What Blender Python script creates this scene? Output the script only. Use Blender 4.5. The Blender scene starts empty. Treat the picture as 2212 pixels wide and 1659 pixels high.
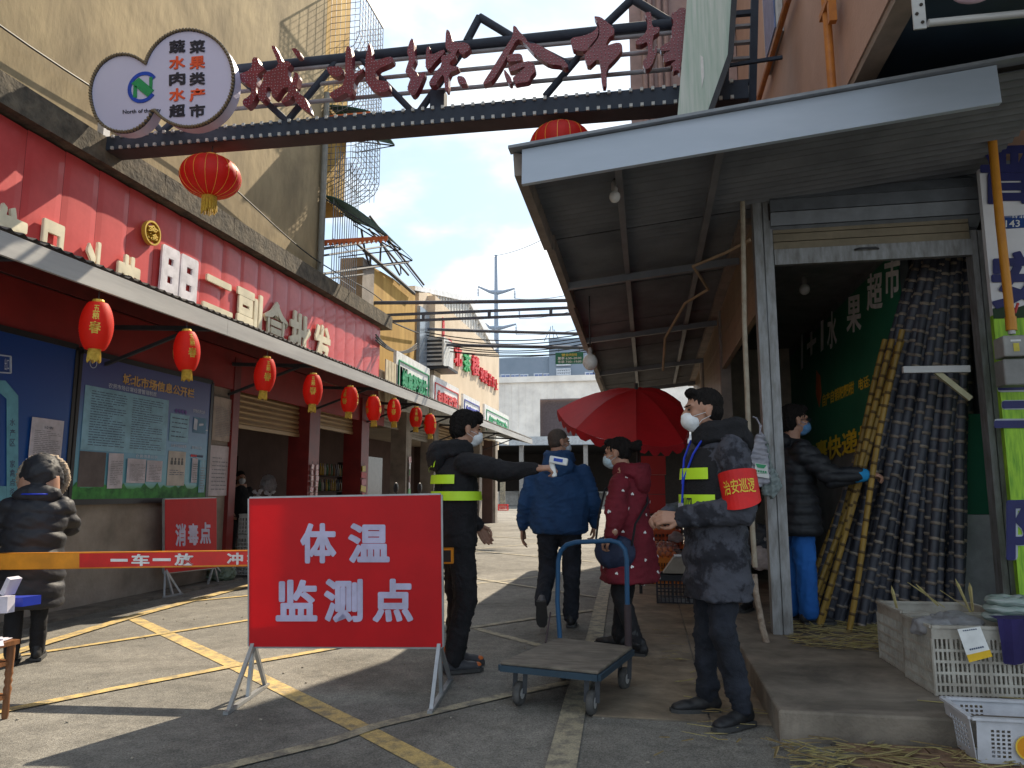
import bpy, bmesh, math, random
import numpy as np
from mathutils import Vector, Matrix
random.seed(7)
S = bpy.context.scene
COL = S.collection
# ---------------------------------------------------------------- camera
F = 1597.0; CX = 1106.0; CY = 829.5; EYE = 1.25          # survey of the photograph (2212 px wide)
PITCH = math.atan((1060 - CY) / F)
_c, _s = math.cos(PITCH), math.sin(PITCH)
YAW = math.atan2((1400 - CX) / F, _c + (1060 - CY) / F * _s)
cam = bpy.data.cameras.new('camera'); camo = bpy.data.objects.new('camera', cam); COL.objects.link(camo)
camo.location = (0, 0, EYE); camo.rotation_euler = (math.pi / 2 + PITCH, 0, YAW)
cam.sensor_width = 36; cam.lens = F / 2212 * 36; cam.clip_start = .05; cam.clip_end = 3000
S.camera = camo
# ---------------------------------------------------------------- light
SUNV = Vector((.31, 1.0, 1.0)).normalized()              # towards the sun
EL = math.asin(SUNV.z); AZ = math.atan2(SUNV.x, SUNV.y)
W = bpy.data.worlds.new('World'); S.world = W; W.use_nodes = True
nt = W.node_tree; nt.nodes.clear()
out = nt.nodes.new('ShaderNodeOutputWorld'); bg = nt.nodes.new('ShaderNodeBackground')
sky = nt.nodes.new('ShaderNodeTexSky'); sky.sky_type = 'NISHITA'; sky.sun_disc = False
sky.sun_elevation = EL; sky.sun_rotation = AZ; sky.air_density = 1.3; sky.dust_density = 1.0; sky.ozone_density = 1.4
tc = nt.nodes.new('ShaderNodeTexCoord')
sx = nt.nodes.new('ShaderNodeSeparateXYZ'); nt.links.new(tc.outputs['Generated'], sx.inputs[0])
mz = nt.nodes.new('ShaderNodeMath'); mz.operation = 'ADD'; mz.inputs[1].default_value = .22
nt.links.new(sx.outputs['Z'], mz.inputs[0])
dv = nt.nodes.new('ShaderNodeVectorMath'); dv.operation = 'DIVIDE'
cb = nt.nodes.new('ShaderNodeCombineXYZ')
for i in range(3): nt.links.new(mz.outputs[0], cb.inputs[i])
nt.links.new(tc.outputs['Generated'], dv.inputs[0]); nt.links.new(cb.outputs[0], dv.inputs[1])
n1 = nt.nodes.new('ShaderNodeTexNoise'); n1.inputs['Scale'].default_value = 2.1; n1.inputs['Detail'].default_value = 9
n1.inputs['Roughness'].default_value = .52; n1.inputs['Distortion'].default_value = .15
mp = nt.nodes.new('ShaderNodeMapping'); mp.inputs['Location'].default_value = (3.1, 1.7, .4); mp.inputs['Scale'].default_value = (1, 1, 1)
nt.links.new(dv.outputs[0], mp.inputs[0]); nt.links.new(mp.outputs[0], n1.inputs['Vector'])
cr = nt.nodes.new('ShaderNodeValToRGB'); cr.color_ramp.elements[0].position = .44; cr.color_ramp.elements[1].position = .66
cr.color_ramp.interpolation = 'EASE'
nt.links.new(n1.outputs['Fac'], cr.inputs[0])
mx = nt.nodes.new('ShaderNodeMix'); mx.data_type = 'RGBA'
CLOUD = (7.2, 7.3, 7.3, 1)
nt.links.new(cr.outputs[0], mx.inputs['Factor'])
veil = nt.nodes.new('ShaderNodeMix'); veil.data_type = 'RGBA'; veil.inputs['Factor'].default_value = .72
veil.inputs['B'].default_value = (3.5, 4.5, 5.6, 1)
nt.links.new(sky.outputs[0], veil.inputs['A'])
nt.links.new(veil.outputs['Result'], mx.inputs['A']); mx.inputs['B'].default_value = CLOUD
nt.links.new(mx.outputs['Result'], bg.inputs[0]); bg.inputs[1].default_value = .108
nt.links.new(bg.outputs[0], out.inputs[0])
sl = bpy.data.lights.new('sun', 'SUN'); sl.energy = 4.6; sl.angle = math.radians(.53); sl.color = (1, .87, .68)
so = bpy.data.objects.new('sun', sl); COL.objects.link(so); so.rotation_euler = SUNV.to_track_quat('Z', 'Y').to_euler(); so.location = (5, 20, 30)
vs = S.view_settings; vs.view_transform = 'Standard'; vs.look = 'None'; vs.exposure = .98; vs.gamma = 1; vs.use_curve_mapping = False
ORD = 'first second third fourth fifth sixth seventh eighth ninth tenth eleventh twelfth thirteenth fourteenth fifteenth sixteenth seventeenth eighteenth nineteenth twentieth twenty-first twenty-second twenty-third twenty-fourth twenty-fifth twenty-sixth twenty-seventh twenty-eighth twenty-ninth thirtieth'.split()
# ---------------------------------------------------------------- survey: photo pixel -> point in the street
def ray(x, y):
    a = (x - CX) / F; b = -(y - CY) / F
    r = (a, _c - b * _s, _s + b * _c); cs, sn = math.cos(YAW), math.sin(YAW)
    return (r[0] * cs - r[1] * sn, r[0] * sn + r[1] * cs, r[2])
def on(x, y, ax, v):
    r = ray(x, y); o = (0, 0, EYE); t = (v - o[ax]) / r[ax]
    return Vector([o[i] + r[i] * t for i in range(3)])
def oX(x, y, X): return on(x, y, 0, X)
def oY(x, y, Y): return on(x, y, 1, Y)
def oZ(x, y, Z=0.0): return on(x, y, 2, Z)
# ---------------------------------------------------------------- materials
_M = {}
def rgb(h):
    c = [int(h[i:i + 2], 16) / 255 for i in (0, 2, 4)]
    return tuple((v / 12.92 if v <= .04045 else ((v + .055) / 1.055) ** 2.4) for v in c)
def mat(name, col, rough=.7, metal=0, var=.12, scale=6, bump=.0, bscale=40, col2=None, alpha=1, trans=0, spec=.4, stretch=None, emit=0, ramp=(.35, .65), subs=None, coat=0):
    if name in _M: return _M[name]
    if isinstance(col, str): col = rgb(col)
    if isinstance(col2, str): col2 = rgb(col2)
    m = bpy.data.materials.new(name); m.use_nodes = True; n = m.node_tree; b = n.nodes['Principled BSDF']; L = n.links
    b.inputs['Roughness'].default_value = rough; b.inputs['Metallic'].default_value = metal
    b.inputs['Specular IOR Level'].default_value = spec
    if coat: b.inputs['Coat Weight'].default_value = coat
    t = n.nodes.new('ShaderNodeTexCoord'); mpn = n.nodes.new('ShaderNodeMapping'); L.new(t.outputs['Object'], mpn.inputs[0])
    if stretch: mpn.inputs['Scale'].default_value = stretch
    no = n.nodes.new('ShaderNodeTexNoise'); no.inputs['Scale'].default_value = scale; no.inputs['Detail'].default_value = 6
    no.inputs['Roughness'].default_value = .62
    L.new(mpn.outputs[0], no.inputs['Vector'])
    r = n.nodes.new('ShaderNodeValToRGB')
    if col2 is None: col2 = tuple(max(0, c * (1 - var * 1.6)) for c in col); c1 = tuple(min(1, c * (1 + var)) for c in col)
    else: c1 = col
    r.color_ramp.elements[0].position = ramp[0]; r.color_ramp.elements[1].position = ramp[1]
    r.color_ramp.elements[0].color = (*col2, 1); r.color_ramp.elements[1].color = (*c1, 1)
    L.new(no.outputs['Fac'], r.inputs[0]); L.new(r.outputs[0], b.inputs['Base Color'])
    if bump:
        bn = n.nodes.new('ShaderNodeTexNoise'); bn.inputs['Scale'].default_value = bscale; bn.inputs['Detail'].default_value = 4
        L.new(mpn.outputs[0], bn.inputs['Vector'])
        bp = n.nodes.new('ShaderNodeBump'); bp.inputs['Strength'].default_value = bump; bp.inputs['Distance'].default_value = .02
        L.new(bn.outputs['Fac'], bp.inputs['Height']); L.new(bp.outputs[0], b.inputs['Normal'])
    if alpha < 1: b.inputs['Alpha'].default_value = alpha
    if trans:                                        # thin cloth or paper that lets light through
        tr = n.nodes.new('ShaderNodeBsdfTranslucent'); L.new(r.outputs[0], tr.inputs[0])
        ms = n.nodes.new('ShaderNodeMixShader'); ms.inputs[0].default_value = trans
        L.new(b.outputs[0], ms.inputs[1]); L.new(tr.outputs[0], ms.inputs[2]); L.new(ms.outputs[0], n.nodes['Material Output'].inputs[0])
    _M[name] = m; return m
# ---------------------------------------------------------------- mesh building
XF = {}
class MB:
    def __init__(s): s.v = []; s.f = []; s.mi = []; s.cur = 0
    def add(s, vs, fs):
        o = len(s.v); s.v += [tuple(p) for p in vs]; s.f += [tuple(i + o for i in f) for f in fs]; s.mi += [s.cur] * len(fs); return s
    def box(s, c, sz, R=None):
        hx, hy, hz = [q / 2 for q in sz]; c = Vector(c)
        p = [Vector((i * hx, j * hy, k * hz)) for k in (-1, 1) for j in (-1, 1) for i in (-1, 1)]
        if R is not None: p = [R @ q for q in p]
        return s.add([c + q for q in p], [(0, 2, 3, 1), (4, 5, 7, 6), (0, 1, 5, 4), (2, 6, 7, 3), (0, 4, 6, 2), (1, 3, 7, 5)])
    def bb(s, a, b):
        return s.box([(a[i] + b[i]) / 2 for i in range(3)], [abs(b[i] - a[i]) for i in range(3)])
    def hexa(s, a, b):                                 # two quads (4 points each), joined
        return s.add(list(a) + list(b), [(0, 3, 2, 1), (4, 5, 6, 7), (0, 1, 5, 4), (1, 2, 6, 5), (2, 3, 7, 6), (3, 0, 4, 7)])
    def prism(s, poly, off):
        n = len(poly); off = Vector(off); poly = [Vector(p) for p in poly]
        return s.add(poly + [p + off for p in poly], [tuple(range(n - 1, -1, -1)), tuple(range(n, 2 * n))] + [(i, (i + 1) % n, n + (i + 1) % n, n + i) for i in range(n)])
    def quad(s, *p): return s.add(p, [tuple(range(len(p)))])
    def rings(s, R, cap=True, closed=False):
        n = len(R[0]); m = len(R); fs = []
        for i in range(m - (0 if closed else 1)):
            a, b = i * n, ((i + 1) % m) * n
            for j in range(n): k = (j + 1) % n; fs.append((a + j, a + k, b + k, b + j))
        if cap and not closed: fs += [tuple(range(n - 1, -1, -1)), tuple(range((m - 1) * n, m * n))]
        return s.add([p for r in R for p in r], fs)
    def tube(s, pts, r, n=8, cap=True, rs=None):
        pts = [Vector(p) for p in pts]; R = []; up = None
        for i, p in enumerate(pts):
            d = (pts[min(i + 1, len(pts) - 1)] - pts[max(i - 1, 0)]).normalized()
            if up is None: up = d.orthogonal().normalized()
            up = (up - d * up.dot(d)).normalized(); w = d.cross(up)
            rr = rs[i] if rs else r
            R.append([p + (up * math.cos(a) + w * math.sin(a)) * rr for a in [2 * math.pi * k / n for k in range(n)]])
        return s.rings(R, cap)
    def bar(s, a, b, w, h=None, up=(0, 0, 1)):          # rectangular bar
        a, b = Vector(a), Vector(b); h = h or w; d = (b - a).normalized(); up = Vector(up)
        if abs(d.dot(up)) > .95: up = Vector((0, 1, 0))
        x = d.cross(up).normalized(); u = x.cross(d)
        q = lambda p: [p - x * w / 2 - u * h / 2, p + x * w / 2 - u * h / 2, p + x * w / 2 + u * h / 2, p - x * w / 2 + u * h / 2]
        return s.hexa(q(a), q(b))
    def lathe(s, prof, c=(0, 0, 0), n=16, cap=False):
        c = Vector(c)
        return s.rings([[c + Vector((r * math.cos(2 * math.pi * k / n), r * math.sin(2 * math.pi * k / n), z)) for k in range(n)] for r, z in prof], cap)
    def ell(s, c, r, n=14, m=9, R=None):
        c = Vector(c); r = (r, r, r) if not hasattr(r, '__len__') else r; rg = []
        for i in range(m + 1):
            t = math.pi * (i + .001) / (m + .002); rg.append([])
            for k in range(n):
                a = 2 * math.pi * k / n; q = Vector((r[0] * math.sin(t) * math.cos(a), r[1] * math.sin(t) * math.sin(a), -r[2] * math.cos(t)))
                rg[-1].append(c + (R @ q if R is not None else q))
        return s.rings(rg)
    def cap(s, a, b, ra, rb, n=12):                     # tapered capsule
        a, b = Vector(a), Vector(b); d = b - a; L = d.length
        if L < 1e-5: return s.ell(a, ra, n)
        d /= L; pts = []; rs = []
        for t in (-89, -60, -30, 0): pts.append(a + d * ra * math.sin(math.radians(t))); rs.append(max(.0004, ra * math.cos(math.radians(t))))
        for t in (0, 30, 60, 89): pts.append(b + d * rb * math.sin(math.radians(t))); rs.append(max(.0004, rb * math.cos(math.radians(t))))
        return s.tube(pts, 0, n, True, rs)
    def chain(s, ps, rs, n=12):
        for i in range(len(ps) - 1): s.cap(ps[i], ps[i + 1], rs[i], rs[i + 1], n)
        return s
    def oloft(s, secs, n=20):                           # horizontal ellipses (x, y, z, rx, ry)
        return s.rings([[Vector((x + rx * math.cos(2 * math.pi * k / n), y + ry * math.sin(2 * math.pi * k / n), z)) for k in range(n)] for x, y, z, rx, ry in secs])
    def build(s, name, m, parent=None, world=True, smooth=False, weld=False):
        me = bpy.data.meshes.new(name); v = s.v
        org = None
        if parent is not None:
            if world: inv = XF[parent.name].inverted(); v = [inv @ Vector(p) for p in v]
        elif world and v:
            a = np.array(v); org = Vector(((a[:, 0].min() + a[:, 0].max()) / 2, (a[:, 1].min() + a[:, 1].max()) / 2, a[:, 2].min()))
            v = [tuple(Vector(p) - org) for p in v]
        me.from_pydata(v, [], s.f)
        for q in (m if isinstance(m, (list, tuple)) else [m]): me.materials.append(q)
        if any(s.mi): me.polygons.foreach_set('material_index', s.mi)
        if weld or True:
            b = bmesh.new(); b.from_mesh(me)
            if weld: bmesh.ops.remove_doubles(b, verts=b.verts, dist=1e-4)
            bmesh.ops.recalc_face_normals(b, faces=b.faces); b.to_mesh(me); b.free()
        if smooth: me.polygons.foreach_set('use_smooth', [True] * len(me.polygons)); smooth_sharp(me)
        o = bpy.data.objects.new(name, me); COL.objects.link(o)
        if parent is not None: o.parent = parent; XF[o.name] = XF[parent.name].copy()
        else:
            if org is not None: o.location = org
            XF[o.name] = Matrix.Translation(org or Vector())
        return o
def smooth_sharp(me, ang=50):
    b = bmesh.new(); b.from_mesh(me); c = math.radians(ang)
    for e in b.edges:
        if len(e.link_faces) == 2 and e.calc_face_angle(0) > c: e.smooth = False
    b.to_mesh(me); b.free()
def tag(o, label=None, cat=None, group=None, kind=None):
    for k, v in (('label', label), ('category', cat), ('group', group), ('kind', kind)):
        if v: o[k] = v
    return o
def thing(name, label, cat, loc=(0, 0, 0), rz=0, group=None, sc=1):
    o = bpy.data.objects.new(name, None); COL.objects.link(o); o.location = loc; o.rotation_euler = (0, 0, rz)
    o.empty_display_size = .1; o.scale = (sc,) * 3
    XF[o.name] = Matrix.Translation(Vector(loc)) @ Matrix.Rotation(rz, 4, 'Z') @ Matrix.Scale(sc, 4); return tag(o, label, cat, group)
def struct(mb, name, m, parent=None, **k):
    o = mb.build(name, m, parent, **k)
    if parent is None: o['kind'] = 'structure'
    return o
def copy_tree(o, parent=None, loc=None, rz=None, label=None, scale=None):
    c = o.copy(); COL.objects.link(c)
    if parent is not None: c.parent = parent
    if loc is not None: c.location = loc
    if rz is not None: c.rotation_euler = (0, 0, rz)
    if scale is not None: c.scale = (scale,) * 3 if not hasattr(scale, '__len__') else scale
    if label: c['label'] = label
    XF[c.name] = Matrix.Translation(c.location) @ Matrix.Rotation(c.rotation_euler[2], 4, 'Z')
    for ch in [q for q in o.children]: copy_tree(ch, c)
    return c
def inst(o, parent, loc, rot=None, scale=None):        # part sharing mesh data; loc in parent's local frame
    c = o.copy(); COL.objects.link(c); c.parent = parent; c.location = loc
    if rot: c.rotation_euler = rot
    if scale: c.scale = scale
    return c
# ---------------------------------------------------------------- lettering
_T = {}
def glyphs(txt, off=.0, ext=0, res=2):
    key = (txt, off, ext)
    if key in _T: return _T[key]
    cu = bpy.data.curves.new('t', 'FONT'); cu.body = txt; cu.size = 1; cu.offset = off; cu.extrude = ext; cu.resolution_u = res
    cu.fill_mode = 'BOTH' if ext else 'FRONT'
    o = bpy.data.objects.new('t', cu); COL.objects.link(o)
    dg = bpy.context.evaluated_depsgraph_get(); me = bpy.data.meshes.new_from_object(o.evaluated_get(dg))
    v = np.zeros(len(me.vertices) * 3); me.vertices.foreach_get('co', v); v = v.reshape(-1, 3)
    f = [tuple(p.vertices) for p in me.polygons]
    bpy.data.objects.remove(o); bpy.data.curves.remove(cu); bpy.data.meshes.remove(me)
    if len(v):
        mn = v.min(0); mx_ = v.max(0)
        v[:, :2] = (v[:, :2] - mn[:2]) / np.maximum(mx_[:2] - mn[:2], 1e-6)
        if ext: v[:, 2] = (v[:, 2] / ext + 1) / 2
    _T[key] = (v, f); return _T[key]
def lettering(txt, TL, TR, BR, BL, mats, parent=None, name='lettering', depth=0, off=.0, lift=.003, mb=None, normal=None, zmin=None):
    v, f = glyphs(txt, min(off, .010), .5 if depth else 0)
    if off > .014 and len(v):                            # heavier strokes: the glyph struck several times, each a hair prouder
        e = off * .85; k = len(txt) if len(txt) < 4 or ord(txt[0]) > 255 else len(txt) * .55
        V_, F_ = [], []; n0 = len(v)
        for i, (dx, dy) in enumerate([(e * math.cos(a), e * math.sin(a)) for a in [math.pi * j / 4 for j in range(8)]] + [(0, 0)]):
            q = v.copy(); q[:, 0] += dx / k; q[:, 1] += dy
            q[:, 2] += i * (.0003 / depth if depth else .0003); V_.append(q); F_ += [tuple(j + i * n0 for j in ff) for ff in f]
        v = np.concatenate(V_); f = F_; v[:, :2] = (v[:, :2] - v[:, :2].min(0)) / (v[:, :2].max(0) - v[:, :2].min(0))
    TL, TR, BR, BL = [np.array(p, float) for p in (TL, TR, BR, BL)]
    n = np.cross(TR - BL, TL - BR) if normal is None else np.array(normal, float)
    n = n / np.linalg.norm(n)
    if normal is None and np.dot(n, np.array((0, 0, EYE)) - TL) < 0: n = -n
    u = v[:, 0:1]; w = v[:, 1:2]
    P = BL * (1 - u) * (1 - w) + BR * u * (1 - w) + TR * u * w + TL * (1 - u) * w
    P = P + n * (lift + v[:, 2:3] * (depth or 1))
    if mb is not None: mb.add(P.tolist(), f); return mb
    if zmin is not None:
        b = bmesh.new(); vs_ = [b.verts.new(p) for p in P.tolist()]
        for ff in f:
            try: b.faces.new([vs_[i] for i in ff])
            except ValueError: pass
        bmesh.ops.bisect_plane(b, geom=b.verts[:] + b.edges[:] + b.faces[:], plane_co=(0, 0, zmin), plane_no=(0, 0, -1), clear_outer=True)
        b.verts.index_update(); P = np.array([tuple(q.co) for q in b.verts]); f = [tuple(q.index for q in ff.verts) for ff in b.faces]; b.free()
    m = MB(); m.add(P.tolist(), f); return m.build(name, mats, parent)
def rect(c, u, v, w, h):                                # centre, right dir, up dir
    c, u, v = Vector(c), Vector(u), Vector(v)
    return c - u * w / 2 + v * h / 2, c + u * w / 2 + v * h / 2, c + u * w / 2 - v * h / 2, c - u * w / 2 - v * h / 2
# ---------------------------------------------------------------- organic shapes
def wob(P, sc, amp, seed=0):
    rs = np.random.RandomState(seed); s = np.zeros(len(P))
    for k in range(6):
        d = rs.normal(size=3) * sc * (1 + k * .35); s += np.sin(P @ d + rs.rand() * 6.28) / (1 + k * .3)
    return s * amp / 2.2
def blob(mb, name, m, parent, voxel=.012, smooth=5, disp=None, world=False, keep=False):
    me = bpy.data.meshes.new('b'); me.from_pydata(mb.v, [], mb.f)
    b = bmesh.new(); b.from_mesh(me); bmesh.ops.recalc_face_normals(b, faces=b.faces); b.to_mesh(me); b.free()
    o = bpy.data.objects.new('b', me); COL.objects.link(o)
    r = o.modifiers.new('r', 'REMESH'); r.mode = 'VOXEL'; r.voxel_size = voxel
    if smooth: q = o.modifiers.new('s', 'SMOOTH'); q.iterations = smooth; q.factor = .5
    dg = bpy.context.evaluated_depsgraph_get(); nm = bpy.data.meshes.new_from_object(o.evaluated_get(dg))
    bpy.data.objects.remove(o); bpy.data.meshes.remove(me)
    n = len(nm.vertices); v = np.zeros(n * 3); nm.vertices.foreach_get('co', v); v = v.reshape(-1, 3)
    if disp:
        no = np.zeros(n * 3); nm.vertices.foreach_get('normal', no); no = no.reshape(-1, 3)
        v = v + no * disp(v, no)[:, None]
    if keep: return v, [tuple(p.vertices) for p in nm.polygons]
    if world and parent is not None:
        I = np.array(XF[parent.name].inverted()); v = v @ I[:3, :3].T + I[:3, 3]
    nm.vertices.foreach_set('co', v.reshape(-1)); nm.polygons.foreach_set('use_smooth', [True] * len(nm.polygons))
    nm.materials.clear()
    for q in (m if isinstance(m, (list, tuple)) else [m]): nm.materials.append(q)
    nm.name = name; nm.update(); o = bpy.data.objects.new(name, nm); COL.objects.link(o)
    if parent is not None: o.parent = parent; XF[o.name] = XF[parent.name].copy()
    return o
# ================================================================ SETTING
XW = -6.0                                               # left facade plane
m_asph = mat('asphalt', (.235, .222, .195), .9, col2=(.16, .152, .137), scale=9, bump=.5, bscale=160, ramp=(.3, .7), spec=.2)
# coarse grit in the asphalt
def grit(m, amt=.5, sc=420):
    n = m.node_tree; b = n.nodes['Principled BSDF']; t = n.nodes.new('ShaderNodeTexCoord'); v = n.nodes.new('ShaderNodeTexVoronoi'); v.inputs['Scale'].default_value = sc
    n.links.new(t.outputs['Object'], v.inputs['Vector'])
    src = b.inputs['Base Color'].links[0].from_socket; mx = n.nodes.new('ShaderNodeMix'); mx.data_type = 'RGBA'; mx.blend_type = 'MULTIPLY'; mx.inputs['Factor'].default_value = amt
    n.links.new(src, mx.inputs['A']); 
    r = n.nodes.new('ShaderNodeValToRGB'); r.color_ramp.elements[0].position = 0; r.color_ramp.elements[0].color = (.35, .35, .35, 1); r.color_ramp.elements[1].color = (1.5, 1.5, 1.5, 1); r.color_ramp.elements[1].position = 1
    n.links.new(v.outputs['Color'], r.inputs[0]); n.links.new(r.outputs[0], mx.inputs['B']); n.links.new(mx.outputs['Result'], b.inputs['Base Color'])
grit(m_asph, .75, 160)
def stain(m, sc=.7, lo=.62, hi=1.12, a=.35, b=.62, amt=1, dist=1.2):
    n = m.node_tree; bs = n.nodes['Principled BSDF']; t = n.nodes.new('ShaderNodeTexCoord'); v = n.nodes.new('ShaderNodeTexNoise'); v.inputs['Scale'].default_value = sc; v.inputs['Detail'].default_value = 5; v.inputs['Distortion'].default_value = dist; v.inputs['Roughness'].default_value = .7
    n.links.new(t.outputs['Object'], v.inputs['Vector']); src = bs.inputs['Base Color'].links[0].from_socket; mx = n.nodes.new('ShaderNodeMix'); mx.data_type = 'RGBA'; mx.blend_type = 'MULTIPLY'; mx.inputs['Factor'].default_value = amt
    r = n.nodes.new('ShaderNodeValToRGB'); r.color_ramp.elements[0].position = a; r.color_ramp.elements[0].color = (lo, lo, lo, 1); r.color_ramp.elements[1].position = b; r.color_ramp.elements[1].color = (hi, hi, hi, 1)
    n.links.new(v.outputs['Fac'], r.inputs[0]); n.links.new(src, mx.inputs['A']); n.links.new(r.outputs[0], mx.inputs['B']); n.links.new(mx.outputs['Result'], bs.inputs['Base Color'])
stain(m_asph, .55, .66, 1.15); stain(m_asph, 3.1, .80, 1.05, .30, .45, dist=.4)
m_asph.node_tree.nodes['Principled BSDF'].inputs['Roughness'].default_value = .85
g = MB(); g.quad((-60, -20, 0), (60, -20, 0), (60, 400, 0), (-60, 400, 0)); struct(g, 'ground', m_asph, world=False)
m_conc = mat('worn_concrete', (.30, .235, .165), .9, col2=(.16, .125, .09), scale=3.2, bump=.35, bscale=60)
m_curb = mat('dark_concrete', (.19, .165, .135), .9, col2=(.085, .075, .065), scale=5, bump=.4, bscale=50)
# pavement of cast slabs between the road line and the shops (right)
PV = thing('pavement', None, None, (1.3, 8, 0)); PV['kind'] = 'structure'
xs = [-.34, .30, .95]; ys = [4.35 + 1.25 * k for k in range(14)]
for i in range(2):
    for j, y0 in enumerate(ys[:-1]):
        m = MB(); t = .012 + .002 * random.random(); a, b = xs[i] + .006, xs[i + 1] - .006
        sk = .012 * j
        m.bb((a, y0 + .006, -.02), (b, ys[j + 1] - .006, t)); m.build('slab', m_conc, PV)
m = MB(); m.bb((xs[0], ys[0], -.05), (xs[2], ys[-1], .006)); m.build('joint_bed', m_curb, PV)
# raised platform in front of the fruit shop
m_plat = mat('platform_concrete', (.26, .22, .175), .88, col2=(.14, .118, .095), scale=2.6, bump=.3, bscale=70)
PZ = .15
m = MB(); m.bb((.62, 4.12, -.05), (6, 16, PZ)); stain(m_plat, 1.3, .6, 1.1); stain(m_conc, 1.1, .6, 1.12); P_ = m.build('platform', m_plat); P_['kind'] = 'structure'
bv = P_.modifiers.new('b', 'BEVEL'); bv.width = .012; bv.segments = 2
# brick paving by the platform
m_brick = mat('paving_brick', (.27, .165, .10), .9, col2=(.16, .10, .065), scale=8, bump=.4, bscale=80)
BP = thing('brick_paving', None, None, (2, 3.6, 0)); BP['kind'] = 'structure'
bk = MB(); bk.box((0, 0, .005), (.192, .094, .03)); b0 = None
k = 0
for i in range(9):
    for j in range(8):
        x = .98 + i * .2 + (.1 if j % 2 else 0); y = 4.05 - j * .1
        if x > 2.75: continue
        if b0 is None: b0 = bk.build('brick', m_brick, BP, world=False); o = b0
        else: o = inst(b0, BP, (0, 0, 0))
        o.location = (x - 2, y - 3.6, random.uniform(-.003, .003)); o.rotation_euler = (random.uniform(-.01, .01), random.uniform(-.01, .01), random.uniform(-.02, .02))
m = MB(); m.bb((.86, 3.3, -.03), (2.9, 4.115, .006)); m.build('sand_bed', m_curb, BP)
# road markings
m_yel = mat('road_paint_yellow', (.50, .36, .14), .8, col2=(.22, .18, .11), scale=11, ramp=(.36, .56), bump=.1); grit(m_yel, .45, 160)
m_whi = mat('road_paint_pale', (.34, .30, .21), .8, col2=(.16, .145, .12), scale=11, ramp=(.38, .58), bump=.1); grit(m_whi, .5, 160)
def line(pts, w, z=.004, m=m_yel, px=True):
    P = [oZ(x, y) for x, y in pts] if px else [Vector((*p, 0)) for p in pts]
    L = []; R_ = []
    for i, p in enumerate(P):
        d = (P[min(i + 1, len(P) - 1)] - P[max(i - 1, 0)]).normalized(); nrm = Vector((-d.y, d.x, 0)) * w / 2
        L.append(p + nrm); R_.append(p - nrm)
    mb = MB()
    for i in range(len(P) - 1):
        mb.quad(*[Vector((q.x, q.y, z)) for q in (L[i], L[i + 1], R_[i + 1], R_[i])])
    return struct(mb, 'road_marking', m)
line([(288, 1336), (521, 1445), (768, 1568), (973, 1675)], .125)
line([(-60, 1551), (5, 1538), (250, 1489), (521, 1437), (730, 1400), (960, 1362)], .085, .008)
line([(-80, 1440), (21, 1421), (347, 1371), (534, 1341), (760, 1308)], .07, .008)
line([(-100, 1452), (21, 1415), (295, 1331), (534, 1267), (760, 1214), (960, 1172)], .12, .012)
line([(410, 1300), (534, 1288), (760, 1262)], .07, .008)
line([(430, 1671), (486, 1659), (713, 1604), (817, 1569), (1095, 1503), (1234, 1475)], .085, .008, m_whi)
line([(1208, 1680), (1245, 1510), (1285, 1378), (1300, 1300), (1318, 1225), (1335, 1160)], .14, .012, m_whi)
line([(950, 1366), (991, 1361), (1171, 1334), (1282, 1319)], .085, .008, m_whi)
line([(960, 1340), (991, 1348), (1147, 1390), (1240, 1414)], .085, .004, m_whi)
line([(980, 1242), (1019, 1249), (1289, 1291)], .085, .008, m_whi)
line([(970, 1268), (1019, 1262), (1300, 1230)], .085, .004, m_whi)
line([(960, 1185), (1019, 1190), (1280, 1214)], .09, .008, m_whi)
line([(960, 1192), (1019, 1187), (1280, 1163)], .09, .004, m_whi)
line([(1000, 1155), (1300, 1175)], .09, .008, m_whi)
# ---------------------------------------------------------------- left shop row
m_grey = mat('facade_render', (.33, .29, .25), .9, col2=(.20, .175, .15), scale=2.4, bump=.3, bscale=30)
m_redt = mat('red_tile_pillar', (.20, .022, .02), .45, col2=(.13, .015, .015), scale=3)
m_redband = mat('red_fascia_board', (.26, .02, .02), .55, scale=2)
SR = thing('shop_row', 'low left shop row with grey dado wall and red tiled pillars', 'shop row', (XW, 12, 0))
m = MB(); m.bb((XW - .25, 1, 0), (XW, 9.85, 3.25)); m.build('wall', m_grey, SR)
m = MB(); m.bb((XW - .0, 1, 2.72), (XW + .05, 16.2, 3.28)); m.build('header', m_redband, SR)
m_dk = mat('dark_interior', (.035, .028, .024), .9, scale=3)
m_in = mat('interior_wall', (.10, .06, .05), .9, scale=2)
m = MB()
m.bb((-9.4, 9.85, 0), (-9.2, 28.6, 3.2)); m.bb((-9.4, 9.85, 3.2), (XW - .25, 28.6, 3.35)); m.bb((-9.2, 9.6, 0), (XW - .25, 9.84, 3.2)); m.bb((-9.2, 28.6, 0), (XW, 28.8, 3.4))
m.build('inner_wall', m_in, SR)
def pX(x): return oX(x, 1000, XW).y
pill = [(655, 700), (770, 803), (868, 893), (930, 945), (985, 998), (1030, 1040), (1065, 1073)]
ps = []
for i, (a, b) in enumerate(pill):
    y0, y1 = pX(a), pX(b); w = .42
    m = MB(); m.bb((XW - .30, y0, 0), (XW + .10, y0 + w, 3.2)); m.build('pillar', m_redt if i < 2 else m_grey, SR); ps.append((y0, y0 + w))
m = MB(); m.bb((XW - .3, 9.85, 0), (XW + .06, 10.02, 3.2)); m.build('pillar', m_redt, SR)
# tall plinth line & gutter at wall foot
m = MB(); m.bb((XW, 1, 0), (XW + .35, 9.85, .03)); struct(m, 'gutter_strip', m_curb)
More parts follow.
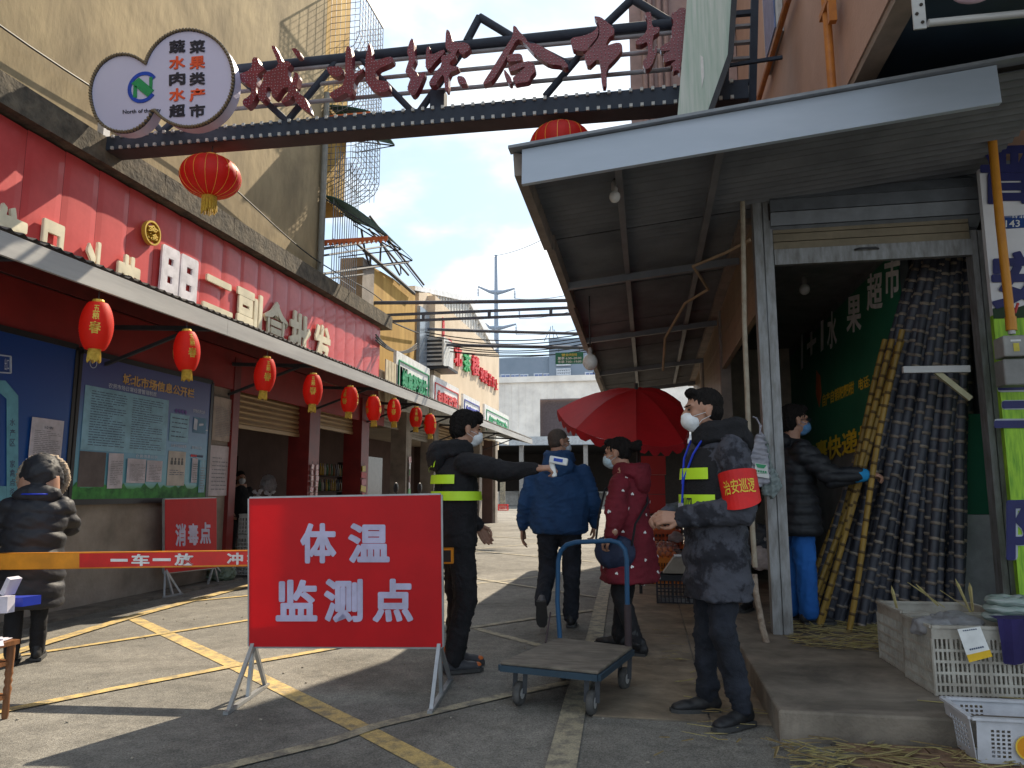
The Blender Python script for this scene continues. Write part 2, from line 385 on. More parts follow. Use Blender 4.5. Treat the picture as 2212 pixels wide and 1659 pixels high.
# shutters
m_shut = mat('roller_shutter_tan', (.36, .25, .13), .5, metal=.3, col2=(.25, .165, .085), scale=4, stretch=(1, .2, 4))
def shutter(y0, y1, z1, z0, x, label, mt=m_shut, pitch=.085, group=None, axis='Y', obj=None):
    c = (x, (y0 + y1) / 2, z0) if axis == 'Y' else ((y0 + y1) / 2, x, z0)
    t = thing('roller_shutter', label, 'shutter', c, 0, group); n = int((z1 - z0) / pitch); L = y1 - y0
    sl_ = MB(); prof = [(-.012, 0), (.006, .012), (.014, pitch * .35), (.006, pitch * .72), (-.010, pitch * .82), (-.012, pitch)]
    a = []; 
    for s_ in (-1, 1):
        a.append([Vector((px_, s_ * L / 2, pz)) if axis == 'Y' else Vector((s_ * L / 2, -px_, pz)) for px_, pz in prof + [(-.018, pitch), (-.018, 0)]])
    sl_.rings(a); s0 = None
    for k in range(n):
        o = sl_.build('slat', mt, t, world=False) if s0 is None else inst(s0, t, (0, 0, 0))
        if s0 is None: s0 = o
        o.location = (random.uniform(-.002, .002), 0, k * pitch + .06)
    m = MB(); d = (.05, L, .06) if axis == 'Y' else (L, .05, .06)
    m.box((c[0], c[1], z0 + .03), d); m.build('bottom_rail', mt, t)
    return t
shutter(10.03, ps[0][0], 3.1, oX(655, 944, XW).z, XW - .12, 'half raised tan roller shutter beside the notice board, nearest of the left shops', group='tan roller shutters of the left shops')
shutter(ps[0][1], ps[1][0], 3.1, oX(770, 938, XW).z, XW - .12, 'half raised tan roller shutter between the two red tiled pillars', group='tan roller shutters of the left shops')
shutter(ps[1][1], ps[2][0], 3.1, 2.75, XW - .12, 'almost fully raised shutter past the second red pillar', mat('shutter_grey', (.25, .22, .18), .6), group='tan roller shutters of the left shops')
shutter(ps[2][1], ps[3][0], 3.1, 2.6, XW - .12, 'almost fully raised shutter behind the last lanterns', mat('shutter_grey', (.25, .22, .18), .6), group='tan roller shutters of the left shops')
shutter(ps[3][1], ps[4][0], 3.1, 1.9, XW - .12, 'brownish shutter lowered halfway beyond the two farthest lanterns', m_shut, group='tan roller shutters of the left shops')
# ---------------------------------------------------------------- left canopy
EX = -4.4
m_galv = mat('galvanised_fascia', (.50, .50, .49), .45, metal=.15, col2=(.36, .36, .36), scale=2, stretch=(1, .3, 4))
m_sheet = mat('old_sheet_metal', (.14, .13, .125), .6, metal=.3, col2=(.08, .075, .07), scale=3)
LC = thing('canopy', 'long left canopy of corrugated sheet with pale metal fascia, lanterns hanging below', 'canopy', (EX, 14, 3.0))
def ez(y): return 3.05 + (y - 4) * .007
sh = MB(); N = 24; w = .92; R1 = []; 
pr = [(k * w / N, .016 * math.cos(k / N * 2 * math.pi * 8)) for k in range(N + 1)]
a = [Vector((0, y, z)) for y, z in pr]; b = [Vector((-1.52, y, z + .40)) for y, z in pr]
for k in range(N): sh.quad(a[k], a[k + 1], b[k + 1], b[k])
t0 = [p + Vector((0, 0, .004)) for p in a]; t1 = [p + Vector((0, 0, .004)) for p in b]
for k in range(N): sh.quad(t0[k], t0[k + 1], t1[k + 1], t1[k])
s0 = None
for k in range(30):
    y = 1 + k * .92
    o = sh.build('roof_sheet', m_sheet, LC, world=False) if s0 is None else inst(s0, LC, (0, 0, 0)); s0 = s0 or o
    o.location = (-.02, y - 14, ez(y) + .035 - 3.0)
y = 1
while y < 28.5:
    y2 = min(28.6, y + 3.05)
    m = MB(); za, zb = ez(y), ez(y2)
    m.hexa([(EX, y + .004, za - .17), (EX, y + .004, za), (EX - .03, y + .004, za), (EX - .03, y + .004, za - .17)], [(EX, y2, zb - .17), (EX, y2, zb), (EX - .03, y2, zb), (EX - .03, y2, zb - .17)])
    m.build('fascia', m_galv, LC); y = y2
m_steel = mat('painted_steel_dark', (.045, .048, .055), .55, metal=.3, scale=8)
for y in (2.2, 4.6, 7.2, 9.8, 12.4, 15, 18, 21, 24, 27):
    m = MB(); m.bar((EX - .03, y, ez(y) - .08), (XW, y, ez(y) - .0), .05); m.bar((EX - .5, y, ez(y) - .07), (XW, y, ez(y) - .45), .035); m.build('bracket', m_steel, LC)
m = MB(); m.bar((EX - .7, 1, 3.2), (EX - .7, 28.6, 3.38), .05); m.build('purlin', m_steel, LC)
# end return of canopy
m = MB(); z_ = ez(28.6); m.prism([(EX, 28.62, z_ - .17), (EX, 28.62, z_), (XW, 28.62, z_ + .38), (XW, 28.62, z_ + .2)], (0, .03, 0)); m.build('end_plate', m_galv, LC)
# ---------------------------------------------------------------- red sign wall
m_pan = mat('red_sign_panel', (.66, .085, .085), .42, col2=(.52, .055, .055), scale=1.6, coat=.2)
XP = -5.93
RS = thing('shop_sign', 'long red panelled shop sign with raised cream lettering above the left canopy', 'sign', (XP, 9, 3.3))
pm = MB(); wd = .489; nn = 6; hh = 1.33
for i in range(nn):
    for j in range(2):
        f = lambda q, r_: Vector((.009 * math.sin(math.pi * q / nn) ** .5, q * wd / nn - wd / 2, r_ * hh / 2))
        pm.quad(f(i, j), f(i + 1, j), f(i + 1, j + 1), f(i, j + 1))
s0 = None; y = .97; ends = []
k = 0
while y < 15.6:
    o = pm.build('sign_panel', m_pan, RS, world=False, smooth=True) if s0 is None else inst(s0, RS, (0, 0, 0)); s0 = s0 or o
    top = 4.77 + (y - 5.6) * .0155
    o.location = (0, y + wd / 2 - 9, top - hh - 3.3); y += .4925
m = MB(); m.bb((XP - .06, .9, 3.3), (XP - .01, 15.75, 4.72)); m.build('backing', mat('sign_backing', (.16, .02, .02), .6), RS)
m_cream = mat('cream_letter', (.74, .68, .50), .5, scale=3); m_wl = mat('white_letter', (.72, .70, .74), .45)
for ch, xl, xr, yt, mm in [('售', -20, 61, 446, m_cream), ('品', 78, 148, 480, m_cream), ('斗', 176, 228, 520, m_cream), ('典', 246, 307, 553, m_cream),
        ('朋', 337, 427, 543, m_wl), ('二', 437, 503, 603, m_cream), ('副', 510, 566, 627, m_cream), ('食', 569, 622, 652, m_cream), ('批', 625, 671, 677, m_cream), ('发', 675, 714, 702, m_cream)]:
    xm = (xl + xr) / 2; A = oX(xl, yt, XP + .03); B = oX(xr, yt, XP + .03); zt = oX(xm, yt, XP + .03).z
    if ch == '二': h = .50
    else: h = .88 if ch != '朋' else .98
    lettering(ch, (XP + .03, A.y, zt), (XP + .03, B.y, zt), (XP + .03, B.y, zt - h), (XP + .03, A.y, zt - h), mm, RS, 'letter', depth=.028, off=.03 if ch not in '朋二' else .035, lift=0, zmin=3.47)
m_gold = mat('gold_letter', (.62, .42, .06), .4, metal=.3)
c_ = oX(323, 504, XP + .03)
em = MB(); rr = .150
em.rings([[Vector((XP + .03 + dx, c_.y + q * math.cos(a), c_.z + q * math.sin(a))) for a in [2 * math.pi * k / 32 for k in range(32)]] for dx, q in ((0, rr), (.05, rr), (.05, rr * .86), (0, rr * .86))], cap=False, closed=True)
em.build('emblem_ring', m_gold, RS)
q = .10; lettering('鑫', (XP + .03, c_.y - q, c_.z + q), (XP + .03, c_.y + q, c_.z + q), (XP + .03, c_.y + q, c_.z - q), (XP + .03, c_.y - q, c_.z - q), m_gold, RS, 'emblem_letter', depth=.05, off=.012, lift=0)
# ledge above the sign
m_ledge = mat('weathered_ledge', (.15, .125, .09), .95, col2=(.055, .048, .038), scale=5, bump=.6, bscale=20)
LG = MB()
for k in range(30):
    y0 = .5 + k * .52; y1 = y0 + .52; z0 = 4.79 + (y0 - 5.6) * .0155; z1 = z0 + .52 * .0155
    j0 = .002 * math.sin(k * 2.3); 
    LG.hexa([(XP + .16, y0, z0), (XP + .16 + j0, y0, z0 + .30), (-6.15, y0, z0 + .33), (-6.15, y0, z0)], [(XP + .16, y1, z1), (XP + .16 + j0, y1, z1 + .30), (-6.15, y1, z1 + .33), (-6.15, y1, z1)])
LG.build('ledge', m_ledge, SR)
# pipe/cable along ledge
m_cab = mat('black_cable', (.02, .02, .022), .6)
m = MB(); m.tube([(-6.0, y, 5.75 + .10 * math.sin(y * .9) - (y - 6) * .02) for y in np.linspace(4.5, 16, 26)], .012, 6); tag(m.build('wall_cable', m_cab), 'thin black cable strung along the beige wall above the red sign', 'cable')
# ================================================================ BUILDINGS
m_beige = mat('beige_render', (.40, .31, .175), .95, col2=(.22, .17, .10), scale=1.3, bump=.55, bscale=5, ramp=(.25, .72), stretch=(1, 1.2, .55))
m_ochre = mat('ochre_render', (.52, .33, .09), .9, col2=(.36, .21, .05), scale=3, stretch=(1, 1, .25))
stain(m_beige, .45, .72, 1.08)
BB = thing('tall_building', 'tall beige rendered building rising over the left shop row', 'building', (-6.1, 5, 5))
m = MB(); m.bb((-14, -3, 3.3), (-6.1, 12.75, 17)); m.build('wall', m_beige, BB)
m = MB(); m.bb((-14, 12.76, 6.9), (-6.1, 13.9, 17)); m.build('ochre_bay', m_ochre, BB)
m = MB(); m.bb((-8.5, 12.76, 3.3), (-6.14, 12.98, 6.88)); m.build('end_wall', m_grey, BB)
m = MB(); m.tube([(-6.02, 12.72, 4.9), (-6.02, 12.72, 9)], .06, 10); m.build('downpipe', mat('grey_pipe', (.22, .21, .18), .6), BB)
m_wire = mat('wire_steel', (.20, .20, .21), .45, metal=.5)
def cage(z0, z1, y0=12.95, y1=14.25, d=.62, label=''):
    t = thing('window_cage', label, 'cage', (-5.8, (y0 + y1) / 2, z0), 0, 'security cages on the beige building'); m = MB(); x0 = -6.1
    prof = lambda s: (x0 + d * (1 - max(0, (.35 - s) / .35) ** 2.2))
    n = 9
    for k in range(n + 1):
        y = y0 + (y1 - y0) * k / n
        m.tube([(prof(s), y, z0 + (z1 - z0) * s) for s in (.0, .04, .1, .2, .35, 1)], .008, 5)
    for k in range(12):
        s = (k / 11) ** 1.0; z = z0 + (z1 - z0) * s; m.tube([(x0, y0, z), (prof(s), y0, z), (prof(s), y1, z), (x0, y1, z)], .007, 5)
    for k in range(6):
        x = x0 + d * k / 6; m.tube([(x, y0, z0 + .1), (x, y0, z1)], .006, 4); m.tube([(x, y1, z0 + .1), (x, y1, z1)], .006, 4)
    m.build('bar_grid', m_wire, t)
    m = MB(); m.bar((x0 + d, y0, z1), (x0 + d, y1, z1), .03); m.bar((x0, y0, z1), (x0 + d, y0, z1), .03); m.build('top_frame', m_wire, t); return t
Z = lambda y, Y=13.6: EYE + (1060 - y) * 0.0092
zz = lambda y: oX(745, y, -5.6).z
cage(zz(100), zz(-60), label='rounded wire security cage at the top of the beige building corner')
cage(zz(228), zz(120), label='wire security cage half hidden behind the red sign letters')
cage(zz(385), zz(232), label='rounded wire security cage just above the ochre patch of the beige building')
# awnings
m_green = mat('green_awning', (.03, .12, .10), .6, trans=.2); m_or = mat('orange_valance', (.55, .13, .04), .7)
def awning(zt, zb, label, x1=-4.75, y0=12.9, y1=14.4):
    t = thing('awning', label, 'awning', (-5.6, 13.6, zb)); m = MB()
    ns = 8; P = []
    for k in range(ns + 1):
        s = k / ns; P.append((-6.08 + (x1 + 6.08) * s, zt - (zt - zb) * s ** 1.5))
    for k in range(ns): m.hexa([(P[k][0], y0, P[k][1]), (P[k][0], y1, P[k][1]), (P[k][0], y1, P[k][1] + .02), (P[k][0], y0, P[k][1] + .02)], [(P[k + 1][0], y0, P[k + 1][1]), (P[k + 1][0], y1, P[k + 1][1]), (P[k + 1][0], y1, P[k + 1][1] + .02), (P[k + 1][0], y0, P[k + 1][1] + .02)])
    m.build('awning_sheet', m_green, t)
    m = MB()
    for yy in (y0 + .02, (y0 + y1) / 2, y1 - .02): m.tube([(-6.08, yy, zt - .05), (x1, yy, zb - .02)], .015, 6); m.tube([(-6.08, yy, zb - .1), (x1, yy, zb - .02)], .012, 6)
    m.build('frame_bars', m_steel, t)['kind'] = 'stuff'
    m = MB()
    for k in range(14):
        a = -6.05 + (x1 + 6.05) * k / 14; b = -6.05 + (x1 + 6.05) * (k + 1) / 14; c = (a + b) / 2
        m.prism([(a, y0 - .01, zb + .0), (b, y0 - .01, zb + .0), (b, y0 - .01, zb - .06), (c, y0 - .01, zb - .14), (a, y0 - .01, zb - .06)], (0, -.01, 0))
    m.build('valance', m_or, t); return t
awning(oX(690, 405, -6).z, oX(800, 490, -4.9).z, 'green awning with orange scalloped edge at the corner of the beige building')
awning(zz(205), zz(228), 'faded awning between the upper security cages', x1=-5.2, y0=12.95)
# security bars below the awning
t = thing('window_bars', 'tall upright security bars under the green awning', 'bars', (-6, 13.5, 5)); m = MB()
for k in range(12): y = 12.95 + k * .11; m.tube([(-5.9 + .0 * k, y, 5.3), (-5.9, y, 8.0)], .009, 5)
for z in (5.4, 6.1, 6.8, 7.5): m.tube([(-5.9, 12.95, z), (-5.9, 14.16, z)], .009, 5)
m.build('bar_grid', m_wire, t)
# skeletal roof frame beyond
t = thing('steel_roof_frame', 'bare steel roof truss skeleton beyond the beige building', 'steel frame', (-6.5, 17, 6)); m = MB(); XF_ = -6.2
def q2(x, y, X=XF_): return oX(x, y, X)
def seg(mb, a, b, r, X=XF_): mb.tube([q2(*a, X), q2(*b, X)], r, 6)
D = lambda x, y: ((1200 + x * .3617) / 1.823, (700 + y * .3617) / 1.823)
for a, b, r in [((710, 420), (1297, 1165), .03), ((690, 430), (1285, 1190), .015), ((180, 775), (920, 665), .03), ((180, 850), (920, 738), .022), ((170, 1050), (1130, 918), .028), ((170, 1110), (640, 1050), .02),
        ((700, 560), (1130, 1060), .028), ((615, 555), (655, 800), .028), ((655, 800), (700, 940), .028), ((830, 700), (820, 935), .026), ((830, 700), (1035, 1060), .026), ((570, 720), (640, 780), .03), ((640, 780), (1190, 1260), .05), ((715, 870), (712, 950), .03), ((760, 560), (930, 720), .02), ((1040, 950), (1048, 1050), .02)]:
    seg(m, D(*a), D(*b), r)
m.build('truss', m_steel, t)
# ochre wall and pillar
t = thing('ochre_building', 'narrow ochre rendered wall with grey end pillar past the red sign', 'building', (-6.6, 18, 3.2)); X = -6.3
P = lambda x, y: oX(x, y, X)
a = P(805, 576); b = P(897, 640); bz = 3.4
m = MB(); m.prism([P(805, 760), a, P(850, 602), b, Vector((X, b.y, bz)), Vector((X, a.y, bz))][1:] , (-.4, 0, 0)); m.build('wall', m_ochre, t)
m = MB(); m.bb((X - .5, P(790, 576).y - .3, 3.4), (X + .05, a.y - .01, a.z)); m.build('pillar', m_grey, t)
m = MB(); y0 = 13.05; m.bb((-11, y0 + 2.5, 3.4), (X - .52, y0 + 2.9, oX(780, 632, X).z)); m.build('back_wall', m_grey, t)
m = MB(); m.bb((-12, b.y, 3.4), (X - .45, b.y + .4, b.z - .3)); m.build('rear_wall', m_beige, t)
# teahouse gable with big letters
m_ivory = mat('ivory_render', (.66, .55, .42), .9, col2=(.55, .45, .33), scale=1.2)
m_rib = mat('pale_sheet', (.62, .62, .60), .5, metal=.2)
t = thing('teahouse', 'ivory gabled building with red and green raised lettering beyond the ochre wall', 'building', (-6.5, 26, 3)); X = -6.35
P = lambda x, y: oX(x, y, X)
pk = P(905, 640); ry = P(1072, 757); y0 = P(905, 700).y; y1 = P(1078, 757).y
m = MB(); m.prism([Vector((X, y0, 3.0)), P(905, 632), P(928, 632), P(1078, 766), Vector((X, y1, 3.0))], (-6, 0, 0)); m.build('wall', m_ivory, t)
m = MB(); R_ = [P(897, 617), P(1018, 640), P(1076, 750)]; R2 = [P(897, 627), P(1014, 652), P(1068, 756)]
for i in range(2): m.hexa([R_[i], R_[i] + Vector((-7, 0, 0)), R2[i] + Vector((-7, 0, 0)), R2[i]], [R_[i + 1], R_[i + 1] + Vector((-7, 0, 0)), R2[i + 1] + Vector((-7, 0, 0)), R2[i + 1]])
m.build('roof', mat('white_roof_edge', (.72, .74, .76), .5), t)
# ribbed cladding in the gable
m = MB(); tri = [P(935, 634), P(1014, 652), P(1066, 756)]
m.prism([p + Vector((-.12, 0, 0)) for p in (P(902, 630), P(1014, 652), P(1072, 760), P(1000, 750))], (-.1, 0, 0)); m.build('gable_cladding', m_rib, t)
rb = None
for k in range(22):
    xx = 937 + k * 6; s = (xx - 937) / 132
    top = P(xx, 636 + (xx - 937) * .23 if xx < 1014 else 652 + (xx - 1014) * 1.95); bot = P(xx, 636 + (xx - 937) * .93)
    if bot.z > top.z - .1: continue
    m = MB(); m.bar(bot + Vector((-.06, 0, 0)), top + Vector((-.06, 0, 0)), .05); m.build('cladding_rib', m_rib, t)
m = MB(); m.bb((X, P(922, 700).y, 3.4), (X + .25, P(936, 700).y, P(930, 645).z)); m.build('buttress', m_ivory, t)
m = MB(); m.bb((X, P(900, 700).y, 4.2), (X + .1, P(921, 700).y, P(900, 660).z)); m.build('window', mat('blue_grey_glass', (.25, .30, .36), .2), t)
mr = mat('red_letter', (.62, .02, .03), .5); mg = mat('green_letter', (.02, .35, .10), .5)
for ch, xl, xr, yt, yb, mm in [('城', 950, 974, 722, 786, mr), ('北', 978, 994, 738, 790, mr), ('茶', 998, 1013, 760, 802, mg), ('楼', 1016, 1032, 764, 810, mr), ('地', 1034, 1042, 792, 824, mr), ('暖', 1043, 1050, 797, 828, mr), ('开', 1052, 1058, 806, 834, mr), ('放', 1060, 1066, 812, 836, mr), ('上', 1067, 1072, 818, 842, mr)]:
    lettering(ch, P(xl, yt), P(xr, yt + (xr - xl) * .6), P(xr, yb + (xr - xl) * .2), P(xl, yb), mm, t, 'letter', depth=.06, off=.02, lift=.02, normal=(1, 0, 0))
m = MB()
for k in range(7): m.box(P(957, 691 + k * 9), (.06, .2, .12))
m.build('small_lettering', mr, t)
# air conditioner on the teahouse wall
t = thing('air_conditioner', 'old boxed air conditioner unit on a bracket left of the teahouse lettering', 'air conditioner', P(930, 790)); q0 = P(915, 790); q1 = P(935, 790)
m = MB(); m.bb((X + .02, q0.y, q0.z - .0), (X + .6, q0.y + 1.1, q0.z + .85)); m.build('casing', m_rib, t)
for k in range(6):
    m = MB(); m.bb((X + .08, q0.y - .02, q0.z + .1 + k * .12), (X + .55, q0.y, q0.z + .16 + k * .12)); m.build('louvre', m_steel, t)
m = MB(); m.bb((X, q0.y, q0.z - .1), (X + .75, q0.y + 1.1, q0.z - .03)); m.build('bracket', m_steel, t)
# sign boards above the far canopy
m_white = mat('white_board', (.72, .73, .72), .5); mgt = mat('green_print', (.03, .32, .14), .5); mrt = mat('red_print', (.62, .05, .05), .5); mbt = mat('blue_print', (.10, .12, .45), .5)
XS = -5.85
for x0, y0_, x1, y1_, b0_, b1_, txt, mm, lab in [(857, 757, 928, 812, 830, 862, '纯高粱酒坊', mgt, 'white shop board with green lettering, nearest after the red sign'), (936, 810, 991, 856, 848, 884, '赵姐百货', mrt, 'white shop board with red lettering between two other boards'), (1001, 850, 1036, 880, 878, 904, '赵姐百货', mbt, 'white shop board with blue lettering beyond the red lettered one'), (1047, 872, 1099, 910, 906, 930, '何二姐干杂', mgt, 'farthest white shop board with green lettering')]:
    t = thing('shop_board', lab, 'sign', oX(x0, b0_, XS), 0, 'white shop boards above the far canopy')
    A, B = oX(x0, y0_, XS), oX(x1, y1_, XS); zb = 3.2
    m = MB(); m.prism([(XS, A.y, A.z), (XS, B.y, A.z), (XS, B.y, zb), (XS, A.y, zb)], (-.08, 0, 0)); m.build('board', m_white, t)
    L_ = B.y - A.y; h = A.z - zb
    q = lambda u, v: Vector((XS, A.y + L_ * u, zb + h * v))
    lettering(txt, q(.14, .72), q(.9, .72), q(.9, .33), q(.14, .33), mm, t, 'lettering', depth=.03, off=.03, normal=(1, 0, 0))
    m = MB()
    for a, b in (((.06, .85), (.96, .85)), ((.96, .85), (.96, .22)), ((.06, .85), (.06, .22))): m.bar(q(*a) + Vector((.01, 0, 0)), q(*b) + Vector((.01, 0, 0)), .03)
    m.build('border', mm, t)
m = MB(); m.bb((-6.15, 15.9, 3.2), (-5.95, 28.6, 4.0)); tag(m.build('parapet', m_ivory), 'pale parapet wall behind the white shop boards', 'wall')
m = MB()
for k in range(8): m.bb((XS - .02, 15.95 + k * .2, 3.25), (XS, 16.12 + k * .2, 4.25))
tag(m.build('cream_panel', mat('cream_sheet', (.55, .48, .34), .7)), 'strip of cream ribbed sheet just past the red sign', 'panel')
# ---------------------------------------------------------------- far end
YF = 62
m_shed = mat('shed_cladding', (.90, .84, .77), .6, scale=.6)  # colour raised to carry the brightness of the far haze
P = lambda x, y: oY(x, y, YF)
t = thing('market_shed', 'far white ribbed market shed with a large dark opening', 'shed', P(1190, 1085))
tp = P(1075, 828); zt = tp.z; xl, xr = P(1070, 900).x, P(1400, 900).x; ox0, ox1 = P(1165, 900).x, P(1330, 900).x; oz1, oz0 = P(1165, 862).z, P(1165, 944).z
m = MB(); m.bb((xl - 14, YF, oz0), (ox0, YF + .3, zt)); m.bb((ox0, YF, oz1), (ox1, YF + .3, zt)); m.bb((ox1, YF, oz0), (ox1 + 12, YF + .3, zt)); m.build('wall', m_shed, t)
m = MB(); m.bb((xl - 14, YF - .2, zt), (ox1 + 12, YF + .6, zt + .5)); m.build('coping', m_shed, t)
m = MB(); m.bb((ox0, YF + .5, oz0), (ox1, YF + .7, oz1)); m.build('opening_shade', mat('opening_shade_brown', (.11, .085, .09), .8), t)  # added dark sheet, its colour stands for the shade inside the opening
r0 = None; x = xl - 8
while x < ox1:
    z0 = oz0 if (x < ox0) else oz1
    m = MB(); m.bb((x, YF - .05, z0), (x + .10, YF, zt)); m.build('panel_rib', m_shed, t); x += .62
m = MB(); m.bb((xl - 14, YF - .6, oz0 - .7), (ox1 + 12, YF - .3, oz0)); m.build('lintel', mat('pale_lintel', (.5, .52, .54), .5), t)
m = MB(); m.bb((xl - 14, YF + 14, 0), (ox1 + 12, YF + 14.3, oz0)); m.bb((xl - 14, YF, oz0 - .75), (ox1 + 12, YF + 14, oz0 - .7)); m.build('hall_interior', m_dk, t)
for x in np.linspace(xl - 6, ox1, 7):
    m = MB(); m.bb((x, YF - .3, 0), (x + .35, YF + .05, oz0 - .7)); m.build('pillar', mat('hall_pillar', (.3, .28, .26), .8), t)
# stalls inside hall
random.seed(3)
for k in range(9):
    tt = MB(); x = random.uniform(xl - 4, ox1); z = random.uniform(.9, 1.3); tt.bb((x, YF + 2 + k * .3, 0), (x + 2.2, YF + 3, z)); tt.bb((x, YF + 1.9, z), (x + 2.3, YF + 3.2, z + .08)); tag(tt.build('market_stall', mat('stall_grey', (.35, .33, .30), .8)), ORD[k] + ' pale stall counter counting inwards in the far dark market hall', 'stall', 'stalls in the far hall')
YB = 95
m_blue = mat('blue_grey_render', (.25, .30, .37), .9, col2=(.20, .25, .31), scale=.3)
P = lambda x, y: oY(x, y, YB)
t = thing('apartment_block', 'distant blue grey block with white windows above the shed', 'building', P(1190, 1070))
m = MB(); m.bb((P(1068, 800).x, YB, 0), (P(1500, 800).x, YB + 10, P(1100, 773).z)); m.build('wall', m_blue, t)
m = MB(); m.bb((P(1187, 800).x, YB - .4, 0), (P(1300, 800).x, YB + 9, P(1190, 733).z)); m.build('stair_tower', m_blue, t)
m_gl = mat('far_window_glass', (.16, .22, .42), .2); m_wf = mat('far_window_frame', (.6, .64, .7), .6)
for x0, x1, y0_, y1_ in [(1083, 1102, 810, 832), (1104, 1122, 810, 832), (1124, 1140, 810, 832), (1155, 1172, 808, 830), (1174, 1190, 808, 830), (1266, 1283, 806, 828), (1284, 1301, 806, 828)]:
    f = MB(); a, b = P(x0, y1_), P(x1, y0_); yy = YB - (.45 if x0 > 1180 else .05)
    f.bb((a.x - .1, yy - .1, a.z - .1), (b.x + .1, yy, b.z + .1)); w = f.build('window', m_wf, t)
    for i in range(2):
        for j in range(2):
            f = MB(); sx_ = (b.x - a.x) / 2; sz_ = (b.z - a.z) / 2; f.bb((a.x + i * sx_ + .05, yy - .16, a.z + j * sz_ + .05), (a.x + (i + 1) * sx_ - .05, yy - .11, a.z + (j + 1) * sz_ - .05)); f.build('pane', m_gl, w)
for yy0 in (768, 800):
    f = MB(); a, b = P(1203, yy0 + 24), P(1231, yy0)
    for i in range(7): f.bb((a.x + (b.x - a.x) * i / 6, YB - .6, a.z), (a.x + (b.x - a.x) * i / 6 + .18, YB - .4, b.z))
    for i in range(5): f.bb((a.x, YB - .65, a.z + (b.z - a.z) * i / 4), (b.x + .15, YB - .4, a.z + (b.z - a.z) * i / 4 + .18))
    f.build('lattice', m_wf, t)
t = thing('rooftop_antenna', 'tiny lattice antenna mast on the distant blue grey block', 'antenna', P(1192, 733)); m = MB()
for dx in (-1, -.4, .3, 1): m.tube([P(1192, 735) + Vector((dx, 0, -.1)), P(1192, 700 + abs(dx) * 12) + Vector((dx * .3, 0, 0))], .05, 5)
m.build('mast', m_wire, t)
# power pylon
YT = 84; P = lambda x, y: oY(x, y, YT)
m_py = mat('pylon_hazed', (.30, .36, .45), .6)  # distance haze is put into this paler bluish colour
t = thing('power_pylon', 'tall grey steel monopole pylon with two pairs of curved arms', 'pylon', P(1075, 1070))
m = MB(); m.tube([P(1075, 1090), P(1071, 551)], 0, 12, rs=[.48, .17]); m.build('pole', m_py, t)
for yy, xs_ in ((627, (1033, 1112)), (704, (1046, 1115))):
    m = MB()
    for xe in xs_:
        sgn = 1 if xe > 1073 else -1
        m.tube([P(1073, yy + 5), P(1073 + sgn * 15, yy + 3), P(xe, yy - 4 if sgn > 0 else yy - 8)], 0, 8, rs=[.32, .2, .10])
    m.build('arm', m_py, t)
for xe, yy in ((1033, 620), (1112, 625), (1122, 666), (1115, 702)):
    m = MB()
    m.tube([P(xe, yy - (0 if xe != 1122 else 0)), P(xe, yy + 21)], .04, 6)
    for k in range(5): m.lathe([(.02, 0), (.16, .03), (.02, .1)], P(xe, yy + 6 + k * 3), 10, True)
    m.build('insulator', m_py, t)
def cable(pts, r, label, mt=m_cab, sag=0, cat='cable', group=None):
    a, b = Vector(pts[0]), Vector(pts[-1]); n = 14; ps_ = [a.lerp(b, k / n) - Vector((0, 0, sag * 4 * (k / n) * (1 - k / n))) for k in range(n + 1)]
    m = MB(); m.tube(ps_, r, 5); return tag(m.build('overhead_wire' if r < .03 else 'cable_bundle', mt), label, cat, group)
m_th = mat('thin_wire', (.10, .12, .16), .6)
for a, b, lab in [((1071, 552), (1240, 478), 'top wire running right from the pylon'), ((1071, 552), (900, 655), 'wire descending left from the pylon top'), ((1112, 645), (1310, 615), 'wire from the upper right pylon arm'), ((1122, 688), (1330, 640), 'wire from below the upper right arm'), ((1115, 722), (1330, 690), 'wire from the lower right pylon arm'), ((1033, 642), (940, 720), 'wire from the upper left pylon arm'), ((1046, 712), (960, 770), 'wire from the lower left pylon arm')]:
    cable([P(*a), oY(*b, YT - 25)], .035, lab, m_th, .5, 'wire')
# steel pipes crossing the street
def cross(x0, y0_, x1, y1_, Y, r, label, name='crossing_pipe'):
    a = oY(x0, y0_, Y); b = oY(x1, y1_, Y); a.x = max(a.x, -6.3); m = MB(); m.tube([a, a.lerp(b, .3) - Vector((0, 0, .01)), b], r, 8); return tag(m.build(name, m_cross), label, 'pipe')
m_cross = mat('crossing_steel', (.10, .11, .14), .6, scale=8)
cross(790, 655, 1290, 648, 16.3, .045, 'upper steel pipe crossing the street beyond the red sign')
t = thing('crossing_rail', 'twin rail steel ladder beam crossing the street beside the pipe', 'beam', oY(1000, 690, 16.6)); Y = 16.6
for a, b in (((800, 682), (1300, 662)), ((805, 696), (1300, 676))):
    m = MB(); m.bar(oY(*a, Y), oY(*b, Y), .05, .06); m.build('rail', m_cross, t)
for x in (915, 1057, 1190):
    m = MB(); m.bar(oY(x, 682 - (x - 800) * .04, Y), oY(x, 696 - (x - 800) * .04, Y), .07); m.build('strut', m_cross, t)
cross(897, 712, 1300, 722, 20.5, .045, 'steel pipe crossing the street level with the teahouse letters')
cross(897, 745, 1300, 752, 20.8, .05, 'lowest steel pipe crossing the street holding the green time sign')
random.seed(5)
for k in range(7):
    Y = 20.2 + k * .2; cable([oY(895, 712 + k * 6, Y), oY(1290, 716 + k * 7, Y)], .016, 'drooping black cable over the street, ' + ORD[k] + ' from the top of its group', m_cab, .2 + .15 * random.random(), 'cable', 'black cables slung across the street')
for k in range(3): cable([oX(812, 735 - k * 6, -5.8), oX(900, 742 + k * 5, -6.2)], .02, ORD[k] + ' drooping black cable along the ochre wall, from the bottom', m_cab, .25, 'cable', 'cables along the ochre wall')
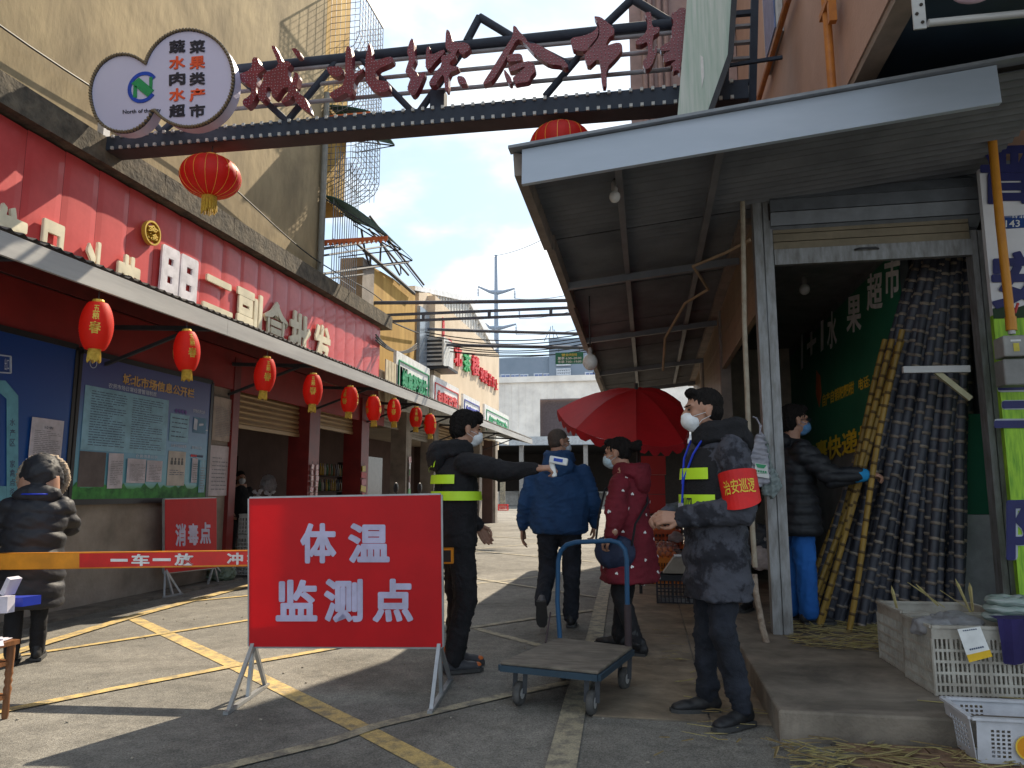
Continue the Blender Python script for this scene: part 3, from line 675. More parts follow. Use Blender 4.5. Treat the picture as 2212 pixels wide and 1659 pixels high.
cable([oX(560, 535, -6.02), oX(905, 720, -6.2)], .02, 'grey conduit running along the ledge towards the ochre wall', m_cab, .1)
# green opening-hours sign
YG = 20.6; P = lambda x, y: oY(x, y, YG)
t = thing('hours_sign', 'green opening hours board hanging over the street', 'sign', P(1230, 787))
m = MB(); m.bb(P(1200, 787), P(1260, 760) + Vector((0, .03, 0))); m.build('board', mat('green_board', (.02, .16, .09), .5), t)
my_ = mat('yellow_print', (.62, .50, .08), .5); n_ = (0, -1, 0)
lettering('营业时间', P(1213, 764), P(1246, 763), P(1246, 769), P(1213, 770), my_, t, 'lettering', off=.02, normal=n_, lift=.006)
lettering('夏季 6:30--20:00', P(1205, 771.5), P(1256, 770), P(1256, 776), P(1205, 777.5), m_white, t, 'lettering', off=.015, normal=n_, lift=.006)
lettering('冬季 7:00--19:00', P(1205, 779), P(1256, 777.5), P(1256, 783.5), P(1205, 785), m_white, t, 'lettering', off=.015, normal=n_, lift=.006)
m = MB(); m.tube([P(1207, 760), P(1207, 752)], .008, 5); m.tube([P(1252, 760), P(1252, 752)], .008, 5); m.build('hanger', m_steel, t)
# ================================================================ RIGHT SIDE: canopy, pink building, shop shell
m_ceil = mat('ribbed_ceiling', (.185, .195, .215), .6, metal=.2, col2=(.12, .128, .145), scale=2)
m_fas = mat('white_blue_fascia', (.40, .46, .55), .35, col2=(.33, .39, .47), scale=1.5, stretch=(.4, 1, 2))
RC = thing('canopy', 'right hand canopy with ribbed ceiling and bright metal front fascia', 'canopy', (.6, 9, 3.3))
EXR = -.86
A0 = oY(1107, 335, 4.7); A1 = oX(1300, 842, EXR); RT = oY(2150, 150, 4.7)
slope = (RT.z - A0.z) / (RT.x - A0.x); ye = 15.0
def rz(x, y): return A0.z - .012 + (A1.z - A0.z) * (y - 4.7) / (A1.y - 4.7) + (x - A0.x) * slope
n = 13; x0, x1 = A0.x, 2.75
for k in range(n):
    ya = 4.72 + (ye - 4.72) * k / n; yb = 4.72 + (ye - 4.72) * (k + 1) / n; m = MB(); q = 24; P_ = []
    for j in range(q + 1):
        y = ya + (yb - ya) * j / q; rr = (.010 if (j // 1) % 3 else -.014); P_.append((y, rr))
    up = []
    for j in range(q):
        (ya_, ra), (yb_, rb_) = P_[j], P_[j + 1]; lift = .006 * (k % 2)
        m.quad((x0, ya_, rz(x0, ya_) + ra + lift), (x0, yb_, rz(x0, yb_) + rb_ + lift), (x1, yb_, rz(x1, yb_) + rb_ + lift), (x1, ya_, rz(x1, ya_) + ra + lift))
    m.build('ceiling_sheet', m_ceil, RC)
m = MB(); T = .06
m.hexa([(x0, 4.72, rz(x0, 4.72) + .05), (x1, 4.72, rz(x1, 4.72) + .05), (x1, 4.72, rz(x1, 4.72) + .09), (x0, 4.72, rz(x0, 4.72) + .09)], [(x0, ye, rz(x0, ye) + .05), (x1, ye, rz(x1, ye) + .05), (x1, ye, rz(x1, ye) + .09), (x0, ye, rz(x0, ye) + .09)]); m.build('roof_deck', m_sheet, RC)
fb = oY(1130, 402, 4.7); fh = (A0.z - fb.z) * 1.12
m = MB(); N = 12
xs_ = [A0.x + .07, RT.x]
m.hexa([(xs_[0], 4.66, rz(xs_[0], 4.7) - fh + .03), (xs_[0], 4.70, rz(xs_[0], 4.7) - fh + .03), (xs_[0], 4.70, rz(xs_[0], 4.7) + .03), (xs_[0], 4.68, rz(xs_[0], 4.7) + .03)], [(xs_[1], 4.66, rz(xs_[1], 4.7) - fh + .03), (xs_[1], 4.70, rz(xs_[1], 4.7) - fh + .03), (xs_[1], 4.70, rz(xs_[1], 4.7) + .03), (xs_[1], 4.68, rz(xs_[1], 4.7) + .03)])
m.build('front_fascia', m_fas, RC)
m = MB(); m.hexa([(x0 - .02, 4.64, rz(x0, 4.7) + .035), (x0 - .02, 4.74, rz(x0, 4.7) + .035), (x0 - .02, 4.74, rz(x0, 4.7) + .055), (x0 - .02, 4.64, rz(x0, 4.7) + .055)], [(x1, 4.64, rz(x1, 4.7) + .035), (x1, 4.74, rz(x1, 4.7) + .035), (x1, 4.74, rz(x1, 4.7) + .055), (x1, 4.64, rz(x1, 4.7) + .055)]); m.build('drip_edge', mat('dull_zinc', (.22, .24, .27), .5), RC)
m_gut = mat('eave_gutter', (.24, .20, .175), .7, col2=(.15, .125, .11), scale=5)
segs = [(4.72, 6.2, 0), (6.2, 8.1, .02), (8.1, 10.4, .0), (10.4, 12.6, .025), (12.6, 15, .0)]
for a, b, o_ in segs:
    m = MB(); X_ = A0.x + .03 + o_
    m.hexa([(X_ - .02, a, rz(x0, a) - .13), (X_ + .05, a, rz(x0, a) - .13), (X_ + .05, a, rz(x0, a) + .02), (X_ - .03, a, rz(x0, a) + .04)], [(X_ - .02, b, rz(x0, b) - .13), (X_ + .05, b, rz(x0, b) - .13), (X_ + .05, b, rz(x0, b) + .02), (X_ - .03, b, rz(x0, b) + .04)]); m.build('eave_trim', m_gut, RC)
for X_ in (-.15, .55):
    m = MB(); m.bar((X_, 4.75, rz(X_, 4.75) - .05), (X_, ye, rz(X_, ye) - .05), .05, .06); m.build('purlin', m_ceil, RC)
for Y in (7.4, 9.9, 12.4, 14.6):
    m = MB(); m.bar((A0.x + .08, Y, rz(A0.x, Y) - .10), (1.0, Y, rz(1.0, Y) - .10), .05, .07); m.build('rafter', m_ceil, RC)
# bulbs
m_bulb = mat('bulb_glass', (.62, .62, .62), .25); m_sock = mat('bulb_socket', (.35, .33, .32), .5)
def bulb(p, ztop, label, rr=.045):
    t = thing('light_bulb', label, 'light bulb', p, 0, 'unlit light bulbs')
    m = MB(); m.tube([(p[0], p[1], ztop), (p[0], p[1], p[2] + rr * 2.2)], .008, 5); m.build('cord', m_cab, t)
    m = MB(); m.lathe([(.02, 0), (.024, .02), (.024, .07), (.012, .09)], (p[0], p[1], p[2] + rr * .9), 12, True); m.build('socket', m_sock, t, smooth=True)
    m = MB(); m.ell(p, (rr, rr, rr * 1.1), 16, 10); m.build('globe', m_bulb, t, smooth=True)
p = oY(1328, 425, 5.3); bulb(tuple(p), rz(p.x, 5.3), 'unlit round bulb hanging near the front corner of the right canopy', .042)
p = oX(1275, 782, -.60); bulb(tuple(p), rz(p.x, p.y), 'unlit round bulb hanging by the canopy edge beside the green hours sign', .085)
p = oY(1738, 625, 8.0); bulb(tuple(p), 3.4, 'unlit round bulb hanging inside the fruit shop', .055)
# pink building
m_pink = mat('pink_render', (.46, .30, .24), .9, col2=(.38, .245, .195), scale=1.6, bump=.15)
m_pinkd = mat('dusky_tile', (.36, .25, .23), .7, scale=5)
PB = thing('pink_building', 'pink rendered building above the right canopy with pipes on it', 'building', (1.5, 12, 4))
XPK = 1.41
m = MB(); m.bb((XPK, 3.1, 4.0), (1.54, 20, 9.4)); m.bb((1.55, 5.95, 4.0), (8, 20, 9.4)); m.build('wall', m_pink, PB)
m = MB(); m.bb((-.10, 10.2, 3.75), (1.40, 11.4, 8.9)); m.build('wing', m_pinkd, PB)
for x in (1392, 1405, 1425, 1440):
    p = oY(x, 100, 10.15); m = MB(); m.tube([(p.x, 10.15, 3.75), (p.x, 10.15, 8.9)], .038, 8); m.build('drainpipe', m_pinkd, PB)
a, b = oX(1655, 0, 1.40), oX(1692, 66, 1.40)
m = MB(); m.bb((1.36, b.y, b.z), (1.405, a.y, a.z + 1)); m.build('window_frame', m_galv, PB)
m = MB(); m.bb((1.345, b.y + .12, b.z + .12), (1.358, a.y - .1, a.z + 1)); m.build('window_pane', m_gl, PB)
m_or2 = mat('orange_gas_pipe', (.52, .19, .03), .5, col2=(.38, .13, .03), scale=10)
m = MB(); m.tube([oX(1712, -20, 1.34), oX(1702, 0, 1.34), oX(1631, 240, 1.34)], .032, 8); tag(m.build('gas_pipe', m_or2), 'orange pipe running diagonally across the pink wall', 'pipe')
t = thing('gas_pipe', 'orange upright pipe with flanged bracket on the pink wall', 'pipe', oX(1797, 205, 1.33)); m = MB()
m.tube([oX(1776, -60, 1.33), oX(1785, 20, 1.33), oX(1798, 200, 1.33)], .030, 10); m.build('pipe', m_or2, t, smooth=True)
m = MB(); q = oX(1787, 18, 1.33); m.bar(q + Vector((0, -.12, 0)), q + Vector((0, .12, 0)), .06, .05); m.bar(q + Vector((0, -.11, 0)), q + Vector((0, -.11, -.18)), .05, .05); m.build('bracket', m_or2, t)
# navy overhanging sign box upper right
m_navy = mat('navy_board', (.012, .028, .05), .5, col2=(.008, .016, .03), scale=2)
zN = 4.0; poly = [Vector((1.56, 1.6, zN)), Vector((1.56, 5.9, zN)), Vector((6, 5.9, zN)), Vector((6, 1.6, zN))]
t = thing('overhead_sign_box', 'dark navy overhanging sign box above the fruit shop', 'sign', (2.2, 4, zN))
m = MB(); m.prism(poly, (0, 0, .12)); m.build('underside', m_navy, t)
m = MB(); m.bb((1.42, 3.1, 3.94), (1.55, 9, 3.995)); m.build('edge_beam', mat('edge_beam', (.22, .17, .14), .8), t)
Y = 3.5
m = MB(); a = oY(1968, -20, Y); b = oY(2003, 60, Y); m.bb((a.x, Y, b.z), (a.x + .055, Y + .01, a.z)); br = m.build('perforated_bracket', m_galv, t)
for k in range(4):
    m = MB(); m.lathe([(.008, 0), (.008, .004)], (0, 0, 0), 8, True); R = Matrix.Rotation(math.pi / 2, 3, 'X')
    m.v = [tuple(R @ Vector(p) + Vector((a.x + (.016 if k % 2 else .038), Y - .001, b.z + .03 + k * .045))) for p in m.v]; m.build('hole', m_dk, br)
m = MB(); m.tube([oY(2005, 50, Y), oY(2260, 25, Y)], .018, 8); m.build('tube', m_galv, t, smooth=True)
m = MB(); c = oY(2100, -14, Y); m.ell(c, (.09, .03, .05), 16, 8); m.build('lamp_shade', mat('pale_pink', (.45, .32, .38), .5), t, smooth=True)
# shop shell
m_navyw = mat('dark_navy_wall', (.014, .026, .042), .8)
FS = thing('fruit_shop', 'open fronted corner fruit shop with steel posts on a raised platform', 'shop', (1.8, 6.3, PZ))
m = MB(); m.bb((.95, 6.48, 3.86), (6, 6.6, 3.95)); m.bb((2.9, 6.3, PZ), (3.0, 12.5, 3.9)); m.bb((2.325, 7.1, PZ), (2.40, 12.5, 3.54)); m.build('side_wall', mat('shop_side_wall', (.16, .18, .19), .9), FS)
m = MB(); m.bb((.9, 12.5, PZ), (2.9, 12.6, 3.7)); m.build('back_wall', mat('shop_back_wall', (.50, .42, .34), .9), FS)
m = MB(); m.bb((1.1, 6.6, 3.55), (2.89, 12.49, 3.6)); m.build('ceiling', mat('shop_ceiling', (.20, .21, .22), .9), FS)
m_post = mat('galvanised_post', (.30, .31, .32), .5, metal=.4, col2=(.17, .165, .16), scale=7, stretch=(3, 3, .7), bump=.1)
def post(x, y, z0, z1, w=.13, d=.12):
    m = MB(); m.bb((x - w / 2, y, z0), (x - .006, y + d, z1)); m.bb((x + .006, y + .012, z0), (x + w / 2, y + d, z1)); m.bb((x - w / 2 + .01, y + .03, z0), (x + w / 2 - .01, y + d - .01, z1)); return m.build('post', m_post, FS)
post(1.0, 6.2, PZ, 3.75, .15)
post(2.62, 6.2, PZ, 3.3, .10)
m = MB(); a, b = oY(1657, 566, 6.2), oY(2092, 545, 6.2); m.bb((1.08, 6.2, b.z - .02), (2.57, 6.26, b.z + .11)); m.build('shutter_bottom_rail', m_post, FS); zr = b.z + .11
c = oY(1872, 538, 6.19); m = MB(); m.tube([c + Vector((-.09, 0, 0)), c + Vector((-.06, -.03, 0)), c + Vector((.06, -.03, 0)), c + Vector((.09, 0, 0))], .008, 6); m.build('handle', m_steel, FS)
for k in range(3):
    m = MB(); m.bb((1.08, 6.22, zr + .003 + k * .07), (2.57, 6.245, zr + .066 + k * .07)); m.build('slat', mat('bronze_slat', (.20, .165, .11), .5), FS)
# rolled curtain
RZ = 3.56; rr = .26; cyl = 6.42; nn = 14
for k in range(nn):
    a0 = 2 * math.pi * k / nn + .1; a1 = a0 + 2 * math.pi / nn - .03; m = MB()
    q = lambda a, r_: (cyl + r_ * math.cos(a), RZ + r_ * math.sin(a))
    p0, p1, p2, p3 = q(a0, rr), q(a1, rr), q(a1, rr - .03), q(a0, rr - .03)
    m.hexa([(1.06, *p0), (1.06, *p1), (1.06, *p2), (1.06, *p3)], [(2.66, *p0), (2.66, *p1), (2.66, *p2), (2.66, *p3)]); m.build('rolled_slat', mat('grey_blue_slat', (.155, .17, .19), .5, metal=.3), FS)
m = MB(); m.rings([[Vector((x, cyl + (rr - .035) * math.cos(2 * math.pi * j / 14), RZ + (rr - .035) * math.sin(2 * math.pi * j / 14))) for j in range(14)] for x in (1.05, 2.67)]); m.build('roll_core', m_dk, FS)
# street side of shop: posts, raised bronze shutters, far closed wall
m_br = mat('bronze_shutter', (.34, .24, .15), .45, metal=.3, col2=(.24, .165, .10), scale=3)
for Y in (9.4, 12.4):
    m = MB(); m.bb((.93, Y, 0), (1.05, Y + .13, 3.6)); m.build('side_post', m_gut, FS)
def sideshut(y0, y1, z0, z1, lab): return shutter(y0, y1, z1, z0, .97, lab, m_br, .075, 'bronze shutters along the right shop side')
sideshut(6.42, 9.38, 2.75, 3.58, 'bronze slatted shutter rolled above the side opening of the fruit shop')
sideshut(9.56, 12.38, 2.3, 3.5, 'second bronze slatted shutter partly lowered behind the fruit shop')
sideshut(12.6, 15.2, 1.2, 3.4, 'farthest bronze slatted shutter under the right canopy')
m = MB(); m.bb((.96, 9.55, 0), (1.0, 12.38, 2.28)); m.bb((.96, 12.55, 0), (1.0, 15.2, 1.18)); m.build('side_boarding', mat('brown_boarding', (.20, .125, .075), .8, scale=3, stretch=(6, 6, .5)), FS)
m = MB(); m.bar((.9, 6.5, 3.62), (.9, 15.2, 3.40), .10, .12); m.build('eave_beam', m_gut, FS)
m_poleW = mat('cream_pole', (.42, .38, .30), .7, col2=(.28, .23, .17), scale=9)
m = MB(); m.tube([oY(x, y, Y) for x, y, Y in [(1604, 425, 6.15), (1608, 700, 6.1), (1616, 900, 6.06), (1626, 1150, 6.0), (1631, 1225, 5.98)]], .020, 8)
tag(m.build('pipe_pole', m_poleW, smooth=True), 'cream plastic pipe standing in front of the shop post', 'pole')
m = MB(); m.tube([oY(1630, 1240, 5.96), oY(1633, 1280, 5.95), oY(1648, 1360, 5.9), oY(1672, 1438, 5.87)], .022, 8, rs=[.02, .022, .024, .028])
tag(m.build('wooden_stick', mat('peeled_stick', (.36, .30, .24), .9, col2=(.16, .11, .08), scale=22), smooth=True), 'peeling wooden stick continuing the pole down to the platform', 'stick')
m = MB(); m.tube([oY(x, y, Y) for x, y, Y in [(1620, 518, 6.1), (1570, 545, 6.3), (1497, 575, 6.6), (1530, 625, 7.0), (1480, 655, 7.3), (1437, 730, 8), (1432, 800, 8.4)]], .014, 6); tag(m.build('hooked_conduit', mat('brown_conduit', (.26, .18, .11), .7), smooth=True), 'bent brown conduit under the right canopy', 'conduit')
# diagonal bracket in shop front
t = thing('shelf_bracket', 'white angle bracket across the upper sugarcane', 'bracket', oY(2020, 800, 6.05)); m = MB(); m.bar(oY(1950, 799, 6.05), oY(2094, 797, 6.05), .04, .05); m.build('cross_bar', m_galv, t)
m = MB(); m.bar(oY(2022, 803, 6.07), oY(2096, 862, 6.07), .035, .04); m.build('brace', mat('cream_bar', (.40, .38, .24), .6), t)
# green banner on inner right wall
m_gb = mat('green_banner', (.02, .16, .09), .6, scale=1)
XB = 2.30; bt = thing('banner', 'dark green shop banner with white and yellow lettering inside the fruit shop', 'banner', (XB, 9, 1.5))
P = lambda x, y: oX(x, y, XB)
def slab(mb, TL, TR, BR, BL, d): mb.prism([TL, TR, BR, BL], d)
m = MB(); slab(m, P(1708, 770), Vector((XB, 7.08, 3.45)), Vector((XB, 7.08, P(1720, 980).z)), P(1712, 985), (.015, 0, 0)); m.build('cloth', m_gb, bt)
m_wsh = mat('white_print', (.80, .80, .82), .6); m_yp = mat('yellow_banner_print', (.80, .62, .05), .6)
nx = (-1, 0, 0)
lettering('1+1', P(1731, 722), P(1780, 690), P(1780, 755), P(1731, 800), m_wsh, bt, 'letter', off=.02, lift=.006, normal=nx)
for ch, xa, xb, ya, yb in [('水', 1788, 1809, 672, 755), ('果', 1830, 1862, 640, 720), ('超', 1874, 1908, 590, 672), ('市', 1912, 1946, 552, 646)]:
    k = (yb - ya); sl_ = -.28 * (xb - xa); lettering(ch, P(xa, ya + 3), P(xb, ya + sl_ + 3), P(xb, yb + sl_ * .5), P(xa, yb), m_wsh, bt, 'letter', off=.02, lift=.006, normal=nx)
lettering('自产自销粑粑柑', P(1778, 852), P(1846, 822), P(1846, 850), P(1778, 880), m_yp, bt, 'lettering', off=.015, lift=.006, normal=nx)
lettering('电话: 1878441', P(1856, 818), P(1930, 790), P(1930, 815), P(1856, 845), m_yp, bt, 'lettering', off=.015, lift=.006, normal=nx)
lettering('包裹快递揽收', P(1740, 962), P(1946, 890), P(1946, 950), P(1740, 1010), m_yp, bt, 'lettering', off=.02, lift=.006, normal=nx)
m = MB(); m.prism([P(1764, 800), P(1772, 812), P(1775, 850), P(1770, 880), P(1763, 850)], (-.006, 0, 0)); m.build('orange_figure', mat('orange_print', (.5, .12, .03), .6), bt)
# lower white/green wall panel right of cane
m = MB(); m.bb((2.36, 6.9, PZ), (2.88, 6.94, 1.05)); m.build('kick_panel', mat('white_panel', (.40, .40, .42), .7), FS)
m = MB(); m.bb((2.36, 6.9, 1.053), (2.88, 6.94, 1.9)); m.build('green_panel', m_gb, FS)
# ---------------------------------------------------------------- white lettered wall panel at the far right
YP = 6.0
m_wp = mat('white_signboard', (.74, .74, .77), .6, col2=(.62, .62, .65), scale=2)
t = thing('shop_front_board', 'tall white board with navy lettering above a green grass picture', 'sign', (3.4, YP, PZ)); P = lambda x, y, Y=YP: oY(x, y, Y)
zg = P(2160, 680).z
xL = 2.59
m = MB(); m.bb((xL, YP, zg), (5.0, YP + .05, 3.72)); m.build('white_board', m_wp, t)
m_gr = mat('grass_print', (.34, .60, .04), .6, col2=(.10, .28, .02), scale=14, stretch=(3, 3, .35), ramp=(.3, .62))
m = MB(); m.bb((xL, YP - .002, PZ), (5.0, YP + .05, zg - .002)); m.build('grass_picture', m_gr, t)
m = MB(); tr = [(xL + .01, zg)] ; random.seed(2)
pts = [Vector((xL + .0 + k * .06, YP - .006, zg + .02 + .03 * random.random() + .03 * math.sin(k * .5))) for k in range(38)]
m.prism([Vector((xL, YP - .006, zg - .03))] + pts + [Vector((4.95, YP - .006, zg - .03))], (0, .003, 0)); m.build('treeline_print', mat('treeline_print', (.015, .04, .015), .7), t)
m_nv = mat('navy_letter', (.012, .014, .11), .5); m_lo = mat('letter_outline', (.42, .45, .52), .6)
for ch, x0_, y0_, x1_, y1_ in [('晋', 2116, 318, 2238, 442), ('安', 2140, 545, 2264, 668), ('三', 2146, 828, 2280, 925), ('阳', 2172, 1080, 2310, 1210)]:
    a, b, c, d = P(x0_, y0_), P(x1_, y0_ - 4), P(x1_, y1_), P(x0_, y1_)
    if y0_ > 800:
        m = MB(); e = Vector((.02, 0, 0)); 
        lettering(ch, a, b, c, d, m_lo, t, 'letter_outline', depth=.002, off=.06, lift=.004, normal=(0, -1, 0))
    lettering(ch, a, b, c, d, m_nv, t, 'letter', depth=.004, off=.03, lift=.008, normal=(0, -1, 0))
t = thing('house_number_plate', 'small blue enamel house number plate reading 143', 'number plate', P(2195, 493)); m = MB(); a, b = P(2166, 494, YP - .01), P(2236, 463, YP - .01); m.bb(a, b + Vector((0, .008, 0))); m.build('plate', mat('blue_enamel', (.01, .05, .22), .3), t)
lettering('143', P(2172, 476, YP - .01), P(2203, 475, YP - .01), P(2203, 490, YP - .01), P(2172, 491, YP - .01), m_white, t, 'lettering', off=.01, lift=.002, normal=(0, -1, 0))
lettering('一环北路', P(2170, 466, YP - .01), P(2232, 465, YP - .01), P(2232, 471, YP - .01), P(2170, 472, YP - .01), m_white, t, 'lettering', off=.01, lift=.002, normal=(0, -1, 0))
m_yg = mat('yellow_gas_pipe', (.60, .26, .02), .45, col2=(.50, .20, .02), scale=6)
t = thing('gas_riser', 'yellow gas pipe coming down to the grey meter box', 'pipe', P(2190, 830, 5.75)); Y = 5.75
m = MB(); m.tube([P(2136, 222, Y), P(2160, 480, Y), P(2183, 690, Y)], .030, 12); m.build('pipe', m_yg, t, smooth=True)
m = MB(); m.tube([P(2183, 685, Y), P(2185, 714, Y)], .036, 12); m.build('fitting', m_yg, t, smooth=True)
m = MB(); m.tube([P(2192, 676, Y), P(2199, 655, Y)], .01, 8); m.build('valve_handle', mat('red_valve', (.4, .03, .03), .5), t)
m = MB(); m.tube([P(2185, 712, Y), P(2186, 722, Y)], .024, 12); m.build('nut', m_galv, t)
t = thing('gas_meter', 'grey gas meter box with yellow sticker beside the grass picture', 'meter', P(2200, 832, 5.8)); m = MB(); a, b = P(2170, 770, 5.68), P(2240, 722, 5.68); m.bb(a, b + Vector((0, .16, 0))); o = m.build('upper_box', mat('meter_grey', (.30, .30, .29), .5), t)
a2, b2 = P(2172, 832, 5.69), P(2240, 773, 5.69); m = MB(); m.bb(a2, b2 + Vector((0, .15, 0))); o2 = m.build('lower_box', mat('meter_grey2', (.22, .22, .215), .5), t)
for q in (o, o2): bv = q.modifiers.new('b', 'BEVEL'); bv.width = .012; bv.segments = 2
m = MB(); a, b = P(2190, 759, 5.678), P(2201, 741, 5.678); m.bb(a, b + Vector((0, -.002, 0))); m.build('sticker', mat('yellow_sticker', (.6, .5, .06), .5), t)
m = MB(); a, b = P(2183, 738, 5.678), P(2205, 733, 5.678); m.bb(a, b + Vector((0, -.002, 0))); m.build('label_strip', m_white, t)
# ================================================================ GATE
YG_ = 6.75; P = lambda x, y, Y=YG_: oY(x, y, Y)
m_gate = mat('gate_steel', (.030, .042, .065), .7, col2=(.02, .028, .045), scale=6); m_rust = mat('rusty_underside', (.055, .038, .042), .8)
GT = thing('market_gate', 'steel truss gate spanning the street with studded edges', 'gate', (-2.5, YG_, 4.8))
zl0, zl1 = P(215, 325).z, P(198, 298).z; zr0, zr1 = P(1467, 223).z, P(1470, 184).z; xl_, xr_ = -5.92, 1.02
kk = lambda a, b, x: a + (b - a) * (x - P(215, 325).x) / (P(1467, 223).x - P(215, 325).x)
m = MB(); f = lambda x: [(x, YG_, kk(zl0, zr0, x)), (x, YG_ + .26, kk(zl0, zr0, x)), (x, YG_ + .26, kk(zl1, zr1, x)), (x, YG_, kk(zl1, zr1, x))]
m.hexa(f(xl_), f(xr_)); m.build('lower_beam', m_gate, GT)
m = MB(); f = lambda x: [(x, YG_ + .01, kk(zl0, zr0, x) - .006), (x, YG_ + .25, kk(zl0, zr0, x) - .006), (x, YG_ + .25, kk(zl0, zr0, x) - .002), (x, YG_ + .01, kk(zl0, zr0, x) - .002)]
m.hexa(f(xl_), f(xr_)); m.build('beam_underside', m_rust, GT)
m = MB(); m.box((0, 0, 0), (.030, .022, .032)); s0 = None; m_led = mat('led_block', (.42, .43, .42), .4)
for row in (0, 1):
    for k in range(66):
        x = xl_ + .03 + k * .104; z = kk(zl0, zr0, x) + .012 if row == 0 else kk(zl1, zr1, x) - .012
        o = m.build('light_block', m_led, GT, world=False) if s0 is None else inst(s0, GT, (0, 0, 0)); s0 = s0 or o
        o.location = (x + 2.5, -.012, z - 4.8)
def rod(a, b, r, name='rod', mt=m_gate, Y=YG_ + .12):
    m = MB(); m.tube([P(*a, Y), P(*b, Y)], r, 10); return m.build(name, mt, GT, smooth=True)
rod((250, 178), (1500, 47), .055, 'top_chord')
m_rail = mat('pale_rail', (.25, .25, .27), .5)
rod((300, 183), (1500, 66), .022, 'rail', m_rail); rod((300, 219), (1500, 103), .022, 'rail', m_rail); rod((300, 254), (1500, 145), .022, 'rail', m_rail)
for a, b in [((505, 155), (620, 262)), ((620, 262), (738, 120)), ((769, 115), (890, 240)), ((907, 240), (1018, 84)), ((1112, 80), (1230, 140)), ((1178, 208), (1312, 50)), ((330, 262), (350, 285)), ((350, 285), (372, 265))]: rod(a, b, .036, 'diagonal')
for a, b in [((1008, 90), (1036, 37)), ((1036, 37), (1112, 83)), ((1310, 52), (1366, -2)), ((1366, -2), (1449, 49))]: rod(a, b, .042, 'peak_bar')
m = MB(); a = P(930, 208, YG_ + .1); b = P(960, 250, YG_ + .1); m.bb((a.x, YG_ + .08, b.z), (b.x, YG_ + .2, a.z + .05)); m.build('gusset', m_gate, GT)
m = MB(); p = P(207, 270); m.bb((p.x - .02, YG_ + .05, p.z - .15), (p.x + .06, YG_ + .15, p.z + .12)); m.build('end_post', m_galv, GT)
# right support: lattice column
for xx in (1572, 1632):
    m = MB(); a = P(xx, -80, 6.95); a2 = P(xx - 8, 250, 6.95); m.bar(a, a2, .07); m.build('column_post', m_gate, GT)
for yy in (32, 60, 95, 130, 182, 212):
    m = MB(); m.bar(P(1568, yy, 6.95), P(1632, yy - 5, 6.95), .05, .045 if yy in (32, 182) else .025); m.build('column_rung', m_gate if yy in (32, 182, 212) else m_rail, GT)
m = MB(); m.bar(P(1571, 142, 6.8), P(1690, 124, 6.8), .03); m.build('tie_arm', m_gate, GT)
gp = thing('gate_side_panel', 'upright pale green ribbed panel with a torn middle at the right end of the gate', 'panel', P(1500, 262, 6.5)); Y = 6.45
m_pgp = mat('pale_green_panel', (.36, .50, .42), .5, col2=(.60, .66, .62), scale=3, stretch=(10, 10, .5), ramp=(.35, .7))
m = MB(); m.prism([P(1487, -40, Y), P(1584, -40, Y), P(1573, 120, Y), P(1526, 255, Y), P(1462, 268, Y)], (0, .10, 0)); m.build('face', m_pgp, gp)
m = MB(); m.bar(P(1588, -40, Y), P(1578, 120, Y), .05); m.bar(P(1578, 120, Y), P(1532, 250, Y), .05); m.build('frame', m_steel, gp)
m = MB(); m.prism([P(1513, 120, Y - .002), P(1519, 124, Y - .002), P(1521, 165, Y - .002), (P(1516, 190, Y - .002)), P(1514, 150, Y - .002)], (0, -.006, 0)); m.build('torn_strip', m_white, gp)
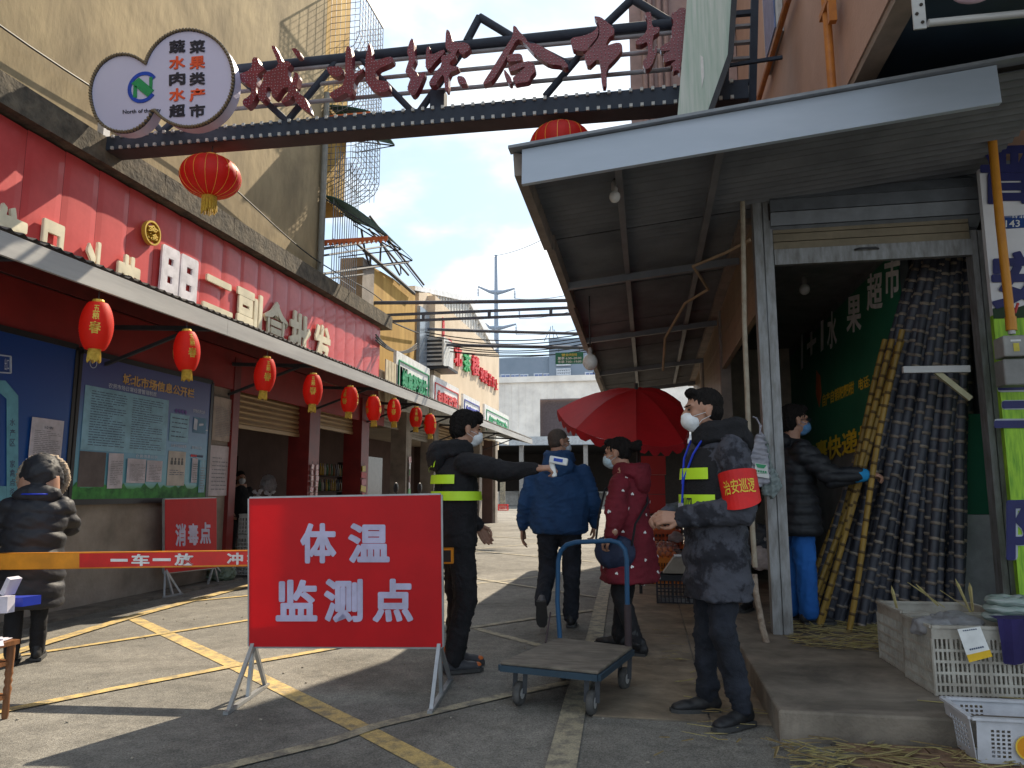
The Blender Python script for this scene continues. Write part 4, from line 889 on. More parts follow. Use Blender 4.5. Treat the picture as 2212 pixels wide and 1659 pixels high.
# big red brush letters
m_rl = mat('dull_red_letter', (.20, .022, .035), .4, coat=.3, col2=(.15, .015, .025))
Z1 = lambda x, y: ((900 + x * .3255) / 1.823, (150 + y * .3255) / 1.823); Z2 = lambda x, y: ((1580 + x * .3255) / 1.823, (80 + y * .3255) / 1.823); Z3 = lambda x, y: ((2200 + x * .2532) / 1.823, (20 + y * .2532) / 1.823)
BR = [('nearest the cloud board', Z1, [[335,290,400,285,415,360,470,400,480,430,400,490,395,600,380,660,395,730,340,830,280,890,225,860,220,800,300,750,330,700,310,600,235,600,155,530,150,500,330,430],
 [560,150,610,150,630,200,670,270,700,350,760,330,805,370,750,440,800,580,860,640,870,700,960,760,1000,830,1040,940,1020,955,930,900,860,820,830,740,790,800,700,840,680,810,770,720,775,640,700,660,620,790,570,760,560,660,530,640,510,660,510,780,460,830,410,780,395,690,470,570,465,490,660,390,620,290],
 [835,470,870,470,900,510,880,600,870,660,820,640,815,580,835,530], [805,185,870,185,920,240,915,280,870,290,850,250]]),
 ('second from the cloud board', Z1, [[1240,400,1390,395,1430,440,1420,490,1350,525,1260,490,1230,430], [1470,150,1530,180,1540,500,1660,425,1680,440,1560,560,1550,700,1500,780,1480,700,1310,800,1250,730,1310,690,1450,610,1455,250],
 [1735,105,1765,180,1780,350,1980,280,2030,300,2020,360,1820,440,1815,560,1960,580,1985,640,1960,700,1850,715,1760,670,1695,580,1690,350,1710,230]]),
 ('third, left of the middle', Z2, [[150,270,185,300,185,440,210,520,170,600,165,650,235,690,200,760,290,680,320,690,270,820,210,940,160,970,110,900,110,850,150,740,80,690,90,640,130,520,95,430], [335,380,380,380,370,490,540,410,560,440,440,560,370,650,320,630],
 [570,170,610,190,640,270,640,330,820,330,870,400,770,480,730,450,720,400,680,480,600,430,560,390], [510,490,600,480,690,430,680,520,620,560,610,610,720,620,720,650,600,700,600,910,560,910,545,700,470,790,450,850,350,840,440,690,520,610], [700,735,780,740,820,800,815,835,720,830]]),
 ('fourth with a roof shaped top', Z2, [[1370,120,1410,140,1440,190,1510,260,1560,340,1660,340,1880,480,1960,520,2040,610,1990,640,1940,600,1800,590,1690,520,1600,440,1500,320,1420,280,1330,440,1230,620,1130,780,1020,835,1010,810,1130,630,1290,370,1370,250], [1320,470,1450,460,1485,490,1480,550,1290,560],
 [1260,640,1350,750,1360,830,1320,830,1270,740], [1310,635,1440,580,1590,550,1640,620,1640,680,1580,740,1570,800,1440,820,1400,830,1370,790,1370,750,1440,700,1540,610,1390,670,1330,680]]),
 ('fifth, on the diagonal bar', Z3, [[195,590,400,560,560,490,625,400,625,560,505,700,430,800,240,775,210,700], [560,255,660,270,740,330,870,440,870,540,790,580,730,720,880,670,960,665,1000,720,980,800,900,900,750,1050,750,1340,680,1340,660,1050,625,900,465,1050,400,860,520,740,645,570,640,400,580,300]]),
 ('nearest the pale green panel', Z3, [[1340,210,1390,190,1440,200,1450,430,1570,420,1560,500,1460,560,1455,860,1530,680,1530,800,1440,1030,1360,1080,1310,1020,1320,930,1390,880,1385,640,1290,690,1200,690,1200,630,1370,510,1385,300],
 [1740,210,1810,200,1880,130,1950,130,1985,170,1950,430,1970,480,1960,640,1930,760,1930,830,1890,980,1890,1150,1840,1080,1770,1120,1780,1030,1730,1010,1830,930,1740,940,1630,980,1620,840,1760,780,1600,800,1570,730,1760,630,1750,430,1790,380]])]
for lab, ZF, polys in BR:
    Y = YG_ - .02; allp = [P(*ZF(p[i], p[i + 1]), Y) for p in polys for i in range(0, len(p), 2)]
    t = thing('gate_letter', 'large dull red bulb studded brush character %s on the gate' % lab, 'letter', (sum(q.x for q in allp) / len(allp), Y, min(q.z for q in allp)), 0, 'red letters on the gate'); db = MB()
    for pi, p in enumerate(polys):
        pts = [P(*ZF(p[i], p[i + 1]), Y) for i in range(0, len(p), 2)]
        sm = []                                          # one Chaikin pass rounds the brush edge
        for i in range(len(pts)): a, b = pts[i], pts[(i + 1) % len(pts)]; sm += [a.lerp(b, .22), a.lerp(b, .78)]
        m = MB(); m.prism([q + Vector((0, -.085 - .003 * pi, 0)) for q in sm], (0, .085, 0)); m.build('stroke', m_rl, t)
        xs3 = [q.x for q in pts]; zs3 = [q.z for q in pts]
        for gx in np.arange(min(xs3), max(xs3), .034):
            for gz in np.arange(min(zs3), max(zs3), .034):
                x, z = gx + random.uniform(-.008, .008), gz + random.uniform(-.008, .008); c_ = False
                for i in range(len(pts)):
                    a, b = pts[i], pts[(i + 1) % len(pts)]
                    if (a.z > z) != (b.z > z) and x < (b.x - a.x) * (z - a.z) / (b.z - a.z) + a.x: c_ = not c_
                if c_: db.box((x, Y - .090 - .003 * pi, z), (.007, .006, .007))
    o = db.build('bulb_studs', mat('dim_bulb', (.38, .33, .36), .4), t); o['kind'] = 'stuff'
# cloud board
YC = YG_ - .25; P = lambda x, y, Y=YC: oY(x, y, Y)
m_cl = mat('lilac_white_board', (.56, .54, .70), .45, col2=(.52, .50, .66), scale=1.5)
CB = thing('cloud_sign', 'cloud shaped pale lilac market sign with black and orange characters and a blue green emblem', 'sign', P(340, 295)); c0 = (340, 190); outl = []
circ = [(268, 202, 71, 84), (262, 225, 60, 60), (408, 170, 97, 105)]
for k in range(72):
    a = 2 * math.pi * k / 72; dx, dy = math.cos(a), math.sin(a); best = 20
    for (x, y, rx, ry) in circ:
        A = (dx / rx) ** 2 + (dy / ry) ** 2; ox, oy = (c0[0] - x) / rx, (c0[1] - y) / ry; B_ = 2 * (ox * dx / rx + oy * dy / ry); C = ox * ox + oy * oy - 1; D_ = B_ * B_ - 4 * A * C
        if D_ > 0: best = max(best, (-B_ + math.sqrt(D_)) / (2 * A))
    outl.append(P(c0[0] + dx * best, c0[1] + dy * best))
m = MB(); m.prism(outl, (0, .14, 0)); m.build('board', m_cl, CB)
m = MB(); m.ell((0, 0, 0), (.018, .02, .018), 8, 5); s0 = None; m_bl2 = mat('brown_bulb', (.16, .12, .07), .3)
for i, p in enumerate(outl):
    for f_ in (0, .5):
        q = p.lerp(outl[(i + 1) % len(outl)], f_)
        o = m.build('edge_bulb', m_bl2, CB, world=False) if s0 is None else inst(s0, CB, (0, 0, 0)); s0 = s0 or o
        o.location = q - Vector(CB.location) + Vector((0, -.015, 0))
m = MB(); [m.tube([outl[i], outl[(i + 1) % 72]], .016, 5) for i in range(72)]; m.build('rim', m_gate, CB)
m_blk = mat('black_print', (.02, .02, .035), .5); m_org = mat('orange_red_print', (.70, .09, .03), .5); YL = YC
ny = (0, -1, 0)
for col, xs2 in (('蔬水肉水超', (366, 401)), ('菜果类产市', (410, 444))):
    for i, ch in enumerate(col):
        y0_ = 89 + i * 34.6; a, b, c, d = P(xs2[0], y0_, YL), P(xs2[1], y0_ - 3, YL), P(xs2[1], y0_ + 25, YL), P(xs2[0], y0_ + 28, YL)
        lettering(ch, a, b, c, d, m_org if i in (1, 3) else m_blk, CB, 'character', depth=.004, off=.03, lift=.004, normal=ny)
lettering('North of the city', P(266, 238), P(348, 234), P(348, 244), P(266, 249), m_blk, CB, 'lettering', depth=.003, off=.012, lift=.004, normal=ny)
m = MB(); arc = [math.radians(a) for a in range(35, 326, 10)]; ce = P(309, 189); ro, ri = .178, .138
o_ = [(ce.x + ro * math.cos(a), ce.z + ro * math.sin(a)) for a in arc]; i_ = [(ce.x + ri * math.cos(a), ce.z + ri * math.sin(a)) for a in arc]
for k in range(len(arc) - 1):
    q = [o_[k], o_[k + 1], i_[k + 1], i_[k]]; m.hexa([(x, YC - .004, z) for x, z in q], [(x, YC - .009, z) for x, z in q])
m.build('emblem_arc', mat('royal_blue', (.01, .06, .42), .5), CB)
# green house-like N mark
m = MB()
for poly in ([(284, 181), (301, 168), (333, 195), (320, 210)], [(289, 186), (296, 186), (296, 211), (288, 211)], [(323, 168), (330, 166), (329, 193), (323, 188)]): m.prism([P(x, y, YC - .004) for x, y in poly], (0, -.006, 0))
m.build('emblem_house', mat('emblem_green', (.02, .26, .09), .5), CB)
# ---------------------------------------------------------------- big round lanterns
m_lr = mat('red_silk', (.62, .018, .012), .55, trans=.35, var=.05); m_lrb = mat('gold_rib', (.75, .35, .05), .4, metal=.2); m_gt = mat('gold_tassel', (.62, .42, .06), .7, col2=(.40, .25, .02), scale=40)
def big_lantern(c, R_, H_, label, ztop):
    t = thing('round_lantern', label, 'lantern', (c.x, c.y, c.z - H_), 0, 'big round red lanterns under the gate'); m = MB(); n = 48; rg = []
    for i in range(15):
        a = math.pi * (i + .7) / 15.4 - math.pi / 2; rg.append([Vector((c.x + R_ * math.cos(a) ** .9 * (1 - .018 * (1 if k % 3 == 0 else 0)) * math.cos(2 * math.pi * k / n), c.y + R_ * math.cos(a) ** .9 * (1 - .018 * (1 if k % 3 == 0 else 0)) * math.sin(2 * math.pi * k / n), c.z + H_ * math.sin(a))) for k in range(n)])
    m.rings(rg, True); m.build('shade', m_lr, t, smooth=True)
    m = MB()
    for k in range(0, 48, 3): m.tube([rg[i][k] + (rg[i][k] - c).normalized() * .002 for i in range(15)], .0032, 4)
    m.build('rib', m_lrb, t)
    m = MB(); m.lathe([(.07, 0), (.075, .05), (.06, .06)], (c.x, c.y, c.z + H_ - .03), 20, True); m.build('top_cap', m_lrb, t)
    m = MB(); m.lathe([(.075, 0), (.07, .06)], (c.x, c.y, c.z - H_ - .03), 20, True); m.build('bottom_cap', m_lrb, t)
    m = MB(); random.seed(4)
    for k in range(46):
        a = 2 * math.pi * k / 46; q = Vector((c.x + .072 * math.cos(a), c.y + .072 * math.sin(a), c.z - H_)); m.tube([q, q + Vector((random.uniform(-.01, .01), random.uniform(-.01, .01), -.17 + random.uniform(-.02, .02)))], .006, 4)
    m.build('tassel', m_gt, t)
    m = MB(); m.tube([(c.x, c.y, c.z + H_), (c.x, c.y, ztop)], .006, 5); m.build('hook', m_steel, t); return t
c1 = oY(455, 382, 6.85); big_lantern(c1, .315, .225, 'big round red lantern with gold tassel below the cloud sign', kk(zl0, zr0, c1.x))
c2 = oY(1212, 318, 6.85); big_lantern(c2, .315, .235, 'big round red lantern half hidden behind the right canopy edge', kk(zl0, zr0, c2.x))
# ---------------------------------------------------------------- small oval lanterns
m_lp = mat('red_paper', (.72, .03, .012), .6, trans=.45, var=.05)
def small_lantern():
    t = thing('oval_lantern', 'x', 'lantern', (0, 0, 0), 0, 'oval red lanterns under the left canopy'); m = MB(); R_ = .128; H = .385; n = 28; rows = 44; rg = []
    for i in range(rows + 1):
        s = i / rows; sh_ = (math.sin(math.pi * (.10 + .80 * s))) ** .45; r_ = R_ * sh_ * (1 - .022 * (i % 2)); rg.append([Vector((r_ * math.cos(2 * math.pi * k / n), r_ * math.sin(2 * math.pi * k / n), -.06 - H * s)) for k in range(n)])
    m.rings(rg, True); m.build('shade', m_lp, t, world=False, smooth=True)
    m = MB(); m.lathe([(.045, -.062), (.048, -.045), (.043, -.03), (.0, -.03)], (0, 0, 0), 18, True); m.build('top_cap', m_gold, t, world=False)
    m = MB(); m.lathe([(.045, -.47), (.05, -.445), (.045, -.43)], (0, 0, 0), 18, True); m.build('bottom_ring', m_gold, t, world=False)
    m = MB()
    for k in range(30):
        a = 2 * math.pi * k / 30; m.tube([(.044 * math.cos(a), .044 * math.sin(a), -.46), (.05 * math.cos(a), .05 * math.sin(a), -.545 + .01 * math.sin(k * 5))], .005, 4)
    m.build('tassel', m_gt, t, world=False)
    m = MB(); m.tube([(0, 0, .08), (.004, 0, .03), (0, 0, -.03)], .003, 5); m.build('hook', m_steel, t, world=False)
    m = MB()
    for side in (0, 2.2, 4.3):
        for i, ch in enumerate('五粮春'):
            v, fc = glyphs(ch, .02, 0, 1); s_ = .062 if i < 2 else .10; zc = (-.125, -.19, -.285)[i]
            a = side + (v[:, 0] - .5) * s_ * .85 / R_; z = zc + (v[:, 1] - .5) * s_; rr_ = R_ * 1.006 * np.sin(np.pi * (.10 + .80 * ((-z - .06) / H))) ** .45 + .0015
            m.add(np.stack([rr_ * np.cos(a), rr_ * np.sin(a), z], 1).tolist(), fc)
    m.build('lettering', m_gold, t, world=False); return t
L0 = small_lantern(); names = ['nearest and largest oval red lantern, far left of the row', 'second oval red lantern in front of the notice board', 'third oval red lantern, before the first tan shutter', 'fourth oval red lantern in front of the first red pillar', 'fifth oval red lantern, before the second shutter', 'sixth oval red lantern beside the second red pillar', 'seventh oval red lantern, left of the two farthest', 'eighth oval red lantern, last but one of the row', 'ninth and farthest oval red lantern above the guard holding the thermometer']
for i, (x, y) in enumerate([(213, 648), (403, 712), (577, 770), (677, 806), (757, 833), (806, 853), (851, 860), (899, 878), (928, 893)]):
    p = oX(x, y, -4.42); rz_ = -1.2 + i * 1.3
    if i == 0: L0.location = p + Vector((0, 0, .03)); L0.rotation_euler = (0, 0, -.95); L0['label'] = names[0]
    else:
        c_ = copy_tree(L0, None, p + Vector((0, 0, .03)), [-.95, -.55 + 0, -.8, -1.1, .2, 1.9, 2.8, .8, 1.7][i], names[i]); c_.rotation_euler[0] = .05 * math.sin(i * 2.1); c_.rotation_euler[1] = .05 * math.cos(i * 3.3); c_.scale = (1 + .03 * math.sin(i * 5), 1 + .03 * math.sin(i * 5), 1 + .035 * math.cos(i * 4))
# ================================================================ PEOPLE
m_skin = mat('skin', (.40, .22, .15), .55, col2=(.34, .18, .12), scale=8)
m_hair = mat('black_hair', (.010, .009, .009), .85, col2=(.020, .017, .016), scale=60, stretch=(1, 1, .3), bump=.8, bscale=160, spec=.12)
m_mask = mat('white_mask', (.66, .68, .70), .8, bump=.15, bscale=60)
m_maskb = mat('pale_blue_mask', (.42, .55, .62), .8, bump=.15, bscale=60)
m_eye = mat('dark_eye', (.02, .015, .013), .25)
m_shoe = mat('black_shoe', (.016, .016, .018), .55); m_sole = mat('dark_sole', (.05, .05, .05), .8)
def V(*a): return Vector(a)
def Rz(a): return Matrix.Rotation(a, 3, 'Z')
def limb(mb, a, b, ra, rb, n=14): mb.cap(a, b, ra, rb, n)
def hand(mb, w, d, nrm, side=1, curl=.5, s=1.0, thumb=.5):
    """palm + five jointed fingers; d = direction of the fingers, nrm = back-of-hand normal, side = +1 thumb to d x nrm"""
    d = Vector(d).normalized(); nrm = (Vector(nrm) - d * Vector(nrm).dot(d)).normalized(); x = d.cross(nrm) * side
    P = lambda a, b, c: w + (d * a + x * b + nrm * c) * s
    for b, l in ((-.030, .078), (-.010, .084), (.010, .086), (.029, .080)): mb.cap(P(.0, b * .6, 0), P(l, b, 0), .0165 * s, .0115 * s, 8)
    for b, l0, seg in ((-.031, .078, (.030, .020, .018)), (-.0105, .086, (.038, .026, .020)), (.0105, .088, (.042, .029, .021)), (.0305, .082, (.036, .024, .020))):
        p = P(l0, b, 0); ang = 0; r_ = .0098
        for k, L in enumerate(seg):
            ang += curl * (.9, 1.25, .8)[k]; q = p + (d * math.cos(ang) - nrm * math.sin(ang)) * L * s; mb.cap(p, q, r_ * s, (r_ - .001) * s, 8); p = q; r_ -= .0008
    p = P(.012, .026, -.004); q = P(.045, .046 + .006 * thumb, -.010 - .012 * curl); mb.cap(p, q, .016 * s, .0115 * s, 8)
    r2 = q + (d * .9 + x * (.25 - .5 * curl) - nrm * .6 * curl).normalized() * .030 * s; mb.cap(q, r2, .0115 * s, .0102 * s, 8)
    r3 = r2 + (d * .9 - x * (.1 + .6 * curl) - nrm * .6 * curl).normalized() * .024 * s; mb.cap(r2, r3, .0102 * s, .009 * s, 8)
def shoe(t, ank, yaw, mt=m_shoe, pitch=0, L=.27, name='shoe', zfoot=None):
    m = MB(); R = Rz(yaw) @ Matrix.Rotation(pitch, 3, 'X')
    for c, r in (((0, -.03, .045), (.036, .05, .045)), ((0, .04, .04), (.040, .07, .040)), ((0, .11, .032), (.044, .065, .032)), ((0, .155, .026), (.038, .045, .026)), ((0, -.02, .085), (.040, .045, .05))):
        m.ell(c, r, 14, 8)
    base = Vector(ank) - R @ Vector((0, 0, .09))
    m.v = [tuple(base + R @ Vector(p)) for p in m.v]
    o = blob(m, name, mt, t, .009, 3)
    s = MB(); out_ = [(-.040, -.06), (.040, -.06), (.045, .03), (.049, .11), (.043, .17), (.02, .203), (-.02, .203), (-.043, .17), (-.049, .11), (-.045, .03)]
    s.prism([base + R @ Vector((x, y, -.002)) for x, y in out_], R @ Vector((0, 0, .022))); s.build('sole', m_sole, o, world=False)
    return o
def head_parts(mb, hc, R, ears=True, fem=False):
    E = lambda c, r: mb.ell(hc + R @ Vector(c), r, 18, 12, R=R)
    E((0, -.012, .030), (.074, .094, .090)); E((0, .022, -.030), (.060, .070, .078)); E((0, .040, -.068), (.042, .045, .036))
    mb.cap(hc + R @ V(0, .088, .012), hc + R @ V(0, .106, -.020), .010, .015); E((0, .098, -.026), (.019, .014, .011))
    E((0, .072, .032), (.052, .020, .016)); E((.040, .056, -.018), (.022, .024, .022)); E((-.040, .056, -.018), (.022, .024, .022))
    E((0, .086, -.056), (.026, .012, .010))
    if ears:
        for s in (-1, 1): E((s * .077, -.008, -.008), (.010, .020, .032)); E((s * .082, -.014, .008), (.007, .018, .018))
    mb.cap(hc + R @ V(0, -.02, -.06), hc + R @ V(0, -.035, -.06) + V(0, 0, -.13), .056, .062)
def face(t, hc, R, body, mt=m_mask, mask=True, brow=True, sz=1.0, strap=True):
    for s in (-1, 1):
        m = MB(); m.ell(hc + R @ V(s * .031, .084, .010), (.0135, .008, .0058), 12, 6, R=R); m.build('eye', m_eye, t, world=False, smooth=True)
        if brow: m = MB(); m.cap(hc + R @ V(s * .014, .093, .030), hc + R @ V(s * .048, .079, .034), .0042, .0032, 6); m.build('eyebrow', m_hair, t, world=False, smooth=True)
    if mask:
        m = MB(); m.ell(hc + R @ V(0, .063, -.050), (.060 * sz, .060 * sz, .052 * sz), 20, 12, R=R); m.ell(hc + R @ V(0, .092, -.026), (.026, .030, .026), 12, 8, R=R); m.ell(hc + R @ V(0, .05, -.085), (.045, .045, .028), 12, 8, R=R)
        mk = blob(m, 'face_mask', mt, t, .006, 4)
        if strap:
            m = MB()
            for s in (-1, 1):
                for z in (-.028, -.085): m.tube([hc + R @ V(s * .055 * sz, .07 if z > -.05 else .055, z), hc + R @ V(s * .074, .03, z * .6), hc + R @ V(s * .083, -.016, -.005 if z > -.05 else -.03)], .0016, 5)
            m.build('ear_loop', mt, mk, world=False)
def mir(s, p): return V(s * p[0], p[1], p[2])
def FOLD(seed, a=.006, sc=(22, 22, 14)):
    def f(P, N):
        w = wob(P * np.array(sc), 1.0, a, seed); q = P * np.array((sc[0] * .8, sc[1] * .8, sc[2] * 1.7)) + wob(P * 7, 1, .9, seed + 3)[:, None]
        r = np.clip(1 - np.abs(wob(q, 1, 1.0, seed + 9)) * 3.2, 0, 1) ** 1.5
        return w * .8 + r * a * .9 - a * .3
    return f
def puffer(pitch, amp, seed=0, z0=0):
    def f(P, N):
        q = np.abs(np.sin(np.pi * (P[:, 2] + .012 * np.sin(P[:, 0] * 9 + P[:, 1] * 7) - z0) / pitch)) ** .55
        return (q - .6) * amp + wob(P * np.array((20, 20, 26)), 1, amp * .35, seed)
    return f
def legs(mb, spec, r=(.088, .062, .052), hipz=.90):
    for hp, kn, an in spec: limb(mb, hp, kn, r[0], r[1]); limb(mb, kn, an, r[1], r[2])
m_jean = mat('dark_jeans', (.018, .022, .034), .9, col2=(.010, .012, .018), scale=12, bump=.3, bscale=90)
m_blackc = mat('black_cloth', (.014, .014, .017), .9, col2=(.008, .008, .010), scale=9, bump=.3, bscale=80)
m_neon = mat('neon_yellow', (.52, .82, .03), .45, var=.05)
def band(t, secs, a0, a1, name, mt, n=26, R=None, off=V(0, 0, 0), th=.004):
    """strip hugging an elliptical torso between two heights; secs = [(x,y,z,rx,ry),(...)]"""
    m = MB()
    for i in range(n):
        A, B = a0 + (a1 - a0) * i / n, a0 + (a1 - a0) * (i + 1) / n
        q = lambda s, a, e: V(s[0] + (s[3] + e) * math.cos(a), s[1] + (s[4] + e) * math.sin(a), s[2])
        lo, hi = secs
        m.hexa([q(lo, A, 0), q(lo, B, 0), q(hi, B, 0), q(hi, A, 0)], [q(lo, A, th), q(lo, B, th), q(hi, B, th), q(hi, A, th)])
    return m.build(name, mt, t, world=False)
def body_core(t, hc, R, hands, jo, scale=1, extra=None, fem=False, ears=True):
    """one mesh: head, neck, trunk, arms, legs and hands"""
    m = MB(); head_parts(m, hc, R, ears); hv, hf = blob(m, 'x', m_skin, None, .0065, 3, keep=True)
    core = MB(); sh = jo['sh']; core.oloft([(0, 0, .82, .12, .08), (0, 0, 1.0, .115, .08), (0, 0, 1.25, .14, .09), (0, 0, 1.38, .13, .07), (jo['nk'][0], jo['nk'][1], jo['nk'][2], .06, .055)], 16)
    core.cap(jo['nk'] - V(0, 0, .04), hc + R @ V(0, -.03, -.07), .058, .054)
    for s, e, w in jo['arms']: core.cap(s, e, .042, .036); core.cap(e, w, .036, .026)
    for hp, kn, an in jo['legs']: core.cap(hp, kn, .062, .045); core.cap(kn, an, .045, .034)
    cv, cf = blob(core, 'x', m_skin, None, .014, 2, keep=True)
    parts = [(hv, hf), (cv, cf)]
    for h in hands:
        q = MB(); hand(q, *h[0], **h[1]); w = h[0][0]; d = Vector(h[0][1]).normalized(); q.cap(w - d * .05, w + d * .012, .027, .024, 10); parts.append(blob(q, 'x', m_skin, None, .0046, 1, keep=True))
    mb = MB()
    for v, f in parts: mb.add(v.tolist(), f)
    return mb.build('body', m_skin, t, world=False, smooth=True)
def person(label, loc, rz, sc=1): return thing('person', label, 'person', loc, rz, None, sc)
def pz(t):                                              # inverse transform: world -> person frame
    I = XF[t.name].inverted(); return lambda p: I @ Vector(p)
def facing(dx, dy): return math.atan2(-dx, dy)          # heading so that local +y looks along (dx,dy)

# ---------------------------------------------------------------- A: guard with white mask, camo coat, red armband
loc = Vector((.37, 4.42, 0)); t = person('guard in dark camouflage coat with red armband and white mask, hands together, beside the platform', loc, facing(-.93, -.36), 1.055); W2 = pz(t); GA = t
hc = V(.0, .05, 1.615); Rh = Rz(-.12) @ Matrix.Rotation(-.04, 3, 'X')
nk = V(0, -.01, 1.47)
# left arm (towards camera)
shL, elL, wrL = V(-.20, -.02, 1.385), V(-.265, -.03, 1.085), V(-.09, .245, 1.045)
shR, elR, wrR = V(.20, -.02, 1.385), V(.26, .0, 1.09), V(.06, .25, 1.05)
lg = [(V(-.09, 0, .88), V(-.10, .03, .48), V(-.12, -.05, .10)), (V(.09, 0, .88), V(.10, .02, .48), V(.13, .02, .10))]
m_camo = mat('dark_camouflage', (.055, .058, .075), .85, col2=(.014, .015, .022), scale=9, ramp=(.44, .52), bump=.25, bscale=60)
body_core(t, hc, Rh, [((wrL, (.25, .95, .02), (-.8, .2, .55)), dict(side=-1, curl=.75)), ((wrR, (-.35, .9, .05), (.6, .0, .75)), dict(side=1, curl=.7))], dict(sh=shL, nk=nk, arms=[(shL, elL, wrL), (shR, elR, wrR)], legs=lg))
face(t, hc, Rh, None)
m = MB(); m.ell(hc + Rh @ V(0, -.024, .052), (.080, .098, .082), 20, 12, R=Rh); m.ell(hc + Rh @ V(0, -.05, .0), (.074, .066, .075), 16, 10, R=Rh); m.ell(hc + Rh @ V(0, .055, .105), (.055, .035, .028), 14, 8, R=Rh)
blob(m, 'hair', m_hair, t, .007, 2, lambda P, N: wob(P * 150, 1, .003, 3))
m = MB(); legs(m, lg, (.092, .070, .058)); m.ell((0, 0, .90), (.165, .12, .12)); blob(m, 'trousers', m_jean, t, .012, 4, FOLD(2, .011, (20, 20, 22)))
for i, l in enumerate(lg): shoe(t, l[2], (.35 if i == 0 else -.15), m_shoe)
m = MB(); m.oloft([(0, .0, .62, .218, .175), (0, 0, .85, .215, .165), (0, 0, 1.02, .20, .155), (0, 0, 1.2, .205, .155), (0, -.01, 1.34, .20, .14), (0, -.01, 1.43, .13, .10), (0, -.005, 1.49, .085, .085)], 24)
for s, e, w in ((shL, elL, wrL), (shR, elR, wrR)): m.cap(s, e, .090, .074); m.cap(e, w - (w - e).normalized() * .02, .074, .055)
blob(m, 'coat', m_camo, t, .012, 4, FOLD(5, .010, (14, 14, 20)))
m = MB(); m.rings([[nk + V((.105 + dr) * math.cos(a), -.035 + (.105 + dr) * math.sin(a) * 1.05, .02 + dz - .02 * math.sin(a)) for a in [2 * math.pi * k / 24 for k in range(24)]] for dr, dz in ((.0, -.06), (.045, -.03), (.045, .05), (0, .085), (-.03, .05), (-.03, -.03))], cap=False, closed=True)
m.ell(nk + V(0, -.15, -.02), (.13, .065, .10)); blob(m, 'hood', m_blackc, t, .012, 3, FOLD(7, .008, (22, 22, 22)))
# vest front with neon patches
ty = lambda z: (0, -.002, z, .214, .168)
vb = MB(); vb.oloft([ty(1.02), ty(1.10), (0, -.002, 1.22, .212, .165), (0, -.006, 1.34, .186, .150), (0, -.01, 1.41, .13, .12)], 24); vb.build('vest', m_blackc, t, world=False, smooth=True)
band(t, ((0, 0, 1.245, .216, .169), (0, 0, 1.305, .206, .163)), math.radians(58), math.radians(140), 'reflective_band', m_neon)
band(t, ((0, 0, 1.06, .222, .176), (0, 0, 1.165, .222, .175)), math.radians(55), math.radians(150), 'reflective_band', m_neon)
band(t, ((0, 0, 1.06, .224, .178), (0, 0, 1.115, .224, .177)), math.radians(195), math.radians(262), 'reflective_band', m_neon)
band(t, ((0, 0, 1.155, .224, .177), (0, 0, 1.205, .222, .175)), math.radians(195), math.radians(262), 'reflective_band', m_neon)
v_, f_ = glyphs('四川', .02, 0, 1); a = math.radians(100) - (v_[:, 0] - .5) * .42; mm = MB(); mm.add(np.stack([.229 * np.cos(a), .182 * np.sin(a), 1.075 + v_[:, 1] * .075], 1).tolist(), f_); mm.build('vest_lettering', m_blk, t, world=False)
# armband on the left upper arm
ax = (elL - shL).normalized(); u0 = V(0, 0, 1).cross(ax).normalized() if abs(ax.z) < .9 else V(0, 1, 0); u0 = (V(0, 1, 0) - ax * ax.y).normalized(); w0 = ax.cross(u0)
m = MB(); cyl_ = lambda s, a, r: shL.lerp(elL, s) + (u0 * math.cos(a) + w0 * math.sin(a)) * r
n = 28
for i in range(n):
    a0, a1 = 2 * math.pi * i / n, 2 * math.pi * (i + 1) / n; lo = lambda a: .88 + .14 * math.cos(a + .9)
    m.hexa([cyl_(.36, a0, .091), cyl_(.36, a1, .091), cyl_(lo(a1), a1, .088), cyl_(lo(a0), a0, .088)], [cyl_(.36, a0, .097), cyl_(.36, a1, .097), cyl_(lo(a1), a1, .094), cyl_(lo(a0), a0, .094)])
ab = m.build('armband', mat('red_armband', (.62, .012, .012), .6), t, world=False)
v_, f_ = glyphs('治安巡逻', .008, 0, 2); ca = W2((loc.x - .0, 0, 1.3)); camdir = (W2((.0, 0, 1.2)) - shL); ac = math.atan2(camdir.dot(w0), camdir.dot(u0))
sg = 1 if (w0 * math.cos(ac) - u0 * math.sin(ac)).dot(XF[t.name].inverted().to_3x3() @ V(1, 0, 0)) > 0 else -1
mm = MB(); mm.add([tuple(cyl_(.76 - .24 * w, ac + sg * (u - .5) * 1.75, .0985)) for u, w, _ in v_.tolist()], f_); mm.build('armband_lettering', mat('gold_print', (.75, .55, .05), .5), ab, world=False)
# lanyard and badge
m = MB(); m.tube([V(-.07, .08, 1.47), V(-.05, .135, 1.38), V(-.01, .178, 1.24), V(.0, .186, 1.12)], .006, 6); m.tube([V(.05, .10, 1.46), V(.035, .15, 1.36), V(0, .180, 1.22)], .006, 6); m.build('lanyard', mat('blue_lanyard', (.01, .04, .5), .6), t, world=False)
m = MB(); m.box((.0, .193, 1.07), (.055, .006, .10)); m.build('badge', mat('clear_badge', (.45, .47, .55), .3), t, world=False)
